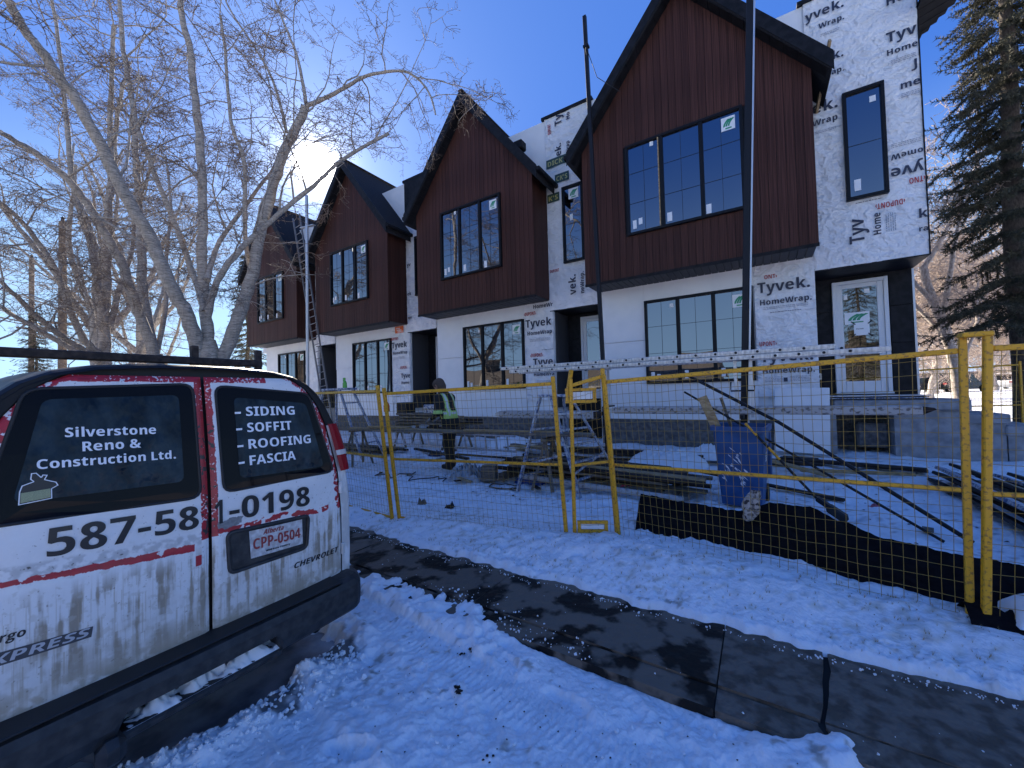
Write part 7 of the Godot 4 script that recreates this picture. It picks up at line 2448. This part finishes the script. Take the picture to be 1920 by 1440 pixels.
# ------------------------------------------------------------------ the worker
# surface nets over tapered capsules joined with a smooth minimum
func skin(out: MB, bones: Array, cell: float, k: float, colour: Callable) -> void:
	var lo := Vector3(1e9, 1e9, 1e9)
	var hi := -lo
	for b in bones:
		var r: float = maxf(b[2], b[3]) + k * 0.5 + cell * 2.0
		lo = lo.min((b[0] as Vector3) - Vector3.ONE * r).min((b[1] as Vector3) - Vector3.ONE * r)
		hi = hi.max((b[0] as Vector3) + Vector3.ONE * r).max((b[1] as Vector3) + Vector3.ONE * r)
	var nx := int((hi.x - lo.x) / cell) + 2
	var ny := int((hi.y - lo.y) / cell) + 2
	var nz := int((hi.z - lo.z) / cell) + 2
	var f := PackedFloat32Array()
	f.resize(nx * ny * nz)
	f.fill(1.0)
	for b in bones:
		var a: Vector3 = b[0]
		var e: Vector3 = b[1]
		var ra: float = b[2]
		var rb: float = b[3]
		var sq: Vector3 = b[4] if b.size() > 4 else Vector3.ONE
		var reach := maxf(ra, rb) * maxf(1.0, 1.0 / minf(sq.x, sq.z)) + k + cell * 2.0
		var l0 := ((a.min(e) - Vector3.ONE * reach - lo) / cell).floor()
		var l1 := ((a.max(e) + Vector3.ONE * reach - lo) / cell).ceil()
		var ab := e - a
		var den := maxf(ab.length_squared(), 1e-9)
		for z in range(maxi(0, int(l0.z)), mini(nz, int(l1.z) + 1)):
			for y in range(maxi(0, int(l0.y)), mini(ny, int(l1.y) + 1)):
				for x in range(maxi(0, int(l0.x)), mini(nx, int(l1.x) + 1)):
					var p := lo + Vector3(x, y, z) * cell
					var t := clampf((p - a).dot(ab) / den, 0.0, 1.0)
					var d := ((p - a - ab * t) * sq).length() - lerpf(ra, rb, t)
					var i := (z * ny + y) * nx + x
					var c := f[i]
					var h := maxf(k - absf(c - d), 0.0) / k
					f[i] = minf(c, d) - h * h * k * 0.25
	var vid := PackedInt32Array()
	vid.resize(f.size())
	vid.fill(-1)
	var vs: Array = []
	var ns: Array = []
	var sx := 1
	var sy := nx
	var sz := nx * ny
	for z in nz - 1:
		for y in ny - 1:
			for x in nx - 1:
				var i := z * sz + y * sy + x
				var c := [f[i], f[i + sx], f[i + sy], f[i + sx + sy], f[i + sz], f[i + sx + sz], f[i + sy + sz], f[i + sx + sy + sz]]
				var neg := 0
				for q in c: if q < 0.0: neg += 1
				if neg == 0 or neg == 8: continue
				var s := Vector3.ZERO
				var n := 0
				for e in [[0, 1], [2, 3], [4, 5], [6, 7], [0, 2], [1, 3], [4, 6], [5, 7], [0, 4], [1, 5], [2, 6], [3, 7]]:
					var u: float = c[e[0]]
					var w: float = c[e[1]]
					if (u < 0.0) != (w < 0.0):
						var t := u / (u - w)
						var p0 := Vector3(e[0] & 1, (e[0] >> 1) & 1, (e[0] >> 2) & 1)
						var p1 := Vector3(e[1] & 1, (e[1] >> 1) & 1, (e[1] >> 2) & 1)
						s += p0.lerp(p1, t)
						n += 1
				vid[i] = vs.size()
				vs.append(lo + (Vector3(x, y, z) + s / n) * cell)
				ns.append(Vector3(c[1] + c[3] + c[5] + c[7] - c[0] - c[2] - c[4] - c[6], c[2] + c[3] + c[6] + c[7] - c[0] - c[1] - c[4] - c[5], c[4] + c[5] + c[6] + c[7] - c[0] - c[1] - c[2] - c[3]).normalized())
	var cs: Array = []
	for p in vs: cs.append(colour.call(p))
	for z in range(1, nz - 1):
		for y in range(1, ny - 1):
			for x in range(1, nx - 1):
				var i := z * sz + y * sy + x
				for ax in 3:
					var st: int = [sx, sy, sz][ax]
					if (f[i] < 0.0) == (f[i + st] < 0.0): continue
					var u: int = [sy, sz, sx][ax]
					var w: int = [sz, sx, sy][ax]
					var q := [vid[i], vid[i - u], vid[i - u - w], vid[i - w]]
					if q.min() < 0: continue
					if f[i] >= 0.0: q.reverse()
					for t in [[0, 2, 1], [0, 3, 2]]:
						var tri := [q[t[0]], q[t[1]], q[t[2]]]
						for j in [0, 1, 2]:
							out.v.append(vs[tri[j]])
							out.n.append(ns[tri[j]])
							out.col.append(cs[tri[j]])


func build_worker() -> void:
	var o := Vector3(-5.34, 0.29, -5.98)
	var w := thing("person", "worker in brown cap and high-visibility vest bending over the bench", "person", o)
	# facing left (-x) and a little away; heights above the boots' soles
	var P := func(x: float, y: float, z: float) -> Vector3: return o + Vector3(x, y, z)
	var hip: Vector3 = P.call(0.06, 0.93, 0.0)
	var waist: Vector3 = P.call(0.03, 1.08, 0.0)
	var chest: Vector3 = P.call(-0.06, 1.30, 0.0)
	var neck: Vector3 = P.call(-0.14, 1.49, 0.0)
	var bones: Array = []
	var T := Vector3(1.25, 1.0, 0.86)
	bones.append([hip, waist, 0.165, 0.160, T])
	bones.append([waist, chest, 0.165, 0.185, T])
	bones.append([chest, P.call(-0.10, 1.42, 0.0), 0.185, 0.14, T])
	bones.append([P.call(-0.10, 1.42, 0.0), P.call(-0.19, 1.56, 0.0), 0.085, 0.062])
	for s in [-1.0, 1.0]:
		var hj: Vector3 = P.call(0.06, 0.92, 0.095 * s)
		var kn: Vector3 = P.call(0.0 + 0.05 * s, 0.50, 0.115 * s)
		var an: Vector3 = P.call(0.05 + 0.07 * s, 0.10, 0.12 * s)
		bones.append([hj, kn, 0.105, 0.078])
		bones.append([kn, an, 0.076, 0.062])
		bones.append([an, P.call(0.06 + 0.07 * s, 0.045, 0.12 * s), 0.066, 0.052])
		bones.append([P.call(0.05 + 0.07 * s, 0.05, 0.12 * s), P.call(-0.10 + 0.07 * s, 0.045, 0.13 * s), 0.055, 0.046])
		var sh: Vector3 = P.call(-0.09, 1.40, 0.195 * s)
		var el: Vector3 = P.call(-0.10 + 0.05 * s, 1.12, 0.265 * s)
		var wr: Vector3 = P.call(-0.30, 1.00, 0.13 * s + 0.03)
		bones.append([P.call(-0.09, 1.40, 0.07 * s), sh, 0.10, 0.082])
		bones.append([sh, el, 0.080, 0.062])
		bones.append([el, wr, 0.062, 0.042])
	var paint := func(p: Vector3) -> Color:
		var q := p - o
		var n := 0.5 + 0.5 * nb.get_noise_2d(p.x * 300.0, p.y * 300.0 + p.z * 100.0)
		var c := Color(0.010, 0.010, 0.012) * (0.7 + 0.6 * n)
		if q.y < 0.13: c = Color(0.012, 0.009, 0.008)
		elif q.y < 0.94: c = Color(0.015, 0.013, 0.012) * (0.7 + 0.6 * n)
		var torso := absf(q.z) < 0.20 and q.y > 1.00 and q.y < 1.50 and q.x > -0.34 and Vector2(q.x + 0.03 + (q.y - 1.1) * 0.25, q.z).length() < 0.235
		if torso:
			var hv := Color(0.42, 0.62, 0.16) * (0.8 + 0.3 * n)
			var tape := Color(0.55, 0.57, 0.55)
			if q.y < 1.06: c = hv
			elif absf(absf(q.z) - 0.115) < 0.045: c = tape if absf(absf(q.z) - 0.115) < 0.020 else hv
			elif q.y > 1.06 and q.y < 1.15: c = tape if q.y > 1.085 and q.y < 1.125 else hv
		# reflective cuff above the elbow
		if q.y > 1.10 and q.y < 1.17 and absf(q.z) > 0.205: c = Color(0.42, 0.60, 0.18)
		c.a = 1.0
		return c
	var m := MB.new()
	skin(m, bones, 0.014, 0.055, paint)
	# hands: palm, four fingers and a thumb, gloved, gripping the board edge
	var glove := func(_p: Vector3) -> Color: return Color(0.20, 0.20, 0.21)
	for s in [-1.0, 1.0]:
		var wr: Vector3 = P.call(-0.30, 1.00, 0.13 * s + 0.03)
		var hb: Array = []
		var pc := wr + Vector3(-0.075, -0.045, -0.01 * s)
		hb.append([wr, pc, 0.034, 0.036, Vector3(1, 1.0, 0.8)])
		for k in 4:
			var z := (k - 1.5) * 0.021
			var k0 := pc + Vector3(-0.02, -0.01, z)
			var l: float = [0.036, 0.041, 0.039, 0.031][k]
			var k1 := k0 + Vector3(-l, -0.012, z * 0.15)
			var k2 := k1 + Vector3(-l * 0.45, -l * 0.75, 0.0)
			var k3 := k2 + Vector3(l * 0.15, -l * 0.6, 0.0)
			hb.append([k0, k1, 0.0105, 0.0100])
			hb.append([k1, k2, 0.0100, 0.0093])
			hb.append([k2, k3, 0.0093, 0.0083])
		var t0 := wr + Vector3(-0.035, -0.02, -0.028 * s)
		var t1 := t0 + Vector3(-0.035, -0.025, -0.020 * s)
		hb.append([t0, t1, 0.0125, 0.0110])
		hb.append([t1, t1 + Vector3(-0.028, -0.022, 0.004 * s), 0.0110, 0.0090])
		skin(m, hb, 0.0045, 0.006, glove)
	# head, turned to the left and down, with a brown knitted cap pulled over the ears
	var hc: Vector3 = P.call(-0.235, 1.66, 0.0)
	var fw := Vector3(-0.90, -0.42, 0.10).normalized()
	var hu := (Vector3.UP - fw * fw.dot(Vector3.UP)).normalized()
	var hs := fw.cross(hu)
	var H := func(a: float, b: float, c: float) -> Vector3: return hc + fw * a + hu * b + hs * c
	var hd: Array = []
	hd.append([H.call(-0.03, 0.025, 0.0), H.call(0.02, 0.03, 0.0), 0.094, 0.088])
	hd.append([H.call(0.03, -0.03, 0.0), H.call(0.045, -0.085, 0.0), 0.066, 0.038])
	hd.append([H.call(0.02, -0.07, -0.03), H.call(0.02, -0.07, 0.03), 0.040, 0.040])
	hd.append([H.call(0.092, 0.002, 0.0), H.call(0.112, -0.032, 0.0), 0.010, 0.014])          # nose
	hd.append([H.call(0.086, -0.062, -0.018), H.call(0.086, -0.062, 0.018), 0.010, 0.010])   # mouth
	hd.append([H.call(0.082, 0.022, -0.045), H.call(0.092, 0.026, -0.015), 0.010, 0.010])    # brows
	hd.append([H.call(0.082, 0.022, 0.045), H.call(0.092, 0.026, 0.015), 0.010, 0.010])
	for s in [-1.0, 1.0]: hd.append([H.call(-0.005, 0.02, 0.086 * s), H.call(-0.01, -0.035, 0.084 * s), 0.016, 0.012])
	hd.append([H.call(-0.02, -0.06, 0.0), P.call(-0.18, 1.52, 0.0), 0.058, 0.064])
	var face := func(p: Vector3) -> Color:
		var q := p - hc
		var f := q.dot(fw)
		var u := q.dot(hu)
		var sd := absf(q.dot(hs))
		if f > 0.06 and absf(u - 0.006) < 0.008 and absf(sd - 0.032) < 0.012: return Color(0.03, 0.02, 0.018)
		if f > 0.07 and absf(u + 0.062) < 0.006 and sd < 0.022: return Color(0.20, 0.07, 0.06)
		if u < -0.055 and f > 0.0: return Color(0.10, 0.065, 0.045)
		return Color(0.30, 0.17, 0.12)
	skin(m, hd, 0.0065, 0.018, face)
	var sm := StandardMaterial3D.new()
	sm.vertex_color_use_as_albedo = true
	sm.roughness = 0.85
	put(m, "body", sm, w)
	var cb: Array = []
	cb.append([H.call(-0.035, 0.045, 0.0), H.call(0.012, 0.05, 0.0), 0.108, 0.100])
	cb.append([H.call(-0.06, -0.03, -0.03), H.call(-0.06, -0.03, 0.03), 0.075, 0.075])
	cb.append([H.call(0.055, 0.058, -0.05), H.call(0.055, 0.058, 0.05), 0.036, 0.036])
	cb.append([H.call(-0.05, -0.08, 0.0), P.call(-0.10, 1.47, 0.0), 0.078, 0.09])
	var cm := MB.new()
	skin(cm, cb, 0.008, 0.03, func(_p: Vector3) -> Color: return Color(0.085, 0.055, 0.040))
	put(cm, "knitted_cap", sm, w)
